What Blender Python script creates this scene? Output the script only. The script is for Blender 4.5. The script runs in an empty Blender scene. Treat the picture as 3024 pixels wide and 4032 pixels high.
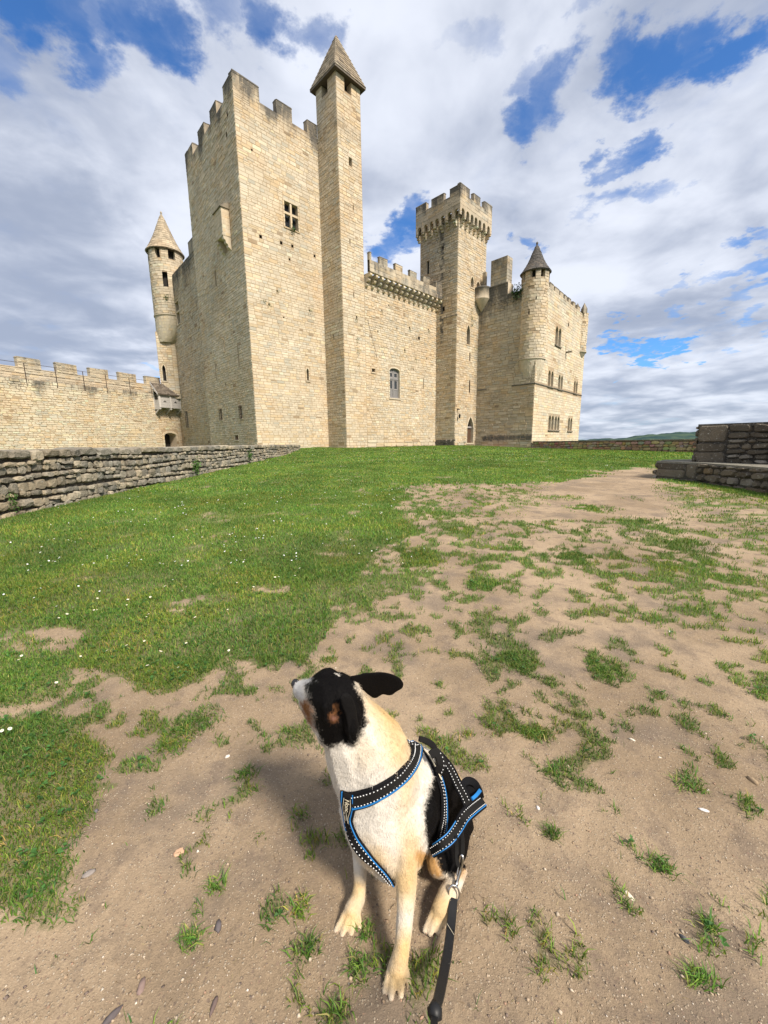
import bpy, bmesh, math, random
import numpy as np
from math import sin, cos, radians, pi, sqrt, atan2
from mathutils import Vector, Matrix
from mathutils.bvhtree import BVHTree

R = random.Random(7)
NR = np.random.default_rng(11)
sc = bpy.context.scene
COL = sc.collection

# ------------------------------------------------------------------ camera
FPX, PITCH, ROLL, EYE = 1540.0, math.atan(277 / 1540.0), -0.014, 1.35
fwd = np.array([0, cos(PITCH), -sin(PITCH)])
r0 = np.array([1.0, 0, 0]); u0_ = np.cross(r0, fwd)
rgt = r0 * cos(ROLL) + u0_ * sin(ROLL)
upv = -r0 * sin(ROLL) + u0_ * cos(ROLL)
CAM = np.array([0, 0, EYE])
cam = bpy.data.cameras.new('camera'); camo = bpy.data.objects.new('camera', cam); COL.objects.link(camo)
cam.sensor_fit = 'HORIZONTAL'; cam.sensor_width = 36; cam.lens = 36 * FPX / 3024
cam.clip_start = 0.02; cam.clip_end = 30000
camo.matrix_world = Matrix(((rgt[0], upv[0], -fwd[0], CAM[0]), (rgt[1], upv[1], -fwd[1], CAM[1]),
                            (rgt[2], upv[2], -fwd[2], CAM[2]), (0, 0, 0, 1)))
sc.camera = camo


def ray(x, y):
    d = fwd * FPX + rgt * (x - 1512) + upv * (2016 - y)
    return d / np.linalg.norm(d)


def proj(P):
    d = np.asarray(P, float) - CAM
    z = d @ fwd
    return np.stack([1512 + FPX * (d @ rgt) / z, 2016 - FPX * (d @ upv) / z], -1)


def at_y(x, y, Y):
    d = ray(x, y)
    return CAM + d * (Y / d[1])


# ------------------------------------------------------------------ world, sun, exposure
SUN_EL = radians(47)
SUN_AZ = np.array([0.665, -0.747]) / np.linalg.norm([0.665, -0.747])
TOSUN = Vector((SUN_AZ[0] * cos(SUN_EL), SUN_AZ[1] * cos(SUN_EL), sin(SUN_EL)))
SUN_STRENGTH, SKY_STRENGTH, EXPOSURE, CLOUD = 4.25, 0.105, 0.76, 0.73
sl = bpy.data.lights.new('sun', 'SUN'); sl.energy = SUN_STRENGTH; sl.angle = radians(10); sl.color = (1.0, 0.915, 0.80)
so = bpy.data.objects.new('sun', sl); COL.objects.link(so)
so.rotation_euler = (-TOSUN).to_track_quat('-Z', 'Y').to_euler()
sc.view_settings.view_transform = 'Standard'; sc.view_settings.look = 'None'
sc.view_settings.exposure = EXPOSURE; sc.view_settings.gamma = 1; sc.view_settings.use_curve_mapping = False


class NT:
    def __init__(s, tree):
        s.t = tree; s.n = tree.nodes; s.l = tree.links

    def add(s, typ, **kw):
        n = s.n.new(typ)
        for k, v in kw.items():
            setattr(n, k, v)
        return n

    def put(s, sock, v):
        if isinstance(v, bpy.types.NodeSocket):
            s.l.new(v, sock)
        elif v is not None:
            if hasattr(sock, 'default_value'):
                try:
                    sock.default_value = v
                except Exception:
                    sock.default_value = (*v, 1)

    def math(s, op, a, b=None, c=None, clamp=False):
        n = s.add('ShaderNodeMath', operation=op, use_clamp=clamp)
        for i, v in enumerate((a, b, c)):
            if v is not None:
                s.put(n.inputs[i], v)
        return n.outputs[0]

    def vmath(s, op, a, b=None, out=0):
        n = s.add('ShaderNodeVectorMath', operation=op)
        s.put(n.inputs[0], a)
        if b is not None:
            s.put(n.inputs[3] if op == 'SCALE' else n.inputs[1], b)
        return n.outputs['Value'] if op == 'DOT_PRODUCT' else n.outputs[0]

    def noise(s, vec, scale, detail=4, rough=.55, dist=0):
        n = s.add('ShaderNodeTexNoise'); s.put(n.inputs['Vector'], vec)
        n.inputs['Scale'].default_value = scale; n.inputs['Detail'].default_value = detail
        n.inputs['Roughness'].default_value = rough; n.inputs['Distortion'].default_value = dist
        return n

    def ramp(s, v, a, b, lo=0., hi=1., smooth=True):
        n = s.add('ShaderNodeMapRange'); n.interpolation_type = 'SMOOTHSTEP' if smooth else 'LINEAR'
        s.put(n.inputs[0], v)
        for i, x in enumerate((a, b, lo, hi)):
            s.put(n.inputs[1 + i], x)
        return n.outputs[0]

    def mix(s, f, a, b, blend='MIX'):
        n = s.add('ShaderNodeMix', data_type='RGBA', blend_type=blend)
        s.put(n.inputs[0], f)
        s.put(n.inputs[6], a if isinstance(a, bpy.types.NodeSocket) else (*a[:3], 1))
        s.put(n.inputs[7], b if isinstance(b, bpy.types.NodeSocket) else (*b[:3], 1))
        return n.outputs[2]


world = bpy.data.worlds.new('World'); sc.world = world; world.use_nodes = True
W_ = NT(world.node_tree)
for n in list(W_.n):
    W_.n.remove(n)
sky = W_.add('ShaderNodeTexSky', sky_type='NISHITA')
sky.sun_disc = False; sky.sun_elevation = SUN_EL; sky.sun_rotation = atan2(SUN_AZ[0], SUN_AZ[1])
sky.altitude = 150; sky.air_density = 1.0; sky.dust_density = 0.3; sky.ozone_density = 2.2
tc = W_.add('ShaderNodeTexCoord')
D = tc.outputs['Generated']
sep = W_.add('ShaderNodeSeparateXYZ'); W_.put(sep.inputs[0], D)
zc = W_.math('ADD', W_.math('MAXIMUM', sep.outputs[2], 0.0), 0.16)
cb = W_.add('ShaderNodeCombineXYZ')
W_.put(cb.inputs[0], W_.math('DIVIDE', sep.outputs[0], zc)); W_.put(cb.inputs[1], W_.math('DIVIDE', sep.outputs[1], zc))
plane = cb.outputs[0]
wob = W_.noise(plane, 3.0, 7, .62)
dd = W_.vmath('ADD', D, W_.vmath('SCALE', W_.vmath('SUBTRACT', wob.outputs['Color'], (.5, .5, .5)), 0.34))
dd = W_.vmath('NORMALIZE', dd)


def blobs(lst):
    acc = None
    for (x, y, ro, wgt) in lst:
        d = ray(x, y)
        v = W_.ramp(W_.vmath('DOT_PRODUCT', dd, tuple(d)), cos(radians(ro * 1.15)), 1.0, 0, wgt)
        acc = v if acc is None else W_.math('MAXIMUM', acc, v)
    return acc


gaps = blobs([(110, 10, 4.2, .95), (250, 60, 3.6, .9), (330, 100, 3.4, .9), (470, 60, 3.0, .8), (580, 50, 3.6, .95), (680, 150, 3.4, .95), (430, 350, 3, .75), (920, 90, 3, .7), (1085, 140, 3.2, .95),
              (1240, 170, 2.4, .8), (2540, 215, 2.6, .85), (2660, 150, 2.5, .8), (2850, 170, 2.6, .9), (2790, 70, 2.2, .7), (2460, 280, 2.3, .75), (2950, 120, 2.0, .75), (2160, 470, 3.0, .8), (2090, 540, 2.6, .8), (2060, 400, 2.2, .6),
              (1490, 965, 3.0, 1), (1560, 930, 2.6, .95), (1610, 900, 2.2, .8), (2060, 970, 1.7, .75), (2410, 640, 1.7, .7), (2440, 1350, 1.8, .85), (2560, 1352, 1.8, .9), (2680, 1350, 1.7, .85),
              (2340, 860, 2.0, .6), (2440, 870, 1.7, .55), (2520, 830, 1.6, .5), (2700, 1110, 1.5, .6), (2860, 1075, 1.7, .65), (2980, 1040, 1.6, .6), (2960, 1240, 1.6, .5), (2310, 130, 1.6, .5),
              (650, 1450, 2, .6), (1850, 250, 2, .4), (60, 330, 2, .35)])
dark = blobs([(120, 1080, 13, .85), (420, 1130, 9, .8), (240, 1330, 8, .6), (40, 260, 10, .45), (200, 480, 8, .3), (2500, 1550, 14, .5), (2850, 1600, 14, .5), (2700, 780, 10, .3),
              (350, 650, 10, .35), (2300, 700, 10, .3)])
n1 = W_.noise(plane, 1.5, 7, .50, .2).outputs['Fac']
n2 = W_.noise(plane, 4.2, 5, .50, .4).outputs['Fac']
n3 = W_.noise(plane, 11, 6, .6, .5).outputs['Fac']
cov = W_.math('ADD', W_.math('MULTIPLY', n1, 1.0), W_.math('ADD', W_.math('MULTIPLY', n2, .34), W_.math('MULTIPLY', W_.math('SUBTRACT', n3, .35), .30)))
cov = W_.math('SUBTRACT', W_.math('ADD', cov, .24), W_.math('MULTIPLY', gaps, .62))
cfac = W_.ramp(cov, .26, .90)
shade = W_.noise(plane, 1.7, 6, .52, .3).outputs['Fac']
bright = W_.ramp(W_.math('SUBTRACT', W_.math('ADD', W_.math('MULTIPLY', shade, .75), W_.math('MULTIPLY', n2, .35)), W_.math('MULTIPLY', dark, .19)), .30, .66)
ccol = W_.mix(bright, (.33 * CLOUD, .375 * CLOUD, .48 * CLOUD), (.73 * CLOUD, .765 * CLOUD, .85 * CLOUD))
bgs = W_.add('ShaderNodeBackground'); W_.put(bgs.inputs[0], W_.vmath('MULTIPLY', sky.outputs[0], (.42, .74, 1.08))); bgs.inputs[1].default_value = SKY_STRENGTH
bgc = W_.add('ShaderNodeBackground'); W_.put(bgc.inputs[0], ccol); bgc.inputs[1].default_value = 1
mx = W_.add('ShaderNodeMixShader'); W_.put(mx.inputs[0], W_.math('MULTIPLY', cfac, .96)); W_.l.new(bgs.outputs[0], mx.inputs[1]); W_.l.new(bgc.outputs[0], mx.inputs[2])
wo = W_.add('ShaderNodeOutputWorld'); W_.l.new(mx.outputs[0], wo.inputs[0])
sc.render.engine = 'CYCLES'


# ------------------------------------------------------------------ mesh helpers
def link(name, me, parent=None, mat=None):
    o = bpy.data.objects.new(name, me); COL.objects.link(o)
    if parent is not None:
        o.parent = parent
    if mat is not None and me is not None and not me.materials:
        me.materials.append(mat)
    return o


def thing(name, label, cat, loc=(0, 0, 0), group=None):
    o = bpy.data.objects.new(name, None); COL.objects.link(o)
    o['label'] = label; o['category'] = cat
    o.empty_display_size = .2
    if group:
        o['group'] = group
    return o


def tag(o, label=None, cat=None, group=None, kind=None):
    for k, v in (('label', label), ('category', cat), ('group', group), ('kind', kind)):
        if v:
            o[k] = v
    return o


class MB:
    """collects polygons with a colour (rgb + stain) per vertex and links them as one mesh object"""

    def __init__(s):
        s.v = []; s.f = []; s.c = []

    def poly(s, pts, col=(1, 1, 1, 0)):
        i = len(s.v)
        s.v.extend([tuple(map(float, p)) for p in pts]); s.c.extend([col] * len(pts))
        s.f.append(tuple(range(i, i + len(pts))))

    def mesh(s, verts, faces, col=(1, 1, 1, 0)):
        i = len(s.v)
        s.v.extend([tuple(map(float, p)) for p in verts])
        s.c.extend(col if isinstance(col, list) else [col] * len(verts))
        s.f.extend([tuple(k + i for k in f) for f in faces])

    def box(s, o, a, b, c, col=(1, 1, 1, 0)):
        o, a, b, c = (np.asarray(x, float) for x in (o, a, b, c))
        P = [o, o + a, o + a + b, o + b, o + c, o + a + c, o + a + b + c, o + b + c]
        s.mesh(P, [(0, 3, 2, 1), (4, 5, 6, 7), (0, 1, 5, 4), (1, 2, 6, 5), (2, 3, 7, 6), (3, 0, 4, 7)], col)

    def tube(s, pts, rad, n=8, col=(1, 1, 1, 0), cap=True, closed=False):
        pts = [np.asarray(p, float) for p in pts]; m = len(pts)
        rs = rad if isinstance(rad, (list, tuple)) else [rad] * m
        V = []; prev = None
        for i, p in enumerate(pts):
            if closed:
                t = pts[(i + 1) % m] - pts[i - 1]
            else:
                t = pts[min(i + 1, m - 1)] - pts[max(i - 1, 0)]
            t = t / (np.linalg.norm(t) + 1e-9)
            if prev is None:
                a = np.cross(t, [0, 0, 1.]) if abs(t[2]) < .9 else np.cross(t, [1., 0, 0])
            else:
                a = prev - t * (prev @ t)
            a /= np.linalg.norm(a) + 1e-9; prev = a; b = np.cross(t, a)
            V += [p + rs[i] * (a * cos(2 * pi * k / n) + b * sin(2 * pi * k / n)) for k in range(n)]
        F = []
        for i in range(m if closed else m - 1):
            j = (i + 1) % m
            F += [(i * n + k, i * n + (k + 1) % n, j * n + (k + 1) % n, j * n + k) for k in range(n)]
        if cap and not closed:
            F += [tuple(range(n))[::-1], tuple((m - 1) * n + k for k in range(n))]
        s.mesh(V, F, col)

    def lathe(s, c, prof, n=24, col=(1, 1, 1, 0), cols=None):
        V = []; CC = []
        for i, (r, z) in enumerate(prof):
            V += [(c[0] + r * cos(2 * pi * k / n), c[1] + r * sin(2 * pi * k / n), z) for k in range(n)]
            CC += [cols[i] if cols else col] * n
        F = []
        for i in range(len(prof) - 1):
            F += [(i * n + k, i * n + (k + 1) % n, (i + 1) * n + (k + 1) % n, (i + 1) * n + k) for k in range(n)]
        s.mesh(V, F, CC)

    def build(s, name, mat, parent=None, smooth=False):
        me = bpy.data.meshes.new(name); me.from_pydata(s.v, [], s.f); me.update()
        at = me.color_attributes.new('tint', 'FLOAT_COLOR', 'POINT')
        at.data.foreach_set('color', np.array(s.c, np.float32).ravel())
        if smooth:
            me.polygons.foreach_set('use_smooth', [True] * len(me.polygons))
        return link(name, me, parent, mat)


def array_mesh(name, verts, tris4, cols, mat):
    """fast mesh from numpy: tris4 = list of (index array (M,k))"""
    me = bpy.data.meshes.new(name)
    nv = len(verts); me.vertices.add(nv); me.vertices.foreach_set('co', verts.astype(np.float32).ravel())
    idx = np.concatenate([t.ravel() for t in tris4]); tot = np.concatenate([np.full(len(t), t.shape[1]) for t in tris4])
    st = np.concatenate([[0], np.cumsum(tot)[:-1]])
    me.loops.add(len(idx)); me.loops.foreach_set('vertex_index', idx.astype(np.int32))
    me.polygons.add(len(tot)); me.polygons.foreach_set('loop_start', st.astype(np.int32))
    try:
        me.polygons.foreach_set('loop_total', tot.astype(np.int32))
    except Exception:
        pass
    me.update(calc_edges=True); me.validate()
    if cols is not None:
        a = me.color_attributes.new('tint', 'FLOAT_COLOR', 'POINT'); a.data.foreach_set('color', cols.astype(np.float32).ravel())
    return link(name, me, None, mat)


# ------------------------------------------------------------------ materials
def new_mat(name):
    m = bpy.data.materials.new(name); m.use_nodes = True
    t = NT(m.node_tree); b = t.n['Principled BSDF']
    return m, t, b


def stone_mat(name, stain_col=(.085, .08, .072), bump=.5, rough=.93, speck=0.0):
    m, t, b = new_mat(name)
    at = t.add('ShaderNodeAttribute', attribute_name='tint')
    geo = t.add('ShaderNodeNewGeometry'); P = geo.outputs['Position']
    mp = t.vmath('MULTIPLY', P, (1, 1, .22))
    streak = t.noise(mp, 1.7, 5, .65).outputs['Fac']
    blot = t.noise(P, 3.2, 6, .7).outputs['Fac']
    fine = t.noise(P, 22, 4, .7).outputs['Fac']
    big = t.noise(P, .35, 4, .6).outputs['Fac']
    k = t.math('ADD', t.math('MULTIPLY', fine, .55), t.math('MULTIPLY', blot, .55))
    k = t.math('ADD', t.math('MULTIPLY', k, .55), t.math('MULTIPLY', t.ramp(big, .3, .7), .16))
    k = t.math('ADD', t.math('MULTIPLY', k, .8), .56)
    base = t.vmath('SCALE', at.outputs['Color'], k)
    hue = t.noise(t.vmath('ADD', P, (11, 4, 2)), .28, 4, .65).outputs['Fac']
    base = t.mix(t.ramp(hue, .44, .66), base, t.vmath('MULTIPLY', base, (1.0, .93, .86)))
    base = t.mix(t.ramp(hue, .44, .30), base, t.vmath('MULTIPLY', base, (1.04, 1.05, 1.08)))
    rain = t.noise(t.vmath('MULTIPLY', P, (1.4, 1.4, .09)), 1.6, 4, .6).outputs['Fac']
    base = t.vmath('SCALE', base, t.ramp(rain, .52, .76, 1.0, .88))
    st = t.math('ADD', t.math('MULTIPLY', streak, .9), t.math('MULTIPLY', blot, .6))
    fac = t.ramp(t.math('ADD', st, t.math('SUBTRACT', t.math('MULTIPLY', at.outputs['Alpha'], .95), .94)), .30, .78)
    col = t.mix(t.math('MULTIPLY', fac, .93), base, stain_col)
    if speck:
        lich = t.noise(P, 17, 5, .75).outputs['Fac']
        col = t.mix(t.math('MULTIPLY', t.ramp(lich, .57, .68), speck), col, (.36, .35, .31))
        lich2 = t.noise(t.vmath('ADD', P, (7, 3, 1)), 6, 6, .8).outputs['Fac']
        col = t.mix(t.math('MULTIPLY', t.math('MULTIPLY', t.ramp(lich2, .53, .68), .8), speck), col, (.055, .05, .042))
    t.put(b.inputs['Base Color'], col); b.inputs['Roughness'].default_value = rough
    b.inputs['Specular IOR Level'].default_value = .2
    bp = t.add('ShaderNodeBump'); bp.inputs['Strength'].default_value = bump; bp.inputs['Distance'].default_value = .03
    t.put(bp.inputs['Height'], t.math('ADD', blot, t.math('MULTIPLY', fine, .6))); t.l.new(bp.outputs[0], b.inputs['Normal'])
    return m


def plain_mat(name, col, rough=.7, metal=0, noise=0.25, scale=30, spec=.4):
    m, t, b = new_mat(name)
    geo = t.add('ShaderNodeNewGeometry')
    n = t.noise(geo.outputs['Position'], scale, 4, .65).outputs['Fac']
    k = t.math('ADD', t.math('MULTIPLY', n, noise * 2), 1 - noise)
    t.put(b.inputs['Base Color'], t.vmath('SCALE', tuple(col), k))
    b.inputs['Roughness'].default_value = rough; b.inputs['Metallic'].default_value = metal
    b.inputs['Specular IOR Level'].default_value = spec
    return m


def attr_mat(name, rough=.8, noise=.2, scale=60, spec=.3, bump=0, trans=0):
    m, t, b = new_mat(name)
    at = t.add('ShaderNodeAttribute', attribute_name='tint')
    geo = t.add('ShaderNodeNewGeometry')
    n = t.noise(geo.outputs['Position'], scale, 4, .65).outputs['Fac']
    k = t.math('ADD', t.math('MULTIPLY', n, noise * 2), 1 - noise)
    col = t.vmath('SCALE', at.outputs['Color'], k)
    t.put(b.inputs['Base Color'], col)
    b.inputs['Roughness'].default_value = rough; b.inputs['Specular IOR Level'].default_value = spec
    if bump:
        bp = t.add('ShaderNodeBump'); bp.inputs['Strength'].default_value = bump; bp.inputs['Distance'].default_value = .01
        t.put(bp.inputs['Height'], n); t.l.new(bp.outputs[0], b.inputs['Normal'])
    if trans:
        tr = t.add('ShaderNodeBsdfTranslucent'); t.put(tr.inputs[0], t.vmath('MULTIPLY', col, (1.25, 1.15, .6)))
        ms = t.add('ShaderNodeMixShader'); ms.inputs[0].default_value = trans
        t.l.new(b.outputs[0], ms.inputs[1]); t.l.new(tr.outputs[0], ms.inputs[2])
        t.l.new(ms.outputs[0], t.n['Material Output'].inputs[0])
    return m


M = {}
M['stone'] = stone_mat('limestone')
M['rubble'] = stone_mat('lichened_rubble', (.05, .047, .042), 1.0, .95, .9)
M['roof'] = stone_mat('stone_slates', (.075, .07, .065), .8, .9, .35)
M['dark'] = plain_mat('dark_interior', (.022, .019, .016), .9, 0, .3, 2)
M['glass'] = plain_mat('leaded_glass', (.035, .04, .045), .15, 0, .3, 6, .5)
M['silver_wood'] = plain_mat('silvered_boards', (.40, .375, .35), .85, 0, .3, 14)
M['silver_pale'] = plain_mat('silvered_posts', (.50, .465, .43), .85, 0, .25, 14)
M['iron'] = plain_mat('rusty_iron', (.055, .036, .028), .8, .2, .4, 20)
M['grey_wood'] = plain_mat('weathered_grey_wood', (.19, .18, .175), .85, 0, .3, 14)
M['pale_wood'] = plain_mat('pale_weathered_wood', (.27, .25, .24), .85, 0, .25, 14)
M['brown_wood'] = plain_mat('brown_oak', (.085, .046, .026), .75, 0, .35, 10)
M['shingle'] = attr_mat('wooden_shingles', .9, .35, 12)
M['lantern'] = plain_mat('black_metal', (.02, .02, .022), .5, .5, .2, 30)
M['leaf'] = attr_mat('wall_leaves', .6, .25, 40, .3, 0, .25)
M['grass'] = attr_mat('grass_blades', .6, .15, 30, .25, 0, .3)
M['petal'] = attr_mat('daisy_petals', .6, .05, 50, .2, 0, .2)
M['pebble'] = attr_mat('pebbles', .85, .3, 90, .3)

# ------------------------------------------------------------------ terrain heights
GY = ((-50, 0), (2, 0), (7, .11), (10, .165), (15, .245), (20, .36), (27, .52), (31, .70), (36, .77), (400, .77))


def smooth(a, b, x):
    t = np.clip((x - a) / (b - a), 0, 1); return t * t * (3 - 2 * t)


def gz(x, y):
    x = np.asarray(x, float); y = np.asarray(y, float)
    z = np.interp(y, [p[0] for p in GY], [p[1] for p in GY])
    z = z - .36 * smooth(9, 16.5, x) * smooth(20, 36, y)
    z = z + .10 * smooth(-4, -7, x) * smooth(27, 32, y)
    # the plateau breaks off beyond the walls
    out = np.maximum.reduce([smooth(24, 60, x), smooth(100, 150, y), smooth(70, 110, -x), smooth(40, 80, -y)])
    return z - 130 * out


def gpx(x, y):
    """point of the ground seen at photo position x, y"""
    d = ray(x, y); z = 0.
    for _ in range(40):
        t = (z - EYE) / d[2]; P = CAM + d * t; z = .5 * z + .5 * float(gz(P[0], min(P[1], 90)))
    return P
# ------------------------------------------------------------------ masonry
A45 = radians(45.4)
d1 = np.array([sin(A45), cos(A45), 0]); d2 = np.array([-cos(A45), sin(A45), 0]); UPZ = np.array([0, 0, 1.])
S0 = np.array([-3.54, 38.87, 0])


def Wc(u, v, z=0):
    return S0 + u * d1 + v * d2 + UPZ * z


class Face:
    def __init__(s, P, d, n):
        s.P = np.asarray(P, float); s.d = np.asarray(d, float); s.n = np.asarray(n, float)

    def at(s, u, z, k=0.):
        return s.P + s.d * u + UPZ * z + s.n * k

    def nrm(s, u):
        return s.n


class Cyl:
    """u runs round the drum from angle a0; radius may change with height"""

    def __init__(s, c, r, a0=0, rz=None):
        s.c = np.asarray(c, float); s.r = r; s.a0 = a0; s.rz = rz or (lambda z: r)

    def at(s, u, z, k=0.):
        a = s.a0 + u / s.r
        return np.array([s.c[0] + (s.rz(z) + k) * cos(a), s.c[1] + (s.rz(z) + k) * sin(a), z])

    def nrm(s, u):
        a = s.a0 + u / s.r
        return np.array([cos(a), sin(a), 0])


LIME = (.58, .495, .37)


def lime(rnd, warm=0., grey=0., dim=1.):
    b = dim * max(.7, rnd.gauss(1, .065)); c = np.array(LIME)
    q = rnd.random()
    if q < .10 + warm:
        c = c * (.98, .91, .80)
    elif q < .20 + warm:
        c = c * (1.03, .99, .90)
    elif q < .26 + warm + grey:
        c = np.array((.50, .455, .36))
    elif q > .99:
        c = c * (.62, .56, .50)
    elif q > .95:
        c = c * (1.07, 1.07, 1.07)
    return tuple(np.clip(c * b, .02, .62))


def block(mb, F, pts, out, inset, col, stain=(0, 0)):
    """one dressed stone: outline pts (u, z) stands proud of the wall with chamfered edges"""
    n = len(pts); c = np.mean(np.array(pts), 0)
    V = []; CC = []
    for (u, z) in pts:
        V.append(F.at(u, z, -.015)); CC.append((*col, stain(u, z) if callable(stain) else 0))
    for (u, z) in pts:
        dv = c - (u, z); L = np.linalg.norm(dv) + 1e-6; q = np.array((u, z)) + dv / L * min(inset * 1.4, L * .6)
        V.append(F.at(q[0], q[1], out)); CC.append((*col, stain(u, z) if callable(stain) else 0))
    Fc = [tuple(range(n, 2 * n))] + [(i, (i + 1) % n, n + (i + 1) % n, n + i) for i in range(n)]
    mb.mesh(V, Fc, CC)


def ring8(a, b, c, d, rnd, cut, jit):
    """rectangle a..b by c..d with cut, jittered corners"""
    w, h = b - a, d - c; q = lambda m: min(cut * (.5 + rnd.random()), m * .3)
    j = lambda: rnd.uniform(-jit, jit)
    pts = []
    for (x, y, sx, sy) in ((a, c, 1, 1), (b, c, -1, 1), (b, d, -1, -1), (a, d, 1, -1)):
        jx, jy = j(), j(); cx, cy = q(w), q(h)
        p1 = (x + jx, y + jy + sy * cy); p2 = (x + jx + sx * cx, y + jy)
        pts += [p1, p2] if (sx * sy > 0) else [p2, p1]
    return pts


def lay(F, u0, u1, z0, z1, holes=(), ch=(.2, .36), sw=(.28, .85), gap=.022, out=(.006, .04), seed=1, tint=None, stain=None,
        cut=.035, inset=.02, jit=.010, wav=.0, umax=None, umin=None, gz_=None):
    """courses of stones over the face; holes are (u0, u1, z0, z1) left free; returns one MB per stone"""
    rnd = random.Random(seed); res = []; z = z0
    while z < z1 - .06:
        h = rnd.uniform(*ch) * (gz_(z) if gz_ else 1)
        if z + h > z1 - ch[0] * .6:
            h = z1 - z
        lo, hi = u0, u1
        if umin: lo = max(lo, umin(z + h / 2))
        if umax: hi = min(hi, umax(z + h / 2))
        iv = [(lo, hi)]
        for (a, b, c, d) in holes:
            ov = min(z + h, d) - max(z, c)
            if ov > .18 * h or ov > .1:
                nv = []
                for (p, q) in iv:
                    if b <= p or a >= q:
                        nv.append((p, q)); continue
                    if a > p: nv.append((p, a))
                    if b < q: nv.append((b, q))
                iv = nv
        for (p, q) in iv:
            x = p
            while x < q - .04:
                w = rnd.uniform(*sw) * (.8 + .5 * h / ch[1])
                if x + w > q - sw[0] * .7:
                    w = q - x
                    if w > sw[1] * 1.5:
                        w *= .5
                mb = MB(); zz = z + (wav * sin(x * 1.7 + seed) if wav else 0)
                g = gap * (.6 + .8 * rnd.random())
                pts = ring8(x + g / 2, x + w - g / 2, zz + g / 2, zz + h - g / 2, rnd, cut, jit)
                cx, cz = x + w / 2, zz + h / 2
                col = tint(rnd, cx, cz) if tint else lime(rnd)
                if h > .19 and w > .2 and rnd.random() < .13:   # two thin stones share the course
                    zm = zz + h * rnd.uniform(.42, .58)
                    m2 = MB(); block(m2, F, ring8(x + g / 2, x + w - g / 2, zm + g / 2, zz + h - g / 2, rnd, cut, jit), rnd.uniform(*out), inset, tint(rnd, cx, cz) if tint else lime(rnd), stain or 0)
                    res.append((1e-9, m2)); pts = ring8(x + g / 2, x + w - g / 2, zz + g / 2, zm - g / 2, rnd, cut, jit)
                block(mb, F, pts, rnd.uniform(*out), inset, col, stain or 0)
                c3 = F.at(cx, cz); vw = CAM - c3; L = np.linalg.norm(vw)
                sz = w * h * max(.0, float(F.nrm(cx) @ vw / L)) / L ** 2
                res.append((sz, mb)); x += w
        z += h
    return res


def finish(stones, parent, mat, name='stone', limit=300):
    """the largest ones in view become parts, the rest are joined"""
    stones = sorted(stones, key=lambda s: -s[0])
    for sz, mb in stones[:limit]:
        mb.build(name, mat, parent)
    if len(stones) > limit:
        J = MB()
        for sz, mb in stones[limit:]:
            J.mesh(mb.v, mb.f, mb.c)
        o = J.build(name + 's', mat, parent); o['kind'] = 'stuff'


MORTAR = (.40, .315, .215, 0)


def top_curve(h):
    """outline of the head of an opening from left to right"""
    a, b, zs, zt = h['u0'], h['u1'], h.get('zs', h['z1']), h['z1']
    k = h.get('head', 'rect'); m = (a + b) / 2; w = b - a
    if k == 'rect':
        return [(a, zt), (b, zt)]
    N = 5
    if k == 'point':
        L = [(a + (m - a) * (1 - cos(t * pi / 2 / N)) ** 1.0, zs + (zt - zs) * sin(t * pi / 2 / N)) for t in range(N + 1)]
        L = [(a + (m - a) * (t / N) ** 1.5, zs + (zt - zs) * (t / N) ** .8) for t in range(N + 1)]
        return L + [(2 * m - u, z) for (u, z) in L[-2::-1]]
    return [(m - w / 2 * cos(pi * t / (2 * N)), zs + (zt - zs) * sin(pi * t / (2 * N))) for t in range(2 * N + 1)]


def sheet(mb, F, u0, u1, z0, z1, holes=(), col=MORTAR, k=0., stainf=None):
    """wall surface with openings cut out of it"""
    us = sorted({u0, u1, *[min(max(h[x], u0), u1) for h in holes for x in ('u0', 'u1')]})
    zs = sorted({z0, z1, *[min(max(h[x], z0), z1) for h in holes for x in ('z0', 'z1')]})
    # extra rows so that stains can vary
    zz = [zs[0]]
    for b in zs[1:]:
        n = max(1, int((b - zz[-1]) / 2.0)); a = zz[-1]
        zz += [a + (b - a) * (i + 1) / n for i in range(n)]
    C = lambda u, z: (*col[:3], stainf(u, z) if stainf else col[3])
    for a, b in zip(us, us[1:]):
        for c, d in zip(zz, zz[1:]):
            m = ((a + b) / 2, (c + d) / 2)
            if any(h['u0'] < m[0] < h['u1'] and h['z0'] < m[1] < h['z1'] for h in holes):
                continue
            q = [(a, c), (b, c), (b, d), (a, d)]
            mb.mesh([F.at(*p, k) for p in q], [(0, 1, 2, 3)], [C(*p) for p in q])
    for h in holes:
        cv = top_curve(h)
        if len(cv) > 2:
            for p, q in zip(cv, cv[1:]):
                mb.mesh([F.at(*p, k), F.at(*q, k), F.at(q[0], h['z1'], k), F.at(p[0], h['z1'], k)], [(0, 1, 2, 3)], C(*p))


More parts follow.
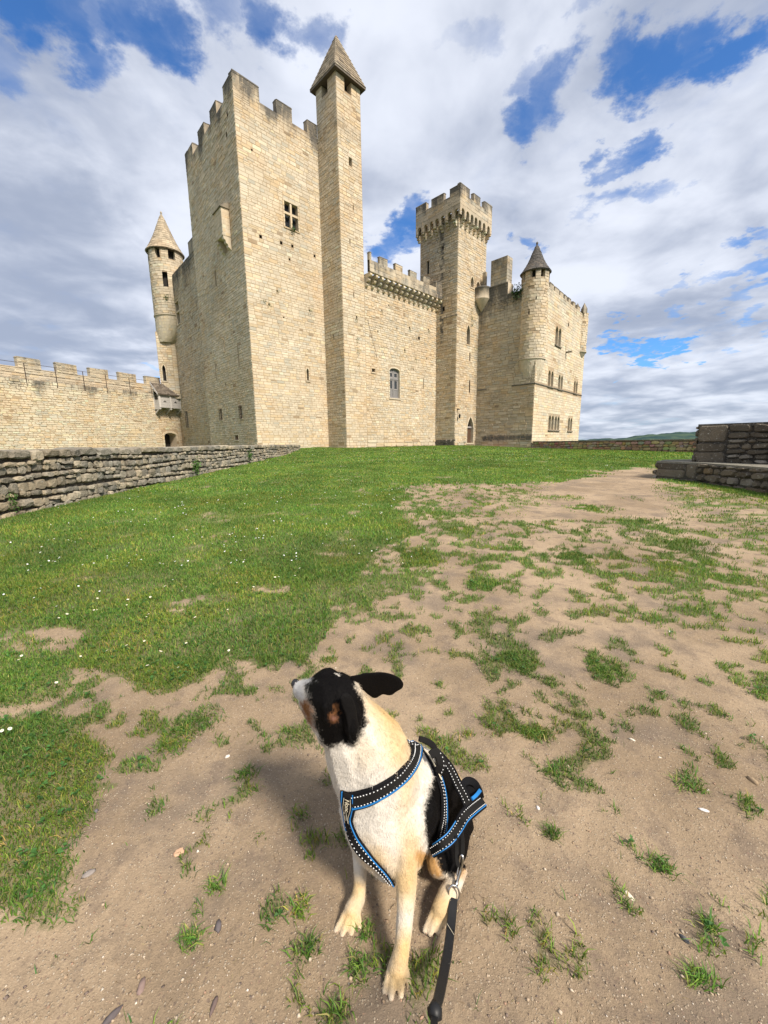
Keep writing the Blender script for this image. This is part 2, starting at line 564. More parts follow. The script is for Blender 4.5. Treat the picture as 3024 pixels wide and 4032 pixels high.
def opening(parent, F, h, rnd, name='window', pane='dark', depth=.45, sur=.15, extra=None, outer=.03):
    """reveal and dressed surround of an opening, with its pane behind"""
    mb = MB(); cv = top_curve(h); a, b, z0 = h['u0'], h['u1'], h['z0']
    loop = [(b, z0)] + [(b, cv[-1][1])] * (cv[-1][1] < h['z1'] - 1e-6 or True) + cv[::-1][1:-1] + [(a, cv[0][1]), (a, z0)]
    loop = [p for i, p in enumerate(loop) if i == 0 or p != loop[i - 1]]
    n = len(loop); col = (*[x * .92 for x in LIME], .15)
    V = [F.at(*p, .0) for p in loop] + [F.at(*p, -depth) for p in loop]
    mb.mesh(V, [(i, (i + 1) % n, n + (i + 1) % n, n + i) for i in range(n)], col)
    if sur:
        zt = cv[0][1]
        for (s, x) in ((-1, a), (1, b)):
            z = z0 - .0
            while z < zt - .02:
                hh = min(rnd.uniform(.25, .42), zt - z); hh = zt - z if zt - z - hh < .12 else hh
                w = sur * rnd.choice((.8, 1.0))
                q = (x - w, x) if s < 0 else (x, x + w)
                block(mb, F, ring8(q[0], q[1], z + .006, z + hh - .006, rnd, .012, .003), outer, .012, lime(rnd, 0, 0, 1.02)); z += hh
        if len(cv) == 2:
            block(mb, F, ring8(a - sur, b + sur, zt + .005, zt + sur * 1.2, rnd, .015, .004), outer, .014, lime(rnd))
        else:
            m = ((a + b) / 2, h.get('zs', h['z1']) - .1 * (b - a))
            st = 1 if len(cv) < 8 else 2
            ids = list(range(0, len(cv), st))
            if ids[-1] != len(cv) - 1: ids.append(len(cv) - 1)
            o = lambda p: (p[0] + (p[0] - m[0]) / (math.dist(p, m)) * sur, p[1] + (p[1] - m[1]) / math.dist(p, m) * sur * 1.1)
            for i, j in zip(ids, ids[1:]):
                inner = [cv[k] for k in range(i, j + 1)]
                block(mb, F, inner + [o(cv[j]), o(cv[i])], outer, .01, lime(rnd, 0, 0, 1.03))
        block(mb, F, ring8(a - sur * .9, b + sur * .9, z0 - .13, z0 - .006, rnd, .012, .003), outer + .03, .012, lime(rnd, 0, .1, .9), lambda u, z: .35)
    w = mb.build(name, M['stone'], parent)
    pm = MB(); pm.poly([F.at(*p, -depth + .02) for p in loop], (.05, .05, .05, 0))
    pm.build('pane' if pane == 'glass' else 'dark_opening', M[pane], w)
    if extra:
        extra(w)
    return w


def ex(h, m=.16):
    return (h['u0'] - m, h['u1'] + m, h['z0'] - m * .8, h['z1'] + m * .9)


def hole(u0, u1, z0, z1, head='rect', zs=None):
    d = dict(u0=u0, u1=u1, z0=z0, z1=z1, head=head)
    if zs: d['zs'] = zs
    return d


def nv(x, y, z, s):
    """cheap smooth value noise for layouts"""
    return .5 + .25 * (sin(x * s * 1.3 + 1.7 * sin(y * s * .9 + z * s)) + sin(y * s * 1.1 + 2.1 * sin(z * s * .7 + x * s * 1.2) + 1.3))


def merlons(parent, F, spans, zs, zt, th, rnd, holes, zc, stain=.75, mat='stone', slope=False):
    """crenellated top: solid merlon blocks; the gaps are returned as holes for the stones"""
    for (a, b) in spans:
        mb = MB(); c = (*[x * .8 for x in LIME], stain)
        mb.box(F.at(a, zs, -th), F.d * (b - a), F.n * th, UPZ * (zt - zs - .1), c)
        j = lambda: rnd.uniform(-.045, .045)
        # weathered coping, a little proud
        P = [F.at(a - .02, zt - .1, .03), F.at(b + .02, zt - .1, .03), F.at(b + .02, zt - .1, -th - .03), F.at(a - .02, zt - .1, -th - .03),
             F.at(a - .01 + abs(j()), zt - .02 + j(), .03 - abs(j())), F.at(b + .01 - abs(j()), zt - .02 + j(), .03 - abs(j())), F.at(b - abs(j()), zt + (.12 if slope else .02) + j(), -th * .5), F.at(a + abs(j()), zt + (.12 if slope else .02) + j(), -th * .5),
             F.at(b + .02, zt - .02, -th - .03), F.at(a - .02, zt - .02, -th - .03)]
        mb.mesh(P, [(0, 3, 2, 1), (0, 1, 5, 4), (4, 5, 6, 7), (7, 6, 8, 9), (2, 3, 9, 8), (1, 2, 8, 6, 5), (3, 0, 4, 7, 9)], (*[x * .7 for x in LIME], min(1, stain + .2)))
        mb.build('merlon', M[mat], parent)
    sp = sorted(spans)
    return [(sp[i][1], sp[i + 1][0], zs, zt + 1) for i in range(len(sp) - 1)]


def topstain(z_top, reach, amt=.9, base=0., amp=1.3, seed=0):
    def f(u, z):
        k = max(0, 1 - (z_top - z + amp * .5 * sin(u * 2.1 + seed) * sin(u * .73 + 2 * seed)) / reach)
        return min(1, base + amt * k)
    return f


# ---- the keep -----------------------------------------------------------
rnd = random.Random(5)
K0 = np.array([-11.169, 35.40, 0]); K1 = np.array([-19.138, 44.233, 0])
dk = (K1 - K0) / np.linalg.norm(K1 - K0); nk = np.array([-dk[1], dk[0], 0]); LK = float(np.linalg.norm(K1 - K0))
keep = thing('castle_keep', 'tallest pale limestone keep with jagged battlements, left of the square stair tower', 'castle keep')
FR = Face(K0, d1, -d2); FL = Face(K0, dk, nk)
LR = 9.87; ZS, ZT = 28.45, 29.55
hR = [hole(4.01, 5.37, 20.05, 22.08), hole(5.52, 5.77, 7.25, 8.35, 'point', 8.1)]
putR = [hole(u, u + s, z, z + s * 1.1) for (u, z, s) in ((1.45, 18.33, .24), (3.4, 18.46, .24), (4.53, 18.55, .22), (6.92, 18.45, .2), (4.2, 17.4, .16), (1.9, 13.2, .12), (2.8, 14.5, .1), (6.1, 13.6, .1), (3.3, 12.4, .12), (1.2, 24.6, .14))]
hL = [hole(6.38, 6.72, 16.0, 17.5, 'point', 17.2), hole(5.78, 5.98, 10.15, 11.2, 'point', 11.0), hole(2.68, 2.76, 8.35, 9.95), hole(8.6, 8.68, 7.95, 9.4),
      hole(7.78, 8.37, 3.78, 4.87), hole(2.8, 3.28, 3.69, 4.82), hole(4.13, 5.04, 1.73, 2.16)]
putL = [hole(1.25, 1.45, 27.1, 27.45), hole(1.65, 1.85, 25.9, 26.25), hole(9.9, 10.05, 6.2, 6.4), hole(6.2, 6.32, 7.0, 7.2)]
KST = topstain(29.7, 3.4, 1.1, .14, 1.8, 1.3)
core = MB()
sheet(core, FR, 0, LR, 0, ZS, hR + putR, stainf=KST); sheet(core, FL, 0, LK, 0, ZS, hL + putL, stainf=KST)
for h, F in [(h, FR) for h in putR] + [(h, FL) for h in putL]:
    q = [(h['u0'], h['z0']), (h['u1'], h['z0']), (h['u1'], h['z1']), (h['u0'], h['z1'])]
    V = [F.at(*p) for p in q] + [F.at(*p, -.35) for p in q]
    core.mesh(V, [(0, 1, 5, 4), (1, 2, 6, 5), (2, 3, 7, 6), (3, 0, 4, 7), (4, 5, 6, 7)], (.12, .09, .06, .3))
K2 = K1 + d1 * LR; K3 = K0 + d1 * LR
for p, q in ((K1, K2), (K2, K3)):
    core.poly([p, q, q + UPZ * ZS, p + UPZ * ZS], MORTAR)
core.poly([K0 + UPZ * (ZS - 1), K3 + UPZ * (ZS - 1), K2 + UPZ * (ZS - 1), K1 + UPZ * (ZS - 1)], (.3, .27, .2, .5))
core.build('wall', M['stone'], keep)
gR = merlons(keep, FR, [(0, 2.22), (3.78, 5.25), (6.8, 7.86)], ZS, ZT, .55, rnd, None, 0)
gL = merlons(keep, FL, [(0, 1.9), (3.45, 4.95), (6.42, 8.05), (9.7, LK)], ZS - .1, ZT - .1, .55, rnd, None, 0)
BK = Face(K2, -dk, -nk); merlons(keep, Face(K1, d1, d2), [(0, 1.6), (3, 4.6), (6, 7.6), (8.6, LR)], ZS, ZT, .55, rnd, None, 0)
merlons(keep, BK, [(0, 1.6), (3, 4.6), (6, 7.6), (9.4, LK)], ZS, ZT, .55, rnd, None, 0)


def tkeep(r, u, z):
    return lime(r, .02, .03, .97)


st = lay(FR, 0, LR, 0.4, ZT - .05, [ex(h) for h in hR] + [ex(h, .02) for h in putR] + gR + [(7.86, LR, ZS, 40)], seed=21, tint=tkeep, stain=KST, gz_=lambda z: .85 + .3 * z / 30, gap=.016, ch=(.17, .30), sw=(.24, .68), out=(.003, .019), jit=.008)
st += lay(FL, 0, LK, 1.0, ZT - .15, [ex(h, .12) for h in hL] + [ex(h, .02) for h in putL] + gL + [(2.3, 4.4, 18.1, 21.2)], seed=22, tint=tkeep, stain=KST, gz_=lambda z: .9 + .25 * z / 30, gap=.018, ch=(.16, .28), sw=(.22, .62), out=(.004, .035), jit=.012)
finish(st, keep, M['stone'])


def crosswin(w):
    h = hR[0]; mb = MB(); um = (h['u0'] + h['u1']) / 2; zm = h['z0'] + 1.15; c = (*LIME, .35)
    mb.box(FR.at(um - .09, h['z0'], -.22), FR.d * .18, FR.n * .2, UPZ * (h['z1'] - h['z0']), c)
    mb.box(FR.at(h['u0'], zm - .09, -.218), FR.d * (h['u1'] - h['u0']), FR.n * .196, UPZ * .18, c)
    mb.build('mullion', M['stone'], w)
    for (a, b) in ((h['u0'], um - .09), (um + .09, h['u1'])):
        for (c0, c1) in ((h['z0'], zm - .09), (zm + .09, h['z1'])):
            lm = MB(); n = 4
            for i in range(1, n):
                x = a + (b - a) * i / n; lm.box(FR.at(x - .008, c0, -.41), FR.d * .016, FR.n * .02, UPZ * (c1 - c0), (.03, .03, .03, 0))
            for i in range(1, int((c1 - c0) / .16)):
                zz = c0 + i * .16; lm.box(FR.at(a, zz, -.408), FR.d * (b - a), FR.n * .018, UPZ * .014, (.03, .03, .03, 0))
            lm.build('glazing_bars', M['lantern'], w)


opening(keep, FR, hR[0], rnd, 'window', 'glass', extra=crosswin)
opening(keep, FR, hR[1], rnd, 'arrow_slit')
opening(keep, FL, hL[0], rnd, 'arrow_slit'); opening(keep, FL, hL[1], rnd, 'arrow_slit', sur=.1)
for h in hL[2:4]:
    opening(keep, FL, h, rnd, 'arrow_slit', sur=0)


def cage(F, h):
    def f(w):
        for i in range(3):
            mb = MB(); u = h['u0'] + .06 + (h['u1'] - h['u0'] - .12) * i / 2
            mb.tube([F.at(u, h['z0'] - .05, .02), F.at(u, h['z0'] - .02, .14), F.at(u, h['z1'] + .02, .14), F.at(u, h['z1'] + .05, .02)], .018, 5)
            mb.build('bar', M['iron'], w)
        n = max(4, int((h['z1'] - h['z0']) / .22))
        for i in range(n):
            z = h['z0'] + (h['z1'] - h['z0']) * (i + .5) / n; mb = MB()
            mb.tube([F.at(h['u0'] - .08, z, .0), F.at(h['u0'] - .02, z, .15), F.at(h['u1'] + .02, z, .15), F.at(h['u1'] + .08, z, .0)], .016, 5); mb.build('bar', M['iron'], w)
    return f


opening(keep, FL, hL[4], rnd, 'barred_window', extra=cage(FL, hL[4])); opening(keep, FL, hL[5], rnd, 'barred_window', extra=cage(FL, hL[5]))


def hatch(w):
    h = hL[6]; mb = MB(); mb.box(FL.at(h['u0'], h['z0'], -.2), FL.d * (h['u1'] - h['u0']), FL.n * .08, UPZ * (h['z1'] - h['z0']))
    mb.build('hatch_door', M['brown_wood'], w)


opening(keep, FL, hL[6], rnd, 'hatch', extra=hatch, sur=.1)
# box latrine on the left face
bo = MB(); c = (*[x * 1.02 for x in LIME], .12)
bo.box(FL.at(2.4, 18.75, 0), FL.d * 1.65, FL.n * .68, UPZ * 2.2, c)
bo.poly([FL.at(2.3, 20.95, .8), FL.at(4.15, 20.95, .8), FL.at(4.15, 21.4, .0), FL.at(2.3, 21.4, .0)], (.3, .26, .2, .7))
bo.mesh([FL.at(2.3, 20.88, .8), FL.at(4.15, 20.88, .8), FL.at(4.15, 20.95, .8), FL.at(2.3, 20.95, .8), FL.at(2.3, 20.88, 0), FL.at(4.15, 20.88, 0), FL.at(4.15, 21.4, 0), FL.at(2.3, 21.4, 0)],
        [(0, 1, 2, 3), (0, 4, 5, 1), (0, 3, 7, 4), (1, 5, 6, 2)], (.28, .24, .18, .7))
lat = bo.build('latrine_box', M['stone'], keep)
for uu in (2.42, 3.68):
    cb2 = MB()
    pr = [(0, 18.73), (.66, 18.73), (.64, 18.5), (.48, 18.42), (.46, 18.22), (.3, 18.14), (.28, 17.95), (.12, 17.85), (0, 17.7)]
    n = len(pr); V = [FL.at(uu, z, k) for k, z in pr] + [FL.at(uu + .36, z, k) for k, z in pr]
    cb2.mesh(V, [tuple(range(n)), tuple(range(2 * n - 1, n - 1, -1))] + [(i, (i + 1) % n, n + (i + 1) % n, n + i) for i in range(n)], (*[x * .95 for x in LIME], .25))
    cb2.build('corbel', M['stone'], keep)
sb = []
FBs = Face(FL.at(2.4, 0, 0), nk, -dk); FBf = Face(FL.at(2.4, 0, .68), dk, nk)
sb += lay(FBs, 0, .68, 18.75, 20.9, seed=3, ch=(.24, .34), sw=(.25, .5), out=(.006, .02)); sb += lay(FBf, 0, 1.65, 18.75, 20.9, seed=4, ch=(.24, .34), sw=(.3, .6), out=(.006, .025))
J = MB()
for s_, m_ in sb: J.mesh(m_.v, m_.f, m_.c)
J.build('stones', M['stone'], lat)['kind'] = 'stuff'

# ---- square stair tower ---------------------------------------------------
stair = thing('stair_tower', 'slender square stair tower with a pointed stone roof, beside the keep', 'castle tower')
TR = Face(Wc(0, 0), d1, -d2); TL = Face(Wc(0, 0), d2, -d1); TW, TV, TZ = 2.72, 2.88, 32.2
hTR = [hole(.91, 1.66, 31.1, 32.2), hole(1.2, 1.56, 25.6, 26.25)]
sTR = [hole(1.54, 1.62, 22.2, 22.55), hole(1.04, 1.12, 19.25, 19.62), hole(1.34, 1.41, 14.78, 15.2), hole(1.6, 1.7, 13.0, 13.2)]
hTL = [hole(1.19, 2.0, 31.15, 32.2)]; sTL = [hole(1.46, 1.52, 11.1, 11.5)]


def TST(u, z):
    return min(1, .10 + .55 * max(0, 1 - abs(z - 28.3) / 3.4) + .8 * max(0, 1 - (z - .3) / 1.1))


core = MB(); sheet(core, TR, 0, TW, 0, TZ, hTR + sTR, stainf=TST); sheet(core, TL, 0, TV, 0, TZ, hTL + sTL, stainf=TST)
for h, F in [(h, TR) for h in sTR] + [(h, TL) for h in sTL]:
    q = [(h['u0'], h['z0']), (h['u1'], h['z0']), (h['u1'], h['z1']), (h['u0'], h['z1'])]
    core.mesh([F.at(*p) for p in q] + [F.at(*p, -.3) for p in q], [(0, 1, 5, 4), (1, 2, 6, 5), (2, 3, 7, 6), (3, 0, 4, 7), (4, 5, 6, 7)], (.1, .08, .06, .3))
P = [Wc(0, TV), Wc(TW, TV), Wc(TW, 0)]
for p, q in zip(P, P[1:]):
    core.poly([p, q, q + UPZ * TZ, p + UPZ * TZ], MORTAR)
core.build('wall', M['stone'], stair)


def tstair(r, u, z):
    return lime(r, .02, .02, .98)


st = lay(TR, 0, TW, .5, TZ - .02, [ex(h, .01) for h in hTR + sTR], seed=31, ch=(.2, .32), sw=(.26, .7), out=(.004, .024), jit=.006, tint=tstair, stain=TST)
st += lay(TL, 0, TV, .5, TZ - .02, [ex(h, .01) for h in hTL + sTL], seed=32, ch=(.2, .32), sw=(.26, .7), out=(.004, .03), jit=.008, tint=tstair, stain=TST)
finish(st, stair, M['stone'])
for h in hTR: opening(stair, TR, h, rnd, 'window', sur=0, depth=.6)
opening(stair, TL, hTL[0], rnd, 'window', sur=0, depth=.6)


def pyramid_roof(parent, corners, apex, zc, seed, rows, th=.14):
    """stone slates laid in rows on four slopes"""
    rn = random.Random(seed); mb = MB(); stones = []
    apex = np.array(apex)
    for i in range(4):
        a = np.array([*corners[i][:2], zc]); b = np.array([*corners[(i + 1) % 4][:2], zc])
        mb.poly([a, b, apex], (.25, .22, .18, .5)); mb.poly([a - UPZ * th, b - UPZ * th, b, a], (.2, .17, .14, .6))
        n = np.cross(b - a, apex - a); n /= np.linalg.norm(n); m = (a + b) / 2
        if n @ (m - np.array([*np.mean(np.array(corners)[:, :2], 0), zc])) < 0: n = -n
        for r in range(rows):
            t0, t1 = r / rows, min(.985, (r + 1.15) / rows); L = np.linalg.norm(b - a) * (1 - t0)
            k = max(1, int(L / .42)); off = rn.random() * .4
            cuts = [0] + sorted(min(.999, max(.001, (j + off + rn.uniform(-.2, .2)) / k)) for j in range(k)) + [1]
            for c0, c1 in zip(cuts, cuts[1:]):
                if c1 - c0 < .02: continue
                g = .012 / max(L, .1)
                p = lambda c, t, h: a + (b - a) * (c * (1 - t) + .5 * t) + (apex - a - (b - a) * .5) * t + n * h
                h0, h1 = .05 + rn.uniform(-.01, .02), .012
                V = [p(c0 + g, t0, h0), p(c1 - g, t0, h0), p(c1 - g, t1, h1), p(c0 + g, t1, h1), p(c0 + g, t0, -.02), p(c1 - g, t0, -.02)]
                q = MB(); cc = rn.uniform(.75, 1.2); q.mesh(V, [(0, 1, 2, 3), (4, 5, 1, 0), (5, 2, 1), (4, 0, 3)], (.31 * cc, .265 * cc, .20 * cc, rn.uniform(.25, .75)))
                ct = (V[0] + V[2]) / 2; vw = CAM - ct; D_ = np.linalg.norm(vw); stones.append((L * (c1 - c0) * max(0, float(n @ vw / D_)) / D_ ** 2, q))
    mb.poly([np.array([*c[:2], zc - th]) for c in corners], (.1, .08, .07, .5))
    rf = mb.build('roof', M['roof'], parent)
    finish(stones, rf, M['roof'], 'slate', 200)
    return rf


oh = .36
pyramid_roof(stair, [Wc(-oh, -oh), Wc(TW + oh, -oh), Wc(TW + oh, TV + oh), Wc(-oh, TV + oh)], Wc(1.32, 1.42, 36.2), 32.2, 8, 14)

# ---- wing left of the keep, with round corner turret -----------------------
wing = thing('castle_wing', 'older limestone wing with a round cone-roofed corner turret, left of and behind the keep', 'castle wing')
FW = Face(K0 - nk * .5, dk, nk); WS0, WS1 = LK - .3, 23.05; WZ = 21.55
hW = [hole(20.15, 21.5, 15.85, 18.35), hole(20.88, 21.6, 3.5, 5.5)]
WST = topstain(21.6, 4.5, .75, .22, 2, .4)
core = MB(); sheet(core, FW, WS0, WS1, 0, WZ, hW, stainf=WST); sheet(core, FW, WS1, 24.9, 0, 13.8, [], stainf=WST)
B0, B1 = FW.at(WS0, 0, -9), FW.at(WS1, 0, -9)
for p, q in ((FW.at(WS1, 0), B1), (B1, B0)):
    core.poly([p, q, q + UPZ * WZ, p + UPZ * WZ], MORTAR)
core.poly([FW.at(WS0, WZ), FW.at(WS1, WZ), B1 + UPZ * WZ, B0 + UPZ * WZ], (.25, .2, .15, .6))
core.build('wall', M['stone'], wing)
gW = merlons(wing, FW, [(13.3, 14.95)], WZ, 22.85, .5, rnd, None, 0)


def twing(r, u, z):
    return lime(r, .06, .06, .85)


st = lay(FW, WS0, WS1, 1.0, WZ, [ex(h) for h in hW], seed=41, ch=(.17, .34), sw=(.22, .7), out=(.01, .06), jit=.02, tint=twing, stain=WST)


def transom(w):
    h = hW[0]; mb = MB(); c = (*LIME, .3); zm = (h['z0'] + h['z1']) / 2 + .2; um = (h['u0'] + h['u1']) / 2
    mb.box(FW.at(h['u0'], zm - .1, -.25), FW.d * (h['u1'] - h['u0']), FW.n * .22, UPZ * .2, c)
    mb.build('transom', M['stone'], w)


opening(wing, FW, hW[0], rnd, 'window', extra=transom); opening(wing, FW, hW[1], rnd, 'barred_window', extra=cage(FW, hW[1]))
# shaft under the turret
Q1 = FW.at(WS1, 0); Q2 = FW.at(WS1, 0, .54); a65 = radians(66); df = -np.array([sin(a65), cos(a65), 0]); nf = np.array([-df[1], df[0], 0]) * -1
nf = np.array([cos(a65), -sin(a65), 0]); FS = Face(Q2, df, nf); FE = Face(Q1, nk, -dk)
hs = [hole(.92, 1.28, 9.35, 11.3, 'point', 10.8)]
SHW = 1.62
core = MB(); sheet(core, FS, 0, SHW, 7.2, 15.2, hs); sheet(core, FE, 0, .54, 7.2, 17)
e0, e1 = FS.at(SHW, 0), FS.at(SHW, 0, -3)
core.poly([e0 + UPZ * 7.2, e1 + UPZ * 7.2, e1 + UPZ * 15.2, e0 + UPZ * 15.2], MORTAR)
sh = core.build('turret_shaft', M['stone'], wing)
st += lay(FW, WS1, 24.9, 1.0, 13.6, [], seed=43, ch=(.17, .34), sw=(.22, .7), out=(.01, .06), jit=.02, tint=twing, stain=WST)
st += lay(FS, 0, SHW, 7.2, 15, [ex(hs[0])], seed=44, ch=(.2, .34), sw=(.25, .6), out=(.01, .04), jit=.015) + lay(FE, 0, .54, 7.2, 16.2, [], seed=45, ch=(.26, .36), sw=(.3, .6), out=(.01, .03))
opening(wing, FS, hs[0], rnd, 'arrow_slit')
TCc = np.array([-26.55, 53.2, 0]); TRr = 1.93
acam = atan2(-TCc[1], -TCc[0])


def round_turret(parent, c, r, z0, z1, zop, eave_r, apex_z, seed, gaps, winds=(), taper=None, finial=.45, conc=.12, ccol=(.33, .28, .21), cst=.45, sstain=None):
    """drum with openings under the eaves and a stone cone; gaps are angles (rad, from the camera direction) and widths"""
    ac = atan2(CAM[1] - c[1], CAM[0] - c[0]); rn = random.Random(seed)
    F = Cyl(c, r, ac - pi); n = 40; mb = MB(); L = 2 * pi * r
    inn = [(pi + g[0]) * r for g in gaps]
    def isgap(u):
        return any(abs(u - x) < g[1] * r / 2 for x, g in zip(inn, gaps))
    wr = r - .05
    rows = [(z0, zop)]
    for k in range(n):
        u0, u1 = L * k / n, L * (k + 1) / n; um = (u0 + u1) / 2
        segs = [(z0, z1)]
        if isgap(um): segs = [(z0, zop)]
        for (wa, ww, wz0, wz1) in winds:
            if abs(um - (pi + wa) * r) < ww / 2 + .02:
                s2 = []
                for (a, b) in segs:
                    if wz0 > a and wz1 < b: s2 += [(a, wz0), (wz1, b)]
                    else: s2.append((a, b))
                segs = s2
        for (a, b) in segs:
            mb.poly([F.at(u0, a, -.05), F.at(u1, a, -.05), F.at(u1, b, -.05), F.at(u0, b, -.05)], MORTAR)
            if b == zop:
                mb.poly([F.at(u0, b, -.05), F.at(u1, b, -.05), F.at(u1, b, -.35), F.at(u0, b, -.35)], (.3, .25, .17, .4))
    # jambs
    for x, g in zip(inn, gaps):
        for s in (-1, 1):
            u = round((x + s * g[1] * r / 2) / (L / n)) * (L / n)
            mb.poly([F.at(u, zop, -.05), F.at(u, z1, -.05), F.at(u, z1, -.45), F.at(u, zop, -.45)], (*LIME, .2))
    if taper:
        m = 9
        for i in range(m):
            t0, t1 = i / m, (i + 1) / m
            for k in range(n):
                mb.poly([taper(F, L * k / n, t0), taper(F, L * (k + 1) / n, t0), taper(F, L * (k + 1) / n, t1), taper(F, L * k / n, t1)], (*[x * .92 for x in LIME], .12))
        zb = z0
        mb.lathe(c, [(r - .03, zb - .02), (r + .06, zb), (r + .06, zb + .14), (r - .03, zb + .18)], 40, (*[x * .85 for x in LIME], .4))
    dr = mb.build('turret', M['stone'], parent)
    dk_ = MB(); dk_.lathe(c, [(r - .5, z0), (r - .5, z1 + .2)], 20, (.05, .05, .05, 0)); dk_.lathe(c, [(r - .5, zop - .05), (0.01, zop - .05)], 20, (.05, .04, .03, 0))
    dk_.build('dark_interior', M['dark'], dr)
    tst = []
    if taper:
        class TF:
            at = staticmethod(lambda u, z, k=0.: taper(F, u, min(1, max(0, 1 - z))) + F.nrm(u) * k)
            nrm = staticmethod(lambda u: F.nrm(u))
        tst = lay(TF, L * .22, L * .78, .02, .97, [], seed=seed + 1, ch=(.09, .12), sw=(.3, .6), out=(.003, .02), jit=.004, cut=.012, inset=.008)
    hs_ = [((pi + g[0]) * r - g[1] * r / 2, (pi + g[0]) * r + g[1] * r / 2, zop, 99) for g in gaps] + [((pi + w[0]) * r - w[1] / 2, (pi + w[0]) * r + w[1] / 2, w[2], w[3]) for w in winds]
    stn = lay(F, L * .2, L * .8, z0 + .2, z1, hs_, seed=seed, ch=(.24, .34), sw=(.3, .65), out=(-.012, .01), jit=.006, cut=.02, inset=.012, stain=sstain)
    # cone
    cm = MB(); zc = z1 - .02; H_ = apex_z - zc
    prof = [(eave_r - .02, zc - .08), (eave_r, zc)] + [(max(.07, eave_r * (1 - t) * (1 - conc * sin(pi * t)) + .07 * t), zc + H_ * t) for t in [i / 12 for i in range(1, 13)]]
    top = prof[-1]
    prof += [(.10, top[1] + .05), (.12, top[1] + .16), (.07, top[1] + .26), (.005, top[1] + .32)]
    cm.lathe(c, prof, 32, (ccol[0], ccol[1], ccol[2], cst)); cm.lathe(c, [(0.01, zc - .06), (eave_r - .02, zc - .08)], 32, (.12, .1, .08, .6))
    cn = cm.build('cone_roof', M['roof'], parent, True)
    sl_ = []
    rows_ = 15
    for r_ in range(rows_):
        t0, t1 = r_ / rows_ * .96, min(.97, (r_ + 1.2) / rows_ * .96)
        fr = lambda t: max(.07, eave_r * (1 - t) * (1 - conc * sin(pi * t)) + .07 * t)
        k = max(5, int(2 * pi * fr(t0) / .40)); o_ = rn.random()
        for j in range(k):
            a0_, a1_ = 2 * pi * (j + o_) / k, 2 * pi * (j + o_ + .94) / k
            pt = lambda a, t, h: np.array([c[0] + (fr(t) + h) * cos(a), c[1] + (fr(t) + h) * sin(a), zc + H_ * t])
            h0 = .04 + rn.uniform(-.012, .02); V = []
            am = (a0_ + a1_) / 2
            V = [pt(a0_, t0, h0), pt(am, t0, h0), pt(a1_, t0, h0), pt(a1_, t1, .012), pt(am, t1, .012), pt(a0_, t1, .012), pt(a0_, t0, -.02), pt(am, t0, -.02), pt(a1_, t0, -.02)]
            q = MB(); cc = rn.uniform(.75, 1.2)
            q.mesh(V, [(0, 1, 4, 5), (1, 2, 3, 4), (6, 7, 1, 0), (7, 8, 2, 1), (6, 0, 5), (8, 3, 2)], (ccol[0] * cc, ccol[1] * cc, ccol[2] * cc, min(1, cst + rn.uniform(-.2, .3))))
            nn = np.array([cos(am), sin(am), .4]); ct = V[1]; vw = CAM - ct; D_ = np.linalg.norm(vw)
            sl_.append((max(0, float(nn @ vw / D_)) * (a1_ - a0_) * fr(t0) / D_ ** 2, q))
    finish(sl_, cn, M['roof'], 'slate', 90)
    return stn + tst


def taperL(F, u, t):
    a = F.at(u, 17.0, -.03); z = 17.0 - 3.0 * t ** .9
    tgt = np.array([-27.35, 52.9]); k = t ** 1.6
    ctr = TCc[:2] * (1 - k) + tgt * k; v = a[:2] - TCc[:2]
    return np.array([*(ctr + v * (1 - .45 * k)), z])


st += round_turret(wing, TCc, TRr, 17.0, 24.5, 23.35, 2.12, 28.9, 47, [(-1.3, .35), (-.42, .34), (.36, .40), (2.2, .4), (-2.3, .4)],
                   winds=[(-.14, .55, 20.1, 21.8)], taper=taperL, ccol=(.40, .33, .235), cst=.22, sstain=lambda u, z: .12 + .5 * max(0, 1 - abs(z - 23.5)))
finish(st, wing, M['stone'])
# ---- range with machicolations ---------------------------------------------
rng_ = thing('castle_range', 'lower limestone hall wall with corbelled parapet and grey wooden window, between the two towers', 'castle wall')
FG = Face(Wc(TW, -.0), d1, -d2); GL = 13.97 - TW; GZ = 17.1
o = TW
hG = [hole(6.1 - o, 7.62 - o, 5.95, 9.0, 'seg', 8.72), hole(3.52 - o, 4.02 - o, 8.3, 8.64)]
sG = [hole(11.6 - o, 11.67 - o, 7.31, 8.45), hole(10.7 - o, 11.0 - o, 12.53, 12.84)]
sG += [hole(x - o, x - o + s, z, z + s * 1.2) for (x, z, s) in ((5.0, 14.3, .12), (9.2, 13.4, .16), (8.4, 11.0, .14), (10.2, 10.3, .12), (4.4, 12.2, .12), (12.4, 13.8, .14), (7.2, 13.0, .1), (9.8, 9.2, .12), (12.1, 10.6, .12), (6.0, 15.0, .1))]


def GST(u, z):
    return min(1, .10 + .35 * max(0, (z - 15.2) / 2) + .55 * max(0, 1 - (z - .4) / 1.0))


def trange(r, u, z):
    c = lime(r, .10, .03, .98)
    return c


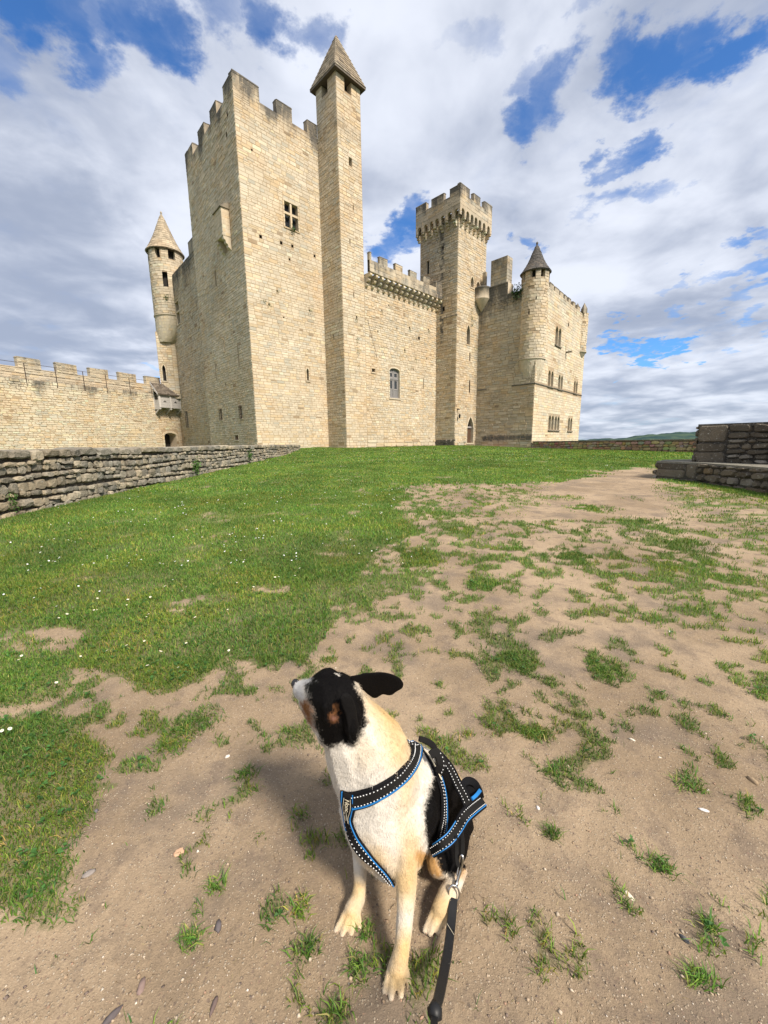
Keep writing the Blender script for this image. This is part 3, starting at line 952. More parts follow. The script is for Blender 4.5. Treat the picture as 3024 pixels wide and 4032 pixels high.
core = MB(); sheet(core, FG, 0, GL, 0, GZ, hG + sG, stainf=GST)
for h in sG:
    q = [(h['u0'], h['z0']), (h['u1'], h['z0']), (h['u1'], h['z1']), (h['u0'], h['z1'])]
    core.mesh([FG.at(*p) for p in q] + [FG.at(*p, -.3) for p in q], [(0, 1, 5, 4), (1, 2, 6, 5), (2, 3, 7, 6), (3, 0, 4, 7), (4, 5, 6, 7)], (.1, .08, .06, .3))
B0, B1 = FG.at(0, 0, -6), FG.at(GL, 0, -6)
core.poly([B0, B1, B1 + UPZ * 15, B0 + UPZ * 15], MORTAR)
core.poly([FG.at(0, GZ), FG.at(GL, GZ), FG.at(GL, GZ, -1.4), FG.at(0, GZ, -1.4)], (.3, .25, .18, .6))
core.poly([FG.at(0, GZ, -1.4), FG.at(GL, GZ, -1.4), B1 + UPZ * 15, B0 + UPZ * 15], (.2, .16, .13, .6))
core.build('wall', M['stone'], rng_)
st = lay(FG, 0, GL, 1.55, GZ - .05, [ex(h, .17) for h in hG] + [ex(h, .02) for h in sG], seed=51, ch=(.16, .31), sw=(.2, .6), out=(.004, .036), jit=.014, tint=trange, stain=GST)
st += lay(FG, 0, GL, .35, 1.55, [], seed=52, ch=(.32, .5), sw=(.5, 1.3), out=(.03, .10), jit=.03, cut=.07, tint=trange, stain=GST)
# parapet carried on corbels
PO, PT = .82, .30
FP = Face(FG.at(0, 0, PO), d1, -d2); PZ0, PZ1, PZT = 17.14, 18.16, 18.84
pm_ = MB(); pst = lambda u, z: min(1, .55 + .3 * sin(u * .9 + 2))
sheet(pm_, FP, 0, GL, PZ0, PZ1, [], (*[x * .85 for x in LIME], .6), 0, pst)
sheet(pm_, FP, 0, GL, PZ0, PZ1, [], (*[x * .85 for x in LIME], .6), -PT, pst)
pm_.poly([FP.at(0, PZ0, 0), FP.at(GL, PZ0, 0), FP.at(GL, PZ0, -PT), FP.at(0, PZ0, -PT)], (*LIME, .3))
pm_.poly([FP.at(0, PZ1, 0), FP.at(GL, PZ1, 0), FP.at(GL, PZ1, -PT), FP.at(0, PZ1, -PT)], (.3, .26, .2, .8))
pm_.build('parapet', M['stone'], rng_)
spn = [(0, .24), (4.07 - o, 5.13 - o), (6.24 - o, 7.29 - o), (8.44 - o, 9.49 - o), (10.6 - o, 11.62 - o), (12.81 - o, 13.9 - o)]
gG = merlons(rng_, FP, spn, PZ1, PZT, PT, rnd, None, 0, .7)
st += lay(FP, 0, GL, PZ0, PZT - .06, gG, seed=53, ch=(.3, .42), sw=(.4, 1.0), out=(.004, .02), jit=.006, tint=lambda r, u, z: lime(r, 0, .25, .9 if u < 9.6 else .62), stain=lambda u, z: min(1, .52 + .4 * nv(u, z, 0, .8) + (.3 if u > 9.6 else 0)))
finish(st, rng_, M['stone'])


def corbel3(parent, F, u, w, z0, dz, reach, steps=3, c=None, st_=.12):
    """stack of rounded corbel stones, each reaching farther out"""
    for i in range(steps):
        k1 = reach * (i + 1) / steps; za, zb = z0 + dz * i + .012, z0 + dz * (i + 1)
        pr = [(-.02, za), (k1 - dz * .5, za)] + [(k1 - dz * .5 + dz * .5 * sin(t), za + (dz - .012) * .5 * (1 - cos(t))) for t in (pi / 5, 2 * pi / 5, 3 * pi / 5, 4 * pi / 5)] + [(k1 - dz * .5, zb), (-.02, zb)]
        n = len(pr); mb = MB(); V = [F.at(u - w / 2, z, k) for k, z in pr] + [F.at(u + w / 2, z, k) for k, z in pr]
        mb.mesh(V, [tuple(range(n)), tuple(range(2 * n - 1, n - 1, -1))] + [(j, (j + 1) % n, n + (j + 1) % n, n + j) for j in range(n)],
                (*(c or lime(rnd, 0, 0, 1.05)), st_))
        mb.build('corbel', M['stone'], parent)


NCB = 15
for i in range(NCB):
    corbel3(rng_, FG, .22 + i * (GL - .36) / (NCB - 1), .26, 16.02, .37, PO)


def wooden(w):
    h = hG[0]; a, b, z0, z1 = h['u0'], h['u1'], h['z0'], h['z1']; um = (a + b) / 2
    fr = MB(); cv = top_curve(h); k = -.3; g = (1, 1, 1, 0)
    bx = lambda mb, p, q, c, d, k0, k1: mb.box(FG.at(p, c, k0), FG.d * (q - p), FG.n * (k1 - k0), UPZ * (d - c), g)
    for (p, q) in ((a, a + .1), (b - .1, b), (um - .07, um + .07)):
        bx(fr, p, q, z0, 8.78 if p != um - .07 else 8.93, -.3, -.2)
    bx(fr, a, b, 7.86, 8.06, -.3, -.18); bx(fr, a, b, z0, z0 + .14, -.3, -.17)
    # curved head board
    V = [FG.at(u, z, -.22) for u, z in cv] + [FG.at(u, min(z, 8.62), -.22) for u, z in cv]
    n = len(cv); fr.mesh(V, [(i, i + 1, n + i + 1, n + i) for i in range(n - 1)], g)
    fr.build('window_frame', M['grey_wood'], w)
    for (p, q) in ((a + .1, um - .07), (um + .07, b - .1)):
        for (c, d, nm) in ((8.06, 8.62, 'glass'), (6.85, 7.86, 'glass'), (z0 + .14, 6.85, 'panel')):
            lf = MB(); s = .09
            if nm == 'glass':
                bx(lf, p, p + s, c, d, -.29, -.23); bx(lf, q - s, q, c, d, -.29, -.23); bx(lf, p + s, q - s, c, c + s, -.29, -.231); bx(lf, p + s, q - s, d - s, d, -.29, -.231)
                lf.build('casement', M['pale_wood'], w)
                pn = MB(); pn.poly([FG.at(p + s, c + s, -.27), FG.at(q - s, c + s, -.27), FG.at(q - s, d - s, -.27), FG.at(p + s, d - s, -.27)], g)
                for i in range(1, 4):
                    zz = c + (d - c) * i / 4; pn.box(FG.at(p + s, zz, -.268), FG.d * (q - p - 2 * s), FG.n * .01, UPZ * .015, g)
                pn.build('pane', M['glass'], w)
            else:
                bx(lf, p, q, c, d, -.3, -.26); m = (p + q) / 2
                bx(lf, p, p + .08, c, d, -.26, -.235); bx(lf, q - .08, q, c, d, -.26, -.235); bx(lf, m - .03, m + .03, c, d, -.26, -.24)
                lf.build('shutter_panel', M['grey_wood'], w)


opening(rng_, FG, hG[0], rnd, 'window', extra=wooden, depth=.5, sur=.16); opening(rng_, FG, hG[1], rnd, 'small_window', 'glass', sur=.1, depth=.3)
# crack running down the wall
ck = MB(); pts = [(3.1, 13.1), (3.25, 12.6), (3.5, 11.9), (3.7, 11.2), (4.0, 10.5), (4.2, 9.9), (4.25, 9.4)]
ck.tube([FG.at(u - o, z, .028) for u, z in pts], .016, 4, (.09, .06, .04, 0)); ck.build('crack', M['stone'], rng_)

# ---- square tower with machicolated top ------------------------------------
don = thing('castle_tower', 'tall square tower crowned by arched machicolations and a pointed doorway at its foot', 'castle tower')
DL, DR_ = 5.32, 5.68; DZ = 25.5
FDL = Face(Wc(13.97, -2.86), d2, -d1); FDR = Face(Wc(13.97, -2.86), d1, -d2); o = 13.97
hDR = [hole(16.5 - o, 17.85 - o, 1.05, 4.2, 'point', 2.75), hole(15.95 - o, 16.62 - o, 12.35, 14.5, 'point', 13.7), hole(16.55 - o, 17.12 - o, 18.6, 19.75, 'point', 19.2),
       hole(17.75 - o, 18.4 - o, 18.5, 19.55, 'point', 19.1)]
sDR = [hole(16.62 - o, 16.8 - o, 10.6, 11.47), hole(16.7 - o, 16.9 - o, 7.0, 8.4)]
hDL = [hole(3.96, 4.36, 20.4, 21.85)]
sDL = [hole(1.95, 2.15, 22.4, 22.65), hole(1.7, 2.0, 15.9, 16.35)]


def DST(u, z):
    return min(1, .16 + .5 * max(0, (z - 20) / 5) + .62 * max(0, 1 - abs(u - 1.35) / .55) * (.6 if z > 8 else .2) + .8 * max(0, 1 - (z - .7) / .8))


def DSTL(u, z):
    return min(1, .2 + .3 * max(0, (z - 20) / 5) + .9 * max(0, 1 - abs(u - 2.1) / .5) * (1 if 12 < z < 25 else .2) + .95 * max(0, 1 - (z - .7) / 1.0))


core = MB(); sheet(core, FDL, 0, DL, 0, DZ, hDL + sDL, stainf=DSTL); sheet(core, FDR, 0, DR_, 0, DZ, hDR + sDR, stainf=DST)
for h, F in [(h, FDR) for h in sDR] + [(h, FDL) for h in sDL]:
    q = [(h['u0'], h['z0']), (h['u1'], h['z0']), (h['u1'], h['z1']), (h['u0'], h['z1'])]
    core.mesh([F.at(*p) for p in q] + [F.at(*p, -.3) for p in q], [(0, 1, 5, 4), (1, 2, 6, 5), (2, 3, 7, 6), (3, 0, 4, 7), (4, 5, 6, 7)], (.1, .08, .06, .3))
P = [FDL.at(DL, 0), FDL.at(DL, 0) + d1 * DR_, FDR.at(DR_, 0)]
for p, q in zip(P, P[1:]):
    core.poly([p, q, q + UPZ * DZ, p + UPZ * DZ], MORTAR)
core.build('wall', M['stone'], don)


def tdon(r, u, z):
    return lime(r, .12, .04, .95)


st = lay(FDR, 0, DR_, 1.3, DZ - .3, [ex(h, .17) for h in hDR] + [ex(h, .02) for h in sDR], seed=61, ch=(.19, .32), sw=(.26, .66), out=(.004, .035), jit=.012, tint=tdon, stain=DST)
st += lay(FDL, 0, DL, 1.3, DZ - .3, [ex(h, .1) for h in hDL] + [ex(h, .02) for h in sDL], seed=62, ch=(.19, .32), sw=(.26, .66), out=(.004, .045), jit=.014, tint=tdon, stain=DSTL)
st += lay(FDR, -.12, 2.3, .4, 1.3, [], seed=63, ch=(.28, .45), sw=(.4, 1.0), out=(.08, .16), jit=.03, cut=.06, tint=tdon, stain=lambda u, z: .55)
st += lay(FDL, -.1, 3.0, .4, 1.5, [], seed=64, ch=(.28, .42), sw=(.4, 1.0), out=(.06, .2), jit=.04, cut=.08, tint=tdon, stain=lambda u, z: .95)
lg = MB(); lg.box(FDL.at(-.06, 15.08, -.05), FDL.d * 1.85, FDL.n * .12, UPZ * .13, (*[x * .7 for x in LIME], .8)); lg.build('ledge', M['stone'], don)
# crown
CO = .60; c0 = Wc(13.97 - CO, -2.86 - CO)
FCL = Face(c0, d2, -d1); FCR = Face(c0, d1, -d2); CLn, CRn = 6.1, 6.28
uR = [13.9, 14.78, 15.62, 16.4, 17.18, 18.06, 19.0]; uL = [-2.98, -2.1, -1.19, -.4, .37, 1.18, 2.1]
aR = [hole(x - 13.37 - .27, x - 13.37 + .27, 24.72, 25.42, 'round', 25.12) for x in uR]
aL = [hole(x + 3.46 - .27, x + 3.46 + .27, 24.72, 25.38, 'round', 25.1) for x in uL]
cs = lambda u, z: min(1, .38 + .5 * max(0, (z - 26.2) / 1.2) + .25 * sin(u * 1.9 + z) ** 2)
mb = MB()
for F, L, a in ((FCL, CLn, aL), (FCR, CRn, aR)):
    sheet(mb, F, 0, L, 24.72, 26.82, a, (*[x * .8 for x in LIME], .3), 0, cs)
    sheet(mb, F, .35, L, 25.45, 26.82, [], (*[x * .7 for x in LIME], .5), -.38, cs)
    mb.poly([F.at(0, 26.82), F.at(L, 26.82), F.at(L, 26.82, -.38), F.at(0, 26.82, -.38)], (.3, .25, .2, .7))
    for h in a:
        cv = [(h['u1'], h['z0'])] + top_curve(h)[::-1] + [(h['u0'], h['z0'])]
        V = [F.at(*p) for p in cv] + [F.at(*p, -.3) for p in cv]; n = len(cv)
        mb.mesh(V, [(i, i + 1, n + i + 1, n + i) for i in range(n - 1)], (*[x * .85 for x in LIME], .2))
    us = sorted([h['u0'] for h in a] + [h['u1'] for h in a]); us = [0] + us + [L]
    for i in range(0, len(us), 2):
        mb.poly([F.at(us[i], 24.72), F.at(us[i + 1], 24.72), F.at(us[i + 1], 24.72, -.3), F.at(us[i], 24.72, -.3)], (*[x * .8 for x in LIME], .2))
far1, far2 = c0 + d1 * CRn, c0 + d2 * CLn
far = far1 + d2 * CLn
for p, q in ((far1, far), (far, far2)):
    mb.poly([p + UPZ * 24.72, q + UPZ * 24.72, q + UPZ * 26.82, p + UPZ * 26.82], MORTAR)
    w_ = np.array(Wc(16.8, -.3)) - (p + q) / 2; w_ = w_ / np.linalg.norm(w_) * .38
    mb.poly([p + UPZ * 25.45 + w_, q + UPZ * 25.45 + w_, q + UPZ * 26.82 + w_, p + UPZ * 26.82 + w_], MORTAR)
    mb.poly([p + UPZ * 26.82, q + UPZ * 26.82, q + UPZ * 26.82 + w_, p + UPZ * 26.82 + w_], MORTAR)
mb.poly([Wc(13.97, -2.86, 25.52), Wc(19.6, -2.86, 25.52), Wc(19.6, 2.46, 25.52), Wc(13.97, 2.46, 25.52)], MORTAR)
mb.build('parapet', M['stone'], don)
g1 = merlons(don, FCL, [(0, 1.38), (2.16, 3.86), (4.55, CLn)], 26.82, 27.6, .38, rnd, None, 0, .7)
g2 = merlons(don, FCR, [(0, 1.7), (2.5, 3.78), (4.68, CRn)], 26.82, 27.66, .38, rnd, None, 0, .7)
merlons(don, Face(far2, d1, d2), [(0, 1.6), (2.4, 3.8), (4.6, CRn)], 26.82, 27.6, .38, rnd, None, 0, .7)
merlons(don, Face(far1, d2, d1), [(0, 1.4), (2.2, 3.9), (4.6, CLn)], 26.82, 27.6, .38, rnd, None, 0, .7)
tcr = lambda r, u, z: lime(r, .02, .12, .9)
st += lay(FCL, 0, CLn, 24.74, 27.55, [(h['u0'] - .1, h['u1'] + .1, h['z0'], h['z1'] + .1) for h in aL] + g1, seed=65, ch=(.28, .38), sw=(.45, 1.0), out=(.004, .02), jit=.006, tint=tcr, stain=cs)
st += lay(FCR, 0, CRn, 24.74, 27.6, [(h['u0'] - .1, h['u1'] + .1, h['z0'], h['z1'] + .1) for h in aR] + g2, seed=66, ch=(.28, .38), sw=(.45, 1.0), out=(.004, .02), jit=.006, tint=tcr, stain=cs)
finish(st, don, M['stone'])
for F, arr, off in ((FDL, uL, 2.86), (FDR, uR, -13.97)):
    e = [x + off for x in arr]; mids = [e[0] - .5] + [(p + q) / 2 for p, q in zip(e, e[1:])] + [e[-1] + .45]
    for m in mids:
        if m > -.3: corbel3(don, F, max(m, .1), .26, 24.02, .24, CO)


def door(w):
    h = hDR[0]; a, b = h['u0'], h['u1']; g = (1, 1, 1, 0); k = -.42
    n = 6
    for i in range(n):
        mb = MB(); p = a + (b - a) * i / n; mb.box(FDR.at(p + .006, 1.05, k), FDR.d * ((b - a) / n - .012), FDR.n * .06, UPZ * 1.8, g)
        mb.build('door_board', M['brown_wood'], w)
    mb = MB(); mb.box(FDR.at(a, 2.85, k - .01), FDR.d * (b - a), FDR.n * .2, UPZ * .2, g); mb.build('lintel_beam', M['pale_wood'], w)
    for i in range(7):
        mb = MB(); p = a + (b - a) * (i + .8) / 8.2; q = abs(p - (a + b) / 2) / ((b - a) / 2)
        mb.tube([FDR.at(p, 3.05, k + .08), FDR.at(p, 4.2 - 1.1 * q ** 1.4, k + .08)], .016, 5); mb.build('bar', M['iron'], w)


opening(don, FDR, hDR[0], rnd, 'doorway', depth=.55, sur=.2, extra=door)
opening(don, FDR, hDR[1], rnd, 'window', sur=.14); opening(don, FDR, hDR[2], rnd, 'window', sur=.12); opening(don, FDR, hDR[3], rnd, 'window', sur=.12)
opening(don, FDL, hDL[0], rnd, 'window', sur=.08, depth=.25)
ln = MB(); p = FDR.at(.46, 4.3, 0)
ln.tube([FDR.at(.46, 4.45, .0), FDR.at(.46, 4.5, .2), FDR.at(.46, 4.38, .3)], .02, 5); ln.tube([FDR.at(.46, 4.38, .3), FDR.at(.46, 4.3, .3), FDR.at(.46, 3.95, .3), FDR.at(.46, 3.9, .3)], [.05, .13, .09, .02], 6)
ln.build('wall_lantern', M['lantern'])
tag(bpy.data.objects['wall_lantern'], 'small black bracket lantern left of the pointed doorway', 'lantern')
cmb = MB(); cmb.box(FDR.at(.3, 4.88, 0), FDR.d * .16, FDR.n * .2, UPZ * .14); cmb.tube([FDR.at(.38, 4.95, .2), FDR.at(.38, 4.9, .34)], .05, 6)
tag(cmb.build('security_camera', M['lantern']), 'tiny grey camera above the lantern on the square tower', 'camera')

# ---- lodging block on the right ---------------------------------------------
lod = thing('castle_lodging', 'broad right-hand limestone lodging block with paired lancet windows and dark cone-roofed turret', 'castle building')
L0 = Wc(18.4, -10.15); A41 = radians(41.5); dl = np.array([sin(A41), cos(A41), 0]); nl = np.array([dl[1], -dl[0], 0])
FLL = Face(L0, d2, -d1); FLR = Face(L0, dl, nl); LLn, LRn = 7.6, 17.7; LZ = 17.6
lan = [(5.55, 7.55, 12.37, 14.45), (3.98, 5.72, 7.52, 9.35), (7.55, 9.2, 7.52, 9.25), (13.85, 15.5, 7.52, 9.2), (4.95, 6.78, 2.5, 4.3), (7.12, 8.9, 2.5, 4.27), (12.4, 14.2, 2.46, 4.25)]
hLR = []
for (a, b, z0, z1) in lan:
    m = (a + b) / 2; hLR += [hole(a, m - .1, z0, z1, 'point', z1 - .5), hole(m + .1, b, z0, z1, 'point', z1 - .5)]
sLR = [hole(9.5, 9.6, 12.3, 13.0), hole(9.9, 10.2, 15.2, 15.6)]
LST = topstain(17.9, 3.5, .6, .08, 1.5, .9)


def LLST(u, z):
    return min(1, .28 + .6 * max(0, (z - 13.5) / 3.4) + .95 * max(0, 1 - abs(z - 1.6) / .6) * (u < 6.4) + .4 * max(0, 1 - abs(u - 6.9) / .6))


core = MB(); sheet(core, FLR, 0, LRn, 0, LZ, hLR + sLR, stainf=LST); sheet(core, FLL, 0, LLn, 0, 17.35, [], stainf=LLST)
sheet(core, FLL, 3.65, LLn, 17.35, 18.6, [], stainf=LLST)
for h in sLR:
    q = [(h['u0'], h['z0']), (h['u1'], h['z0']), (h['u1'], h['z1']), (h['u0'], h['z1'])]
    core.mesh([FLR.at(*p) for p in q] + [FLR.at(*p, -.3) for p in q], [(0, 1, 5, 4), (1, 2, 6, 5), (2, 3, 7, 6), (3, 0, 4, 7), (4, 5, 6, 7)], (.1, .08, .06, .3))
E1 = FLR.at(LRn, 0); E2 = E1 + d2 * 12; E3 = L0 + d2 * 12
for p, q in ((E1, E2), (E2, E3)):
    core.poly([p, q, q + UPZ * LZ, p + UPZ * LZ], MORTAR)
core.poly([L0 + UPZ * 17.3, E1 + UPZ * 17.3, E2 + UPZ * 17.3, E3 + UPZ * 17.3], (.2, .17, .13, .7))
core.poly([FLL.at(3.65, 17.35), FLL.at(3.65, 18.6), FLL.at(3.65, 18.6, -1.2), FLL.at(3.65, 17.35, -1.2)], (*LIME, .5))
core.poly([FLL.at(3.65, 18.6), FLL.at(LLn, 18.6), FLL.at(LLn, 18.6, -1.2), FLL.at(3.65, 18.6, -1.2)], (*LIME, .7))
core.build('wall', M['stone'], lod)
msp = [(3.05, 4.15), (4.6, 6.0), (6.35, 7.5), (8.0, 8.8), (9.5, 10.4), (11.4, 12.2), (13.2, 14.3)]
gLd = merlons(lod, FLR, msp, 17.85, 18.4, .5, rnd, None, 0, .65, 'stone', True)
cp = MB(); cp.box(FLR.at(2.4, 17.6, -.5), FLR.d * 12.2, FLR.n * .5, UPZ * .25, (*[x * .85 for x in LIME], .5)); cp.build('parapet', M['stone'], lod)
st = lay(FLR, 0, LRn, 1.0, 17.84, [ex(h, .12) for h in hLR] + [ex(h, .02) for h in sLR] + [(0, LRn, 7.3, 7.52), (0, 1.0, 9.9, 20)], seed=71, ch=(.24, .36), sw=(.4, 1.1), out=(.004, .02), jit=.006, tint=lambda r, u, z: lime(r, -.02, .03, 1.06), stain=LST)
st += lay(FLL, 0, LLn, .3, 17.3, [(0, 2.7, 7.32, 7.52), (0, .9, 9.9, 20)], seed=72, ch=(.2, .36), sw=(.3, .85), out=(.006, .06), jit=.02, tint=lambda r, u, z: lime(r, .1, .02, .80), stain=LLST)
st += lay(FLL, 3.65, LLn, 17.35, 18.55, [], seed=73, ch=(.26, .36), sw=(.35, .8), out=(.006, .03), jit=.01, tint=lambda r, u, z: lime(r, .05, .05, .85), stain=LLST)
for h, (a, b, z0, z1) in zip([None] * 7, lan):
    for hh in [x for x in hLR if x['z0'] == z0 and a - .01 <= x['u0'] and x['u1'] <= b + .01]:
        opening(lod, FLR, hh, rnd, 'lancet_window', sur=.08, depth=.5, outer=.02)
    mb = MB(); m = (a + b) / 2
    mb.tube([FLR.at(m, z0, -.08), FLR.at(m, z0 + .1, -.08), FLR.at(m, z1 - .55, -.08), FLR.at(m, z1 - .42, -.08)], [.11, .07, .07, .12], 8, (*[x * .9 for x in LIME], .2)); mb.build('colonnette', M['stone'], lod, True)
    mb = MB(); mb.box(FLR.at(a - .15, z0 - .16, -.02), FLR.d * (b - a + .3), FLR.n * .16, UPZ * .12, (*[x * .55 for x in LIME], .8)); mb.build('sill', M['stone'], lod)
for F, a, b in ((FLR, -.09, LRn), (FLL, -.09, 2.66)):
    mb = MB(); mb.mesh([F.at(a, 7.34, -.02), F.at(b, 7.34, -.02), F.at(b, 7.36, .05), F.at(a, 7.36, .05), F.at(a, 7.45, .09), F.at(b, 7.45, .09), F.at(b, 7.52, -.02), F.at(a, 7.52, -.02)],
                       [(0, 1, 2, 3), (3, 2, 5, 4), (4, 5, 6, 7)], (*[x * .5 for x in LIME], .85)); mb.build('string_course', M['stone'], lod)
mb = MB(); mb.box(FLL.at(5.95, 7.28, -.02), FLL.d * 1.2, FLL.n * .1, UPZ * .13, (*[x * .5 for x in LIME], .9)); mb.build('string_course', M['stone'], lod)
# chimney-like gable block
ch_ = MB(); cb0 = Wc(18.4, -6.31, 18.6); cc_ = (*[x * .62 for x in LIME], .75)
ch_.box(cb0 + np.array([.0, 0, 0]) - d1 * .0, d1 * 1.15, d2 * 2.01, UPZ * 2.75, cc_)
ch_.box(Wc(18.32, -6.45, 18.5), d1 * 1.3, d2 * 2.5, UPZ * .12, (*[x * .45 for x in LIME], .9))
ch = ch_.build('gable_block', M['stone'], lod)
sb = lay(Face(Wc(18.4, -6.31), d2, -d1), 0, 2.01, 18.62, 21.33, seed=74, ch=(.24, .36), sw=(.3, .7), out=(.004, .03), tint=lambda r, u, z: lime(r, 0, .1, .68), stain=lambda u, z: .45 + .4 * (z - 18.6) / 2.7)
sb += lay(Face(Wc(18.4, -6.31), d1, -d2), 0, 1.15, 18.62, 21.33, seed=75, ch=(.3, .5), sw=(.4, .9), out=(.004, .02), tint=lambda r, u, z: lime(r, 0, .2, .75), stain=lambda u, z: .6)
for s_, m_ in sb: m_.build('stone', M['stone'], ch)
# corner turret with dark cone


def taperR(F, u, t):
    a = F.at(u, 10.0, -.03); k = t; c = np.array([19.4, -9.15]); 
    ctr = Wc(19.4, -9.15)[:2]; v = a[:2] - ctr; q = Wc(19.3, -9.25)[:2] * k + ctr * (1 - k)
    return np.array([*(q + v * (1 - .40 * k ** 1.2)), 10.0 - 2.3 * t])


st += round_turret(lod, Wc(19.4, -9.15), 1.43, 10.0, 18.95, 18.15, 1.56, 21.75, 77, [(-1.0, .33), (-.18, .36), (.55, .34), (1.4, .34), (2.6, .4), (-2.2, .4)],
                   winds=[(-.35, .16, 14.6, 14.85), (.12, .1, 15.9, 16.2)], taper=taperR, ccol=(.15, .135, .118), cst=.8, conc=.16, sstain=topstain(18.9, 2.6, .75, .05, .6))
# turret at the far right corner
Ct = FLR.at(16.35, 0, -.95); st += round_turret(lod, Ct, 1.45, 13.0, 18.0, 17.4, 1.3, 18.6, 78, [(-.6, .3), (.5, .3)], taper=lambda F, u, t: np.array([*(Ct[:2] + (F.at(u, 13, -.03)[:2] - Ct[:2]) * (1 - .98 * t)), 13.0 - 1.6 * t ** .8]), sstain=lambda u, z: .35)
for an in (-.75, .0, .75):
    a = atan2(CAM[1] - Ct[1], CAM[0] - Ct[0]) + an; e = np.array([cos(a), sin(a), 0]); t_ = np.array([-e[1], e[0], 0]); p = Ct + e * 1.2 + UPZ * 17.9
    mb = MB(); w = .32
    V = [p - t_ * w - e * .2, p + t_ * w - e * .2, p + t_ * w + e * .25, p - t_ * w + e * .25]; V += [x + UPZ * .55 for x in V] + [p + UPZ * 1.35]
    mb.mesh(V, [(0, 1, 5, 4), (1, 2, 6, 5), (2, 3, 7, 6), (3, 0, 4, 7), (4, 5, 8), (5, 6, 8), (6, 7, 8), (7, 4, 8)], (*[x * .7 for x in LIME], .75)); mb.build('merlon', M['stone'], lod)
finish(st, lod, M['stone'])
sp = MB(); sp.box(FLR.at(9.55, 12.0, 0), FLR.d * .35, FLR.n * .7, UPZ * .14, (*[x * .5 for x in LIME], .8)); sp.build('waterspout', M['stone'], lod)
# half-round watch turret in the angle
bz = Wc(18.35, -3.25); bt = MB(); lm = lambda f, s: (*[x * f for x in LIME], s)
bt.lathe(bz, [(.02, 16.2), (.18, 16.4), (.5, 16.8), (.8, 17.2), (.95, 17.45), (.98, 17.5), (.94, 17.55), (.94, 18.55), (.99, 18.6), (.99, 18.72), (.8, 18.72), (.8, 18.3), (.01, 18.3)], 32,
         cols=[lm(.9, .1)] * 4 + [lm(.95, .2), lm(.9, .5), lm(.8, .6), lm(.6, .9), lm(.5, 1), lm(.5, 1), lm(.5, 1), lm(.5, 1), lm(.5, 1)])
bt.build('watch_turret', M['stone'], lod, True)
mb = MB(); mb.box(Wc(18.95, -3.3, 18.7), d1 * .3, d2 * .55, UPZ * 2.0, lm(.75, .6)); mb.build('merlon', M['stone'], lod)
# ---- curtain wall on the left with railing, hoarding ----------------------------
cur = thing('curtain_wall', 'long crenellated limestone curtain wall running in from the left edge to the keep', 'castle wall')
A24 = radians(24); dc = np.array([sin(A24), cos(A24), 0]); nc = np.array([dc[1], -dc[0], 0]); E0 = np.array([-27.14, 53.85, 0])
CLEN = 24.0; FC = Face(E0 - dc * CLEN, dc, nc); o = CLEN; CZ = 7.65
hC = [hole(o - 2.62, o - .87, 1.0, 2.85, 'seg', 2.47)]
CST = topstain(7.9, 2.6, .80, .05, 2.0, 2.2)
core = MB(); sheet(core, FC, 0, CLEN, 0, CZ, hC, stainf=CST)
core.poly([FC.at(0, CZ), FC.at(CLEN, CZ), FC.at(CLEN, CZ, -1.0), FC.at(0, CZ, -1.0)], (.3, .26, .19, .6))
core.poly([FC.at(0, 0), FC.at(0, CZ), FC.at(0, CZ, -1.5), FC.at(0, 0, -1.5)], MORTAR)
core.build('wall', M['stone'], cur)
FCp = Face(FC.at(0, 0, -1.0), dc, nc); CS, CT = 8.87, 9.83
pr = MB(); pcol = (*[x * .9 for x in LIME], .5)
sheet(pr, FCp, 0, CLEN, CZ - .1, CS, [], pcol, 0); sheet(pr, FCp, 0, CLEN, 0, CS, [], pcol, -.5)
pr.poly([FCp.at(0, CS), FCp.at(CLEN, CS), FCp.at(CLEN, CS, -.5), FCp.at(0, CS, -.5)], pcol)
pr.build('parapet', M['stone'], cur)
sp_ = [(o - 22.9, o - 21.0), (o - 19.65, o - 17.85), (o - 16.4, o - 14.52), (o - 13.16, o - 11.28), (o - 10.0, o - 8.06), (o - 6.8, o - 4.78), (o - 3.5, o - 1.6)]
gC = merlons(cur, FCp, sp_, CS, CT, .5, rnd, None, 0, .55)
tcur = lambda r, u, z: lime(r, .0, .06, 1.04)
st = lay(FC, 0, CLEN, 1.0, CZ - .02, [ex(h, .3) for h in hC], seed=81, ch=(.15, .29), sw=(.2, .6), out=(.008, .05), jit=.018, cut=.05, tint=tcur, stain=CST)
st += lay(FCp, 0, CLEN, CZ, CT - .06, gC + [(0, o - 22.9, CS, 99), (o - 1.6, o, CS, 99)], seed=82, ch=(.18, .3), sw=(.25, .65), out=(.008, .05), jit=.02, cut=.05, tint=lambda r, u, z: lime(r, 0, .1, .95), stain=lambda u, z: .30 + .35 * (z - CZ) / 2)
finish(st, cur, M['stone'])
opening(cur, FC, hC[0], rnd, 'archway', depth=1.3, sur=.3, outer=.05)
# iron railing along the wall walk
rl = thing('iron_railing', 'thin rusty iron railing along the top of the left curtain wall', 'railing')
for t in (-23.5, -21.3, -18.9, -16.4, -13.87, -11.34, -9.03, -6.38, -3.71):
    mb = MB(); mb.tube([FC.at(o + t, CZ - .5, .03), FC.at(o + t, 9.1, .03)], .035, 6); mb.build('post', M['iron'], rl)
for z in (9.1, 8.62, 8.14):
    mb = MB(); mb.tube([FC.at(0, z, .03), FC.at(o - .4, z, .03)], .022, 6); mb.build('rail', M['iron'], rl)
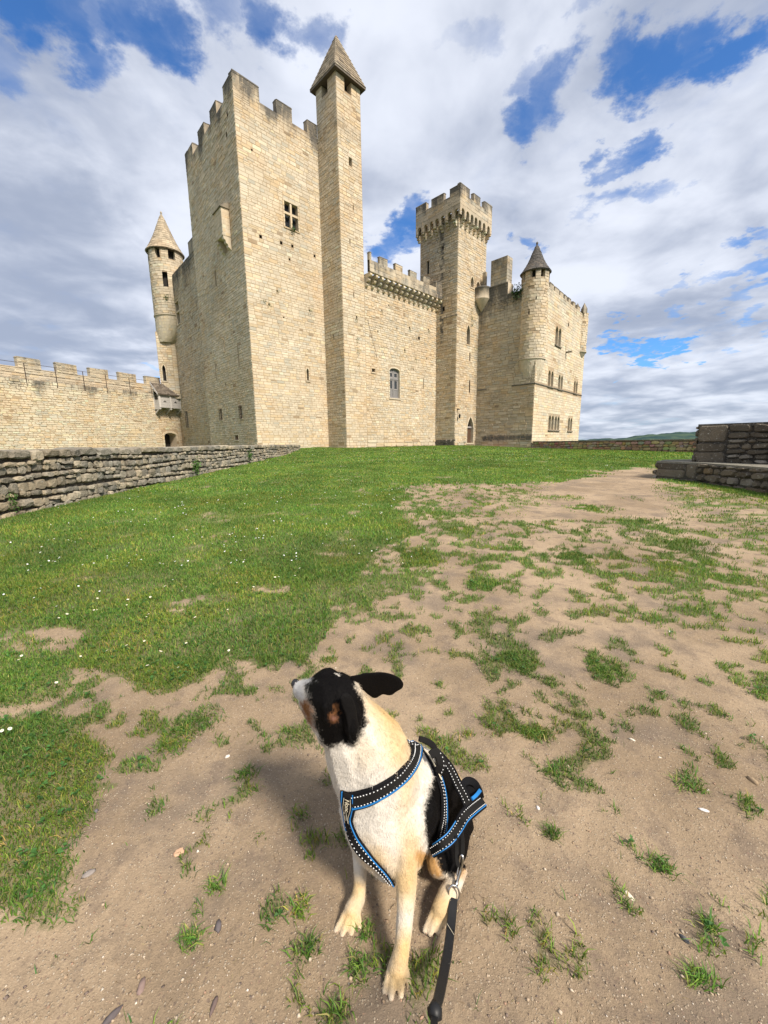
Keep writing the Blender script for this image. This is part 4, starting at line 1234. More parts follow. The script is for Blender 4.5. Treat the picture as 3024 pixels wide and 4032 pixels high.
# wooden hoarding
hd = thing('wooden_hoarding', 'grey wooden hoarding box with a shingled lean-to roof hung on the curtain wall', 'hoarding')
HA, HB, HO = o - 3.55, o - .32, .92
g = (1, 1, 1, 0); bx = lambda a, b, z0, z1, k0, k1, nm, mt: (lambda mb: (mb.box(FC.at(a, z0, k0), FC.d * (b - a), FC.n * (k1 - k0), UPZ * (z1 - z0), g), mb.build(nm, M[mt], hd)))(MB())
for a in (HA, (HA + HB) / 2 - .1, HB - .2):
    bx(a, a + .2, 5.95, 7.62, HO - .08, HO + .1, 'post', 'silver_pale'); bx(a, a + .2, 5.72, 5.95, 0, HO + .06, 'beam', 'silver_wood')
    mb = MB(); V = [FC.at(a + .02, 5.12, .0), FC.at(a + .02, 5.3, .0), FC.at(a + .02, 5.8, HO - .25), FC.at(a + .02, 5.72, HO - .1)]; V += [v + FC.d * .16 for v in V]
    mb.mesh(V, [(0, 1, 2, 3), (4, 7, 6, 5), (0, 4, 5, 1), (1, 5, 6, 2), (2, 6, 7, 3), (3, 7, 4, 0)], g); mb.build('brace', M['silver_wood'], hd)
for (a, b) in ((HA + .2, (HA + HB) / 2 - .1), ((HA + HB) / 2 + .1, HB - .2)):
    m = (a + b) / 2; nb = 5
    for i in range(nb):
        z0, z1 = 6.0 + i * .29, 6.0 + (i + 1) * .29 - .012
        if i == 2:   # the board with the loophole
            mb = MB(); zz = z0 + .05
            for (p, q, c, d) in ((a, m - .22, z0, z1), (m + .22, b, z0, z1), (m - .22, m + .22, z0, zz)):
                mb.box(FC.at(p, c, HO - .05), FC.d * (q - p), FC.n * .06, UPZ * (d - c), g)
            for s in (-1, 1):
                V = [FC.at(m + s * .22, zz + .07, HO + .01), FC.at(m + s * .07, zz + .09, HO + .01), FC.at(m + s * .03, z1, HO + .01), FC.at(m + s * .22, z1, HO + .01)]
                mb.poly(V, g)
            mb.build('board', M['silver_wood'], hd)
        else:
            bx(a, b, z0, z1, HO - .05, HO + .01, 'board', 'silver_wood')
bx(HA, HB, 5.95, 6.0, 0, HO, 'floor', 'silver_wood')
for i in range(3):
    bx(HA + .03, HA + .08, 6.0 + i * .3, 6.29 + i * .3, .05, HO - .1, 'board', 'silver_wood')
bx(HA + .01, HA + .09, 6.0, 8.2, .02, .14, 'post', 'silver_pale')
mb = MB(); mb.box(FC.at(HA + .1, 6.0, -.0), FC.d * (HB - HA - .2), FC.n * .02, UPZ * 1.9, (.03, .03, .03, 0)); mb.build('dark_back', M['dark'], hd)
RA, RB = HA - .25, HB + .1; r0_, r1_ = np.array([0.05, 9.0]), np.array([1.18, 7.6])
rf = MB(); V = [FC.at(RA, r0_[1] - .06, r0_[0]), FC.at(RB, r0_[1] - .06, r0_[0]), FC.at(RB, r1_[1] - .06, r1_[0]), FC.at(RA, r1_[1] - .06, r1_[0])]
V += [v - UPZ * .06 for v in V]; rf.mesh(V, [(0, 1, 2, 3), (7, 6, 5, 4), (0, 3, 7, 4), (1, 5, 6, 2), (2, 6, 7, 3)], (.12, .095, .07, 0)); rfo = rf.build('roof', M['shingle'], hd)
for r in range(9):
    u = RA + rnd.random() * .1
    while u < RB:
        w = rnd.uniform(.17, .28); t0, t1 = (r - .25) / 9, (r + 1) / 9; k = rnd.uniform(.65, 1.35); dzz = rnd.uniform(0, .02)
        P0 = r0_ + (r1_ - r0_) * max(0, t0); P1 = r0_ + (r1_ - r0_) * t1
        V = [FC.at(u, P0[1] - .04, P0[0]), FC.at(u + w - .012, P0[1] - .04, P0[0]), FC.at(u + w - .012, P1[1] + .03 + dzz, P1[0] + .02), FC.at(u, P1[1] + .03 + dzz, P1[0] + .02)]
        V += [v - UPZ * .035 for v in V[2:]]
        mb = MB(); mb.mesh(V, [(0, 1, 2, 3), (3, 2, 4, 5), (0, 3, 5), (1, 4, 2)], (.17 * k, .14 * k, .11 * k, 0)); mb.build('shingle', M['shingle'], rfo); u += w
bo_ = MB(); bo_.box(FC.at(RA, 8.92, 0.02), FC.d * .05, FC.n * .1, UPZ * .14, g)
for s in (0,):
    V = [FC.at(RA - .02, r0_[1], .0), FC.at(RA - .02, r0_[1] - .25, .0), FC.at(RA - .02, r1_[1] - .2, 1.16), FC.at(RA - .02, r1_[1] + .02, 1.2)]; V += [v + FC.d * .05 for v in V]
    bo_.mesh(V, [(0, 1, 2, 3), (4, 7, 6, 5), (0, 4, 5, 1), (1, 5, 6, 2), (2, 6, 7, 3), (3, 7, 4, 0)], g)
bo_.build('barge_board', M['silver_wood'], hd)


# ---- rubble walls ---------------------------------------------------------------
def rubble_stone(mb, F, a, b, c, d, out, rn, col, stain):
    """a rough field stone: bulging face on an uneven outline"""
    n = 9; cx, cz = (a + b) / 2, (c + d) / 2; w, h = (b - a) / 2, (d - c) / 2; rings = []
    ph = rn.random() * .6; sup = rn.uniform(3.2, 7)
    for (k, f, jit) in ((-.05, 1.0, .05), (out * .6, .97, .07), (out, .80, .10)):
        R_ = []
        for i in range(n):
            t = 2 * pi * (i + ph) / n; q = (abs(cos(t)) ** sup + abs(sin(t)) ** sup) ** (-1 / sup)
            e = 1 + rn.uniform(-jit, jit)
            R_.append((cx + w * f * q * cos(t) * e, cz + h * f * q * sin(t) * e, k * (1 + rn.uniform(-.15, .15))))
        rings.append(R_)
    V = [F.at(*p) for R_ in rings for p in R_] + [F.at(cx + rn.uniform(-.2, .2) * w, cz + rn.uniform(-.2, .2) * h, out * 1.12)]
    Fc = []
    for i in range(2):
        Fc += [(i * n + k, i * n + (k + 1) % n, (i + 1) * n + (k + 1) % n, (i + 1) * n + k) for k in range(n)]
    Fc += [(2 * n + k, 2 * n + (k + 1) % n, 3 * n) for k in range(n)]
    mb.mesh(V, Fc, (*col, stain))


def rubble(F, u0, u1, zbot, ztop, ch, sw, out, seed, colf, stainf, gap=.02):
    rn = random.Random(seed); res = []
    zmin = min(zbot(u0), zbot(u1)); z = 0.; H = max(ztop(u) - zbot(u) for u in np.linspace(u0, u1, 9))
    while z < H:
        h = rn.uniform(*ch)
        u = u0 - rn.random() * .2; ph = rn.random() * 6
        while u < u1:
            w = rn.uniform(*sw) * (.7 + h / ch[1] * .6); um = u + w / 2
            zt = ztop(um) - z + .03 * sin(um * 1.3 + ph) + rn.uniform(-.015, .015); zb = zt - h
            hh = h
            if zb < zbot(um) - .12:
                if zt < zbot(um) + .02:
                    u += w; continue
                zb = zbot(um) - .08
            if rn.random() < .22 and h > .16 and w > .25:   # two flat stones in place of one
                m = zb + (zt - zb) * rn.uniform(.4, .6); parts = [(zb, m), (m, zt)]
            else:
                parts = [(zb, zt)]
            for (p, q) in parts:
                mb = MB(); rubble_stone(mb, F, u + gap / 2, u + w - gap / 2, p + gap / 2, q - gap / 2, rn.uniform(*out), rn, colf(rn, um, (p + q) / 2), stainf(um, (p + q) / 2))
                ct = F.at(um, (p + q) / 2); D_ = np.linalg.norm(CAM - ct); vis = abs(float(F.n @ (CAM - ct) / D_))
                res.append((w * (q - p) * vis / D_ ** 2, mb))
            u += w
        z += h
    return res


def greyrub(rn, u, z):
    b = rn.uniform(.6, 1.12); c = rn.choice(((.30, .275, .225), (.35, .31, .235), (.25, .235, .195), (.42, .365, .27), (.32, .28, .21)))
    return tuple(x * b for x in c)


lw = thing('stone_wall', 'low dry-stone wall of lichened grey rubble along the left of the lawn', 'wall')
LWX, LWA, LWB = -6.75, 1.5, 32.0
FLW = Face((LWX, LWA, 0), (0, 1, 0), (1, 0, 0)); LWL = LWB - LWA
ztw = lambda u: float(np.interp(u + LWA, [0, 7, 15, 22, 31, 33], [1.33, 1.31, 1.285, 1.265, 1.2, 1.19])); zbw = lambda u: float(gz(LWX, u + LWA))
core = MB(); NN = 30
for i in range(NN):
    a, b = LWL * i / NN, LWL * (i + 1) / NN; c = (.12, .10, .075, .4)
    core.poly([FLW.at(a, zbw(a) - .2, -.05), FLW.at(b, zbw(b) - .2, -.05), FLW.at(b, ztw(b) - .04, -.05), FLW.at(a, ztw(a) - .04, -.05)], c)
    core.poly([FLW.at(a, ztw(a) - .04, -.05), FLW.at(b, ztw(b) - .04, -.05), FLW.at(b, ztw(b) - .04, -.55), FLW.at(a, ztw(a) - .04, -.55)], c)
    core.poly([FLW.at(a, zbw(a) - .2, -.55), FLW.at(b, zbw(b) - .2, -.55), FLW.at(b, ztw(b) - .04, -.55), FLW.at(a, ztw(a) - .04, -.55)], (.15, .13, .1, .4))
core.poly([FLW.at(LWL, .4, -.05), FLW.at(LWL, 1.2, -.05), FLW.at(LWL, 1.2, -.55), FLW.at(LWL, .4, -.55)], (.15, .13, .1, .4))
core.build('wall_core', M['rubble'], lw)
zt2 = lambda u: ztw(u) - .2
st = rubble(FLW, 3.2, LWL, zbw, zt2, (.09, .22), (.10, .27), (.03, .10), 91, greyrub, lambda u, z: .38, .012)
# coping stones lie right across
u = 3.0
while u < LWL:
    w = rnd.uniform(.24, .62); z1 = ztw(u + w / 2) + rnd.uniform(-.025, .02); mb = MB(); h_ = rnd.uniform(.15, .22)
    nn_ = 10; V = []; sup = rnd.uniform(6, 11)
    for (k, f) in ((.02, .93), (.075, .9), (.05, 1.0), (-.3, 1.02), (-.6, .95)) if False else ((-.62, .9), (-.55, 1.0), (.02, 1.0), (.07, .95), (.10, .72)):
        for i in range(nn_):
            t_ = 2 * pi * i / nn_; q = (abs(cos(t_)) ** sup + abs(sin(t_)) ** sup) ** (-1 / sup); e = 1 + rnd.uniform(-.06, .04)
            V.append(FLW.at(u + w / 2 + (w / 2 - .008) * q * cos(t_) * f * e, z1 - h_ / 2 + h_ / 2 * q * sin(t_) * f * e, k + rnd.uniform(-.012, .012)))
    mb.mesh(V, [tuple(range(nn_))[::-1], tuple(range(4 * nn_, 5 * nn_))] + [(a * nn_ + i, a * nn_ + (i + 1) % nn_, (a + 1) * nn_ + (i + 1) % nn_, (a + 1) * nn_ + i) for a in range(4) for i in range(nn_)], (*greyrub(rnd, 0, 0), .62))
    mb.build('coping_stone', M['rubble'], lw); u += w
finish(st, lw, M['rubble'], 'stone', 280)

# back wall from the lodging to the right
bw = thing('boundary_wall', 'long low brown rubble wall closing the far right of the lawn', 'wall')
BA, BB = np.array([16.75, 44.5, 0]), np.array([20.9, 22.0, 0]); db = (BB - BA) / np.linalg.norm(BB - BA); nb_ = np.array([db[1], -db[0], 0]); BL = float(np.linalg.norm(BB - BA))
if nb_ @ (CAM - BA) < 0: nb_ = -nb_
FB = Face(BA, db, nb_); zb_ = lambda u: float(gz(*(BA + db * u)[:2])); zt_ = lambda u: float(np.interp(u, [0, BL], [1.15, 1.24]))
core = MB()
for i in range(10):
    a, b = BL * i / 10, BL * (i + 1) / 10; c = (.2, .145, .095, .4)
    core.poly([FB.at(a, -.2, -.04), FB.at(b, -.2, -.04), FB.at(b, zt_(b) - .02, -.04), FB.at(a, zt_(a) - .02, -.04)], c)
    core.poly([FB.at(a, zt_(a) - .02, -.04), FB.at(b, zt_(b) - .02, -.04), FB.at(b, zt_(b) - .02, -.5), FB.at(a, zt_(a) - .02, -.5)], c)
    core.poly([FB.at(a, -.2, -.5), FB.at(b, -.2, -.5), FB.at(b, zt_(b) - .02, -.5), FB.at(a, zt_(a) - .02, -.5)], c)
core.build('wall_core', M['rubble'], bw)
brn = lambda rn, u, z: tuple(x * rn.uniform(.7, 1.25) for x in rn.choice(((.40, .30, .19), (.46, .36, .24), (.34, .25, .16), (.42, .34, .25))))
st = rubble(FB, 0, BL, zb_, lambda u: zt_(u) - .12, (.14, .26), (.22, .6), (.02, .06), 95, brn, lambda u, z: .35)
finish(st, bw, M['rubble'], 'stone', 260)
u = 0
while u < BL:
    w = rnd.uniform(.5, 1.1); z1 = zt_(u) + rnd.uniform(-.01, .02); mb = MB(); mb.box(FB.at(u + .01, z1 - .09, -.54), FB.d * (w - .02), FB.n * .56, UPZ * .09, (.22, .18, .13, .7)); mb.build('coping_stone', M['rubble'], bw); u += w

# dark block wall with plinth on the right
pw = thing('block_wall', 'dark block wall with a projecting plinth at the right edge', 'wall')


def prism(mb, pts, z0, z1, col):
    n = len(pts); P = [np.array([*p, 0.]) for p in pts]
    mb.mesh([p + UPZ * z0 for p in P] + [p + UPZ * z1 for p in P], [tuple(range(n, 2 * n))] + [(i, (i + 1) % n, n + (i + 1) % n, n + i) for i in range(n)], col)


def shrink(pts, k):
    c = np.mean(np.array(pts), 0); return [tuple(np.array(p) + (c - p) / np.linalg.norm(c - p) * k) for p in pts]


PL = [(7.92, 11.39), (8.34, 10.4), (8.22, 8.3), (8.15, 6.4), (12, 6.4), (12, 12.2), (8.6, 12.0)]
TLp = [(8.45, 10.7), (8.9, 10.25), (9.3, 9.5), (9.75, 8.2), (10.2, 6.4), (12, 6.4), (12, 11.8), (9.2, 11.5)]
core = MB(); prism(core, shrink(PL, .04), -.1, .655, (.10, .085, .065, .7)); prism(core, shrink(TLp, .04), .6, 1.6, (.06, .05, .04, .8)); core.build('wall_core', M['rubble'], pw)
st = []


def blk(rn, u, z):
    b = rn.uniform(.5, 1.05); q = rn.random()
    c = (.19, .16, .12) if q < .78 else ((.24, .18, .11) if q < .88 else (.40, .36, .30))  # mostly dark block tones, with some brown and pale stones
    return tuple(x * b for x in c)


for (p, q, z0, z1, sd) in ((PL[6], PL[0], .0, .66, 1), (PL[0], PL[1], .0, .66, 2), (PL[1], PL[2], .0, .66, 3), (PL[2], PL[3], 0, .66, 4), (TLp[7], TLp[0], .66, 1.66, 5), (TLp[0], TLp[1], .66, 1.66, 6), (TLp[1], TLp[2], .66, 1.66, 7), (TLp[2], TLp[3], .66, 1.66, 8), (TLp[3], TLp[4], .66, 1.66, 9)):
    p, q = np.array([*p, 0.]), np.array([*q, 0.]); L = np.linalg.norm(q - p); d = (q - p) / L; n = np.array([-d[1], d[0], 0])
    if n @ (np.array([10.5, 9.2, 0]) - p) > 0: n = -n
    big = sd in (2, 6)
    st += lay(Face(p, d, n), 0, L, z0, z1, [], seed=100 + sd, ch=(.22, .34) if big else (.11, .22), sw=(.3, .6) if big else (.16, .42), gap=.024, out=(.0, .04) if big else (.0, .09), cut=.05, inset=.03, jit=.024,
              tint=blk, stain=lambda u, z: .55)
finish(st, pw, M['rubble'], 'stone', 250)
for pts, zt, th in ((PL, .69, .05), (TLp, 1.69, .08)):
    for i in range(len(pts) - 1):
        a, b = np.array(pts[i - 1 if i == 0 else i - 0]), np.array(pts[(i + 1) % len(pts)])
    mb = MB(); prism(mb, pts, zt - th, zt, (.15, .135, .11, .8) if zt > 1 else (.22, .21, .175, .5)); mb.build('coping', M['rubble'], pw)
# ------------------------------------------------------------------ lawn layout (ground coordinates)
def poly_px(lst):
    return np.array([gpx(*p)[:2] for p in lst])


LAWN = [poly_px([(-900, 2655), (0, 2665), (120, 2645), (251, 2622), (330, 2640), (430, 2650), (541, 2700), (682, 2710), (784, 2666), (831, 2603), (1019, 2619), (1097, 2580), (1199, 2627), (1254, 2549), (1300, 2495),
                 (1330, 2490), (1250, 2410), (1330, 2370), (1400, 2420), (1450, 2480), (1480, 2460), (1440, 2360), (1385, 2330), (1400, 2290), (1490, 2210), (1470, 2160), (1560, 2130), (1700, 2090), (1590, 2040), (1620, 1950),
                 (1580, 1920), (1750, 1900), (2100, 1905), (2350, 1878), (2400, 1850), (2480, 1838), (2590, 1838), (2740, 1795), (2770, 1779), (2400, 1773), (2100, 1767), (1990, 1760), (1830, 1754), (1700, 1757), (1366, 1764), (1180, 1768), (1050, 1815), (800, 1876), (470, 1940), (0, 2042), (-900, 2400)]),
        poly_px([(-700, 3700), (0, 3650), (100, 3600), (204, 3458), (300, 3250), (420, 3090), (490, 2970), (400, 2900), (250, 2855), (150, 2825), (0, 2840), (-700, 2850)]),
        poly_px([(-700, 2660), (0, 2655), (251, 2650), (260, 2690), (180, 2760), (0, 2795), (-700, 2800)])]
# clumps: photo x, y, half sizes, strength
CL = [(784, 2846, 95, 62, 1), (682, 2935, 75, 60, .9), (313, 2745, 90, 28, .9), (329, 2838, 75, 28, .9), (470, 2815, 45, 22, .6), (560, 2795, 40, 20, .6), (590, 2890, 25, 18, .6), (640, 2680, 120, 50, 1), (440, 2860, 70, 25, .9),
      (1645, 2189, 120, 36, 1), (1605, 2238, 52, 25, 1), (1919, 2307, 90, 30, 1), (1890, 2255, 40, 22, .8), (1820, 2092, 110, 24, .9), (1700, 2020, 90, 18, .9), (2036, 2111, 65, 20, .8), (2261, 2190, 75, 36, .9), (2285, 2101, 45, 20, .8), (2000, 2160, 40, 14, .8),
      (2026, 2605, 85, 50, .95), (2398, 2632, 85, 55, .85), (1811, 2483, 42, 22, .8), (1930, 2470, 35, 20, .6), (2065, 2062, 45, 14, .8), (2330, 2003, 130, 20, .9), (2080, 1985, 90, 12, .6), (2672, 2140, 210, 32, .8), (2721, 2232, 210, 46, .85), (2890, 2280, 160, 40, .7), (2480, 2050, 120, 18, .8), (2600, 2090, 120, 18, .8), (2900, 2100, 140, 20, .45), (2200, 1960, 160, 16, .6), (2500, 1965, 70, 12, .5),
      (2623, 2444, 55, 18, .8), (2440, 2414, 65, 16, .7), (2400, 2395, 40, 14, .7), (2946, 2483, 52, 18, .7), (2680, 2350, 40, 14, .6), (2000, 2330, 25, 12, .5), (1540, 2360, 50, 22, .7), (1600, 2410, 40, 20, .6), (1550, 2450, 35, 18, .5), (1700, 2300, 30, 14, .6), (1560, 2590, 55, 40, .55), (1690, 2460, 30, 16, .5), (1910, 2390, 50, 16, .5),
      (2000, 2836, 55, 30, .9), (2110, 2890, 65, 32, .95), (2184, 2932, 52, 30, .9), (2169, 3022, 62, 32, 1), (2100, 3040, 40, 16, .7), (2272, 2954, 32, 18, .9), (2722, 3080, 66, 46, .8), (2029, 2954, 35, 18, .8), (2420, 3109, 32, 18, .7), (2169, 3168, 22, 26, .9), (2130, 3130, 16, 14, .8), (2169, 3279, 30, 32, 1), (2210, 3270, 18, 16, .7),
      (2604, 3404, 48, 56, 1), (2619, 3279, 36, 40, .5), (2427, 3367, 36, 28, .8), (1933, 3382, 27, 26, .8), (2198, 3552, 30, 26, .9), (2796, 3640, 30, 38, .9), (2759, 3869, 74, 56, 1), (1866, 3721, 36, 26, .6), (2966, 3242, 38, 22, .8), (2700, 3264, 26, 22, .8), (2740, 3330, 22, 16, .6), (2930, 3150, 20, 14, .6), (2870, 3330, 16, 12, .6), (2700, 3560, 26, 16, .5), (2150, 3830, 18, 16, .5), (1866, 3980, 30, 50, .7),
      (760, 3701, 52, 56, 1), (854, 3497, 42, 44, .9), (1175, 3607, 42, 60, 1), (1066, 3717, 32, 46, .9), (972, 3725, 32, 36, .8), (1222, 3764, 62, 52, 1), (972, 3059, 42, 34, .9), (925, 3200, 34, 30, .9), (831, 3168, 27, 22, .9), (1191, 3207, 42, 32, .9), (337, 3592, 40, 32, .6), (141, 3850, 42, 40, .8), (729, 3944, 30, 52, .7), (509, 3881, 26, 32, .7), (784, 3113, 16, 12, .9), (807, 3265, 14, 12, .9), (682, 3317, 27, 18, .5), (558, 3660, 18, 14, .6), (690, 3455, 14, 12, .6), (560, 3465, 16, 16, .4), (1060, 3860, 30, 26, .6), (520, 4000, 40, 30, .7), (840, 3925, 25, 40, .5), (1090, 3200, 30, 16, .6),
      (1441, 3679, 36, 42, 1), (1417, 3829, 50, 70, 1), (1229, 3520, 27, 36, .9), (1340, 3990, 45, 45, .8), (1865, 3713, 32, 30, .6), (1861, 3583, 24, 24, .8), (1856, 3370, 14, 18, .8), (1933, 3298, 27, 36, .8), (1940, 3240, 20, 14, .8), (1880, 3997, 26, 36, .7), (1320, 3496, 16, 38, .6), (1460, 3477, 20, 16, .8), (1260, 2985, 16, 14, .9), (1245, 2975, 14, 10, .9), (1140, 2940, 16, 14, .9), (1150, 2900, 18, 10, .8), (1240, 2950, 20, 8, .8), (1180, 2850, 20, 12, .6), (1840, 2900, 26, 14, .8), (1690, 2860, 55, 38, .6), (1770, 2810, 26, 14, .7), (1640, 2830, 24, 14, .7), (1750, 2700, 22, 26, .7), (1790, 2830, 36, 22, .7), (2030, 2730, 60, 24, .5), (1600, 2590, 30, 18, .6)]
CLW = []
for (x, y, rx, ry, s) in CL:
    c = gpx(x, y); a = gpx(x + rx, y); b = gpx(x, y - ry); b2 = gpx(x, y + ry)
    CLW.append((c[0], c[1], abs(a[0] - c[0]), max(abs(b[1] - b2[1]) / 2, .02), s))
BARE = [gpx(170, 2545), gpx(705, 2395), gpx(860, 2360), gpx(1060, 2320), gpx(230, 2500)]
CLA = np.array(CLW)


def inside(P, poly):
    x, y = P[:, 0], P[:, 1]; c = np.zeros(len(P), bool); n = len(poly); j = n - 1
    for i in range(n):
        xi, yi = poly[i]; xj, yj = poly[j]
        c ^= ((yi > y) != (yj > y)) & (x < (xj - xi) * (y - yi) / (yj - yi + 1e-12) + xi)
        j = i
    return c


def vnoise(P, s, seed=0):
    """smooth value noise, vectorised"""
    q = P * s + seed * 17.3; i = np.floor(q).astype(np.int64); f = q - i; f = f * f * (3 - 2 * f)
    def h(a, b):
        v = (a * 374761393 + b * 668265263 + seed * 974711) & 0x7fffffff; v = ((v ^ (v >> 13)) * 1274126177) & 0x7fffffff
        return ((v ^ (v >> 16)) & 0xffff) / 65535.
    a, b = i[:, 0], i[:, 1]
    return (h(a, b) * (1 - f[:, 0]) + h(a + 1, b) * f[:, 0]) * (1 - f[:, 1]) + (h(a, b + 1) * (1 - f[:, 0]) + h(a + 1, b + 1) * f[:, 0]) * f[:, 1]


def fbm(P, s, seed=0):
    return .5 * vnoise(P, s, seed) + .28 * vnoise(P, s * 2.1, seed + 1) + .15 * vnoise(P, s * 4.3, seed + 2) + .07 * vnoise(P, s * 9, seed + 3)


def density(P):
    """0..1 how grassy the ground is"""
    far = np.clip(P[:, 1] / 6, .35, 2.5)
    J = np.stack([fbm(P, 1.6, 1) - .5, fbm(P, 1.6, 7) - .5], 1) * .55 * far[:, None] + np.stack([fbm(P, 6, 21) - .5, fbm(P, 6, 27) - .5], 1) * .16
    Q = P + J + np.random.default_rng(len(P)).normal(0, .055, P.shape) * far[:, None]
    d = np.zeros(len(P))
    for pl in LAWN:
        d[inside(Q, pl)] = 1
    d[(P[:, 0] > -80) & (P[:, 1] > 26) & (P[:, 0] < 60) & (P[:, 1] < 120)] = 1
    d[(P[:, 0] < -5) & (P[:, 1] > 4)] = np.maximum(d[(P[:, 0] < -5) & (P[:, 1] > 4)], 1)
    nn = fbm(P, 2.3, 31)
    d = d * np.clip(.45 + 1.5 * (nn - .22), .25, 1)
    for b in BARE:
        r = np.hypot((P[:, 0] - b[0]) / .26, (P[:, 1] - b[1]) / .13) + 1.6 * (fbm(P, 7, 3) - .5)
        d *= np.clip((r - .25) / .8, .06, 1)
    e = np.zeros(len(P)); Pj = P + np.stack([fbm(P, 9, 41) - .5, fbm(P, 9, 47) - .5], 1) * .22 * np.clip(P[:, 1] / 2.5, .35, 2)[:, None]
    for (cx, cy, rx, ry, s), q_ in zip(CLW, CL):
        near = q_[1] > 2900; f = .8 if near else .95
        r = np.hypot((Pj[:, 0] - cx) / (rx * f), (Pj[:, 1] - cy) / (ry * f)); e = np.maximum(e, s * (.52 if near else 1) * np.clip((1.25 - r) / .7, 0, 1))
    e *= np.clip((fbm(P, 10, 43) - .30) / .22, .12, 1)
    # stray wisps over the bare ground, denser away from the camera
    w = np.where(P[:, 1] < 3, fbm(P, 9.5, 51), fbm(P, 8.0, 53)); w2 = fbm(P, 1.1, 57)
    stray = np.clip((w - .565 + .135 * np.clip((P[:, 1] - 1.0) / 3, -.25, 1.0) + .30 * (w2 - .5)) / .10, 0, 1) * .62
    path = np.hypot((P[:, 0] - np.interp(P[:, 1], [2, 6, 10, 12, 14], [1.5, 3.3, 5.6, 7.0, 8.2])) / 1.2, 0)
    stray *= np.where((P[:, 1] > 6), np.clip(path - .5, .15, 1), 1)
    out = np.maximum(np.maximum(d, e), stray)
    foot = (P[:, 0] > np.interp(P[:, 1], [6, 8.3, 10.4, 11.4], [7.4, 7.55, 7.75, 7.85])) & (P[:, 1] < 11.1) & (P[:, 1] > 4)
    out = np.maximum(out, foot * .95)
    # trodden path to the doorway
    dv = np.hypot(P[:, 0] - 13.2, (P[:, 1] - 46.5) * .8)
    out *= np.clip((dv - 1.2) / 1.5, 0, 1)
    sp = np.abs((P[:, 1] - 46.5) + (P[:, 0] - 13.5) * .75)
    out *= np.where((P[:, 0] > 12.5) & (P[:, 0] < 17), np.clip((sp - .6) / .8, 0, 1), 1)
    return out


# ------------------------------------------------------------------ ground sheet
def axis(segs):
    out = [segs[0][0]]
    for (a, b, s0, s1) in segs:
        x = a
        while x < b - 1e-6:
            t = (x - a) / (b - a); x += s0 + (s1 - s0) * t; out.append(min(x, b))
    return np.array(sorted(set(np.round(out, 4))))


xs = axis([(-9000, -100, 3000, 40), (-100, -12, 20, 1.5), (-12, -3.2, .9, .05), (-3.2, 3.2, .035, .035), (3.2, 12, .05, .9), (12, 100, 1.5, 10), (100, 9000, 60, 3000)])
ys = axis([(-9000, -60, 3000, 20), (-60, .3, 12, .1), (.3, 3.2, .03, .04), (3.2, 14, .05, .35), (14, 60, .4, 3), (60, 200, 6, 30), (200, 9000, 60, 2500)])
X, Y = np.meshgrid(xs, ys); P2 = np.stack([X.ravel(), Y.ravel()], 1)
Z = gz(P2[:, 0], P2[:, 1])
nearm = (np.abs(P2[:, 0]) < 14) & (P2[:, 1] > 0) & (P2[:, 1] < 60)
den = np.zeros(len(P2)); den[nearm] = density(P2[nearm]); den[~nearm] = 1
wob_ = np.zeros(len(P2)); wob_[nearm] = (fbm(P2[nearm], 1.3, 61) - .5) * .05 + (fbm(P2[nearm], 7, 63) - .5) * .028 + (vnoise(P2[nearm], 24, 65) - .5) * .009
Z = Z + wob_ + np.clip(den, 0, 1) * .006 * nearm
nx, ny = len(xs), len(ys)
idx = np.arange(nx * ny).reshape(ny, nx)
quads = np.stack([idx[:-1, :-1].ravel(), idx[:-1, 1:].ravel(), idx[1:, 1:].ravel(), idx[1:, :-1].ravel()], 1)
mg, t, b = new_mat('earth_and_turf')
at = t.add('ShaderNodeAttribute', attribute_name='tint'); geo = t.add('ShaderNodeNewGeometry'); Pn = geo.outputs['Position']
sx = t.add('ShaderNodeSeparateColor'); t.put(sx.inputs[0], at.outputs['Color'])
big = t.noise(Pn, .9, 5, .6).outputs['Fac']; mid = t.noise(Pn, 6, 6, .65).outputs['Fac']; fin = t.noise(Pn, 70, 5, .75).outputs['Fac']
sand = t.mix(t.ramp(big, .35, .65), (.218, .160, .103), (.328, .246, .163))
sand = t.mix(t.math('MULTIPLY', t.ramp(mid, .48, .68), .75), sand, (.165, .125, .092))
grit = t.noise(Pn, 260, 4, .8).outputs['Fac']
sand = t.vmath('SCALE', sand, t.math('ADD', t.math('ADD', t.math('MULTIPLY', fin, .8), t.math('MULTIPLY', grit, 1.1)), .06))
damp = t.noise(t.vmath('ADD', Pn, (3, 5, 0)), 1.7, 4, .6).outputs['Fac']
sand = t.mix(t.math('MULTIPLY', t.ramp(damp, .50, .66), .6), sand, (.145, .115, .09))


def specks(scale, thr, soft):
    vo = t.add('ShaderNodeTexVoronoi'); t.put(vo.inputs['Vector'], Pn); vo.inputs['Scale'].default_value = scale
    sc_ = t.add('ShaderNodeSeparateColor'); t.put(sc_.inputs[0], vo.outputs['Color'])
    return vo, sc_, t.ramp(vo.outputs['Distance'], thr, thr * soft)


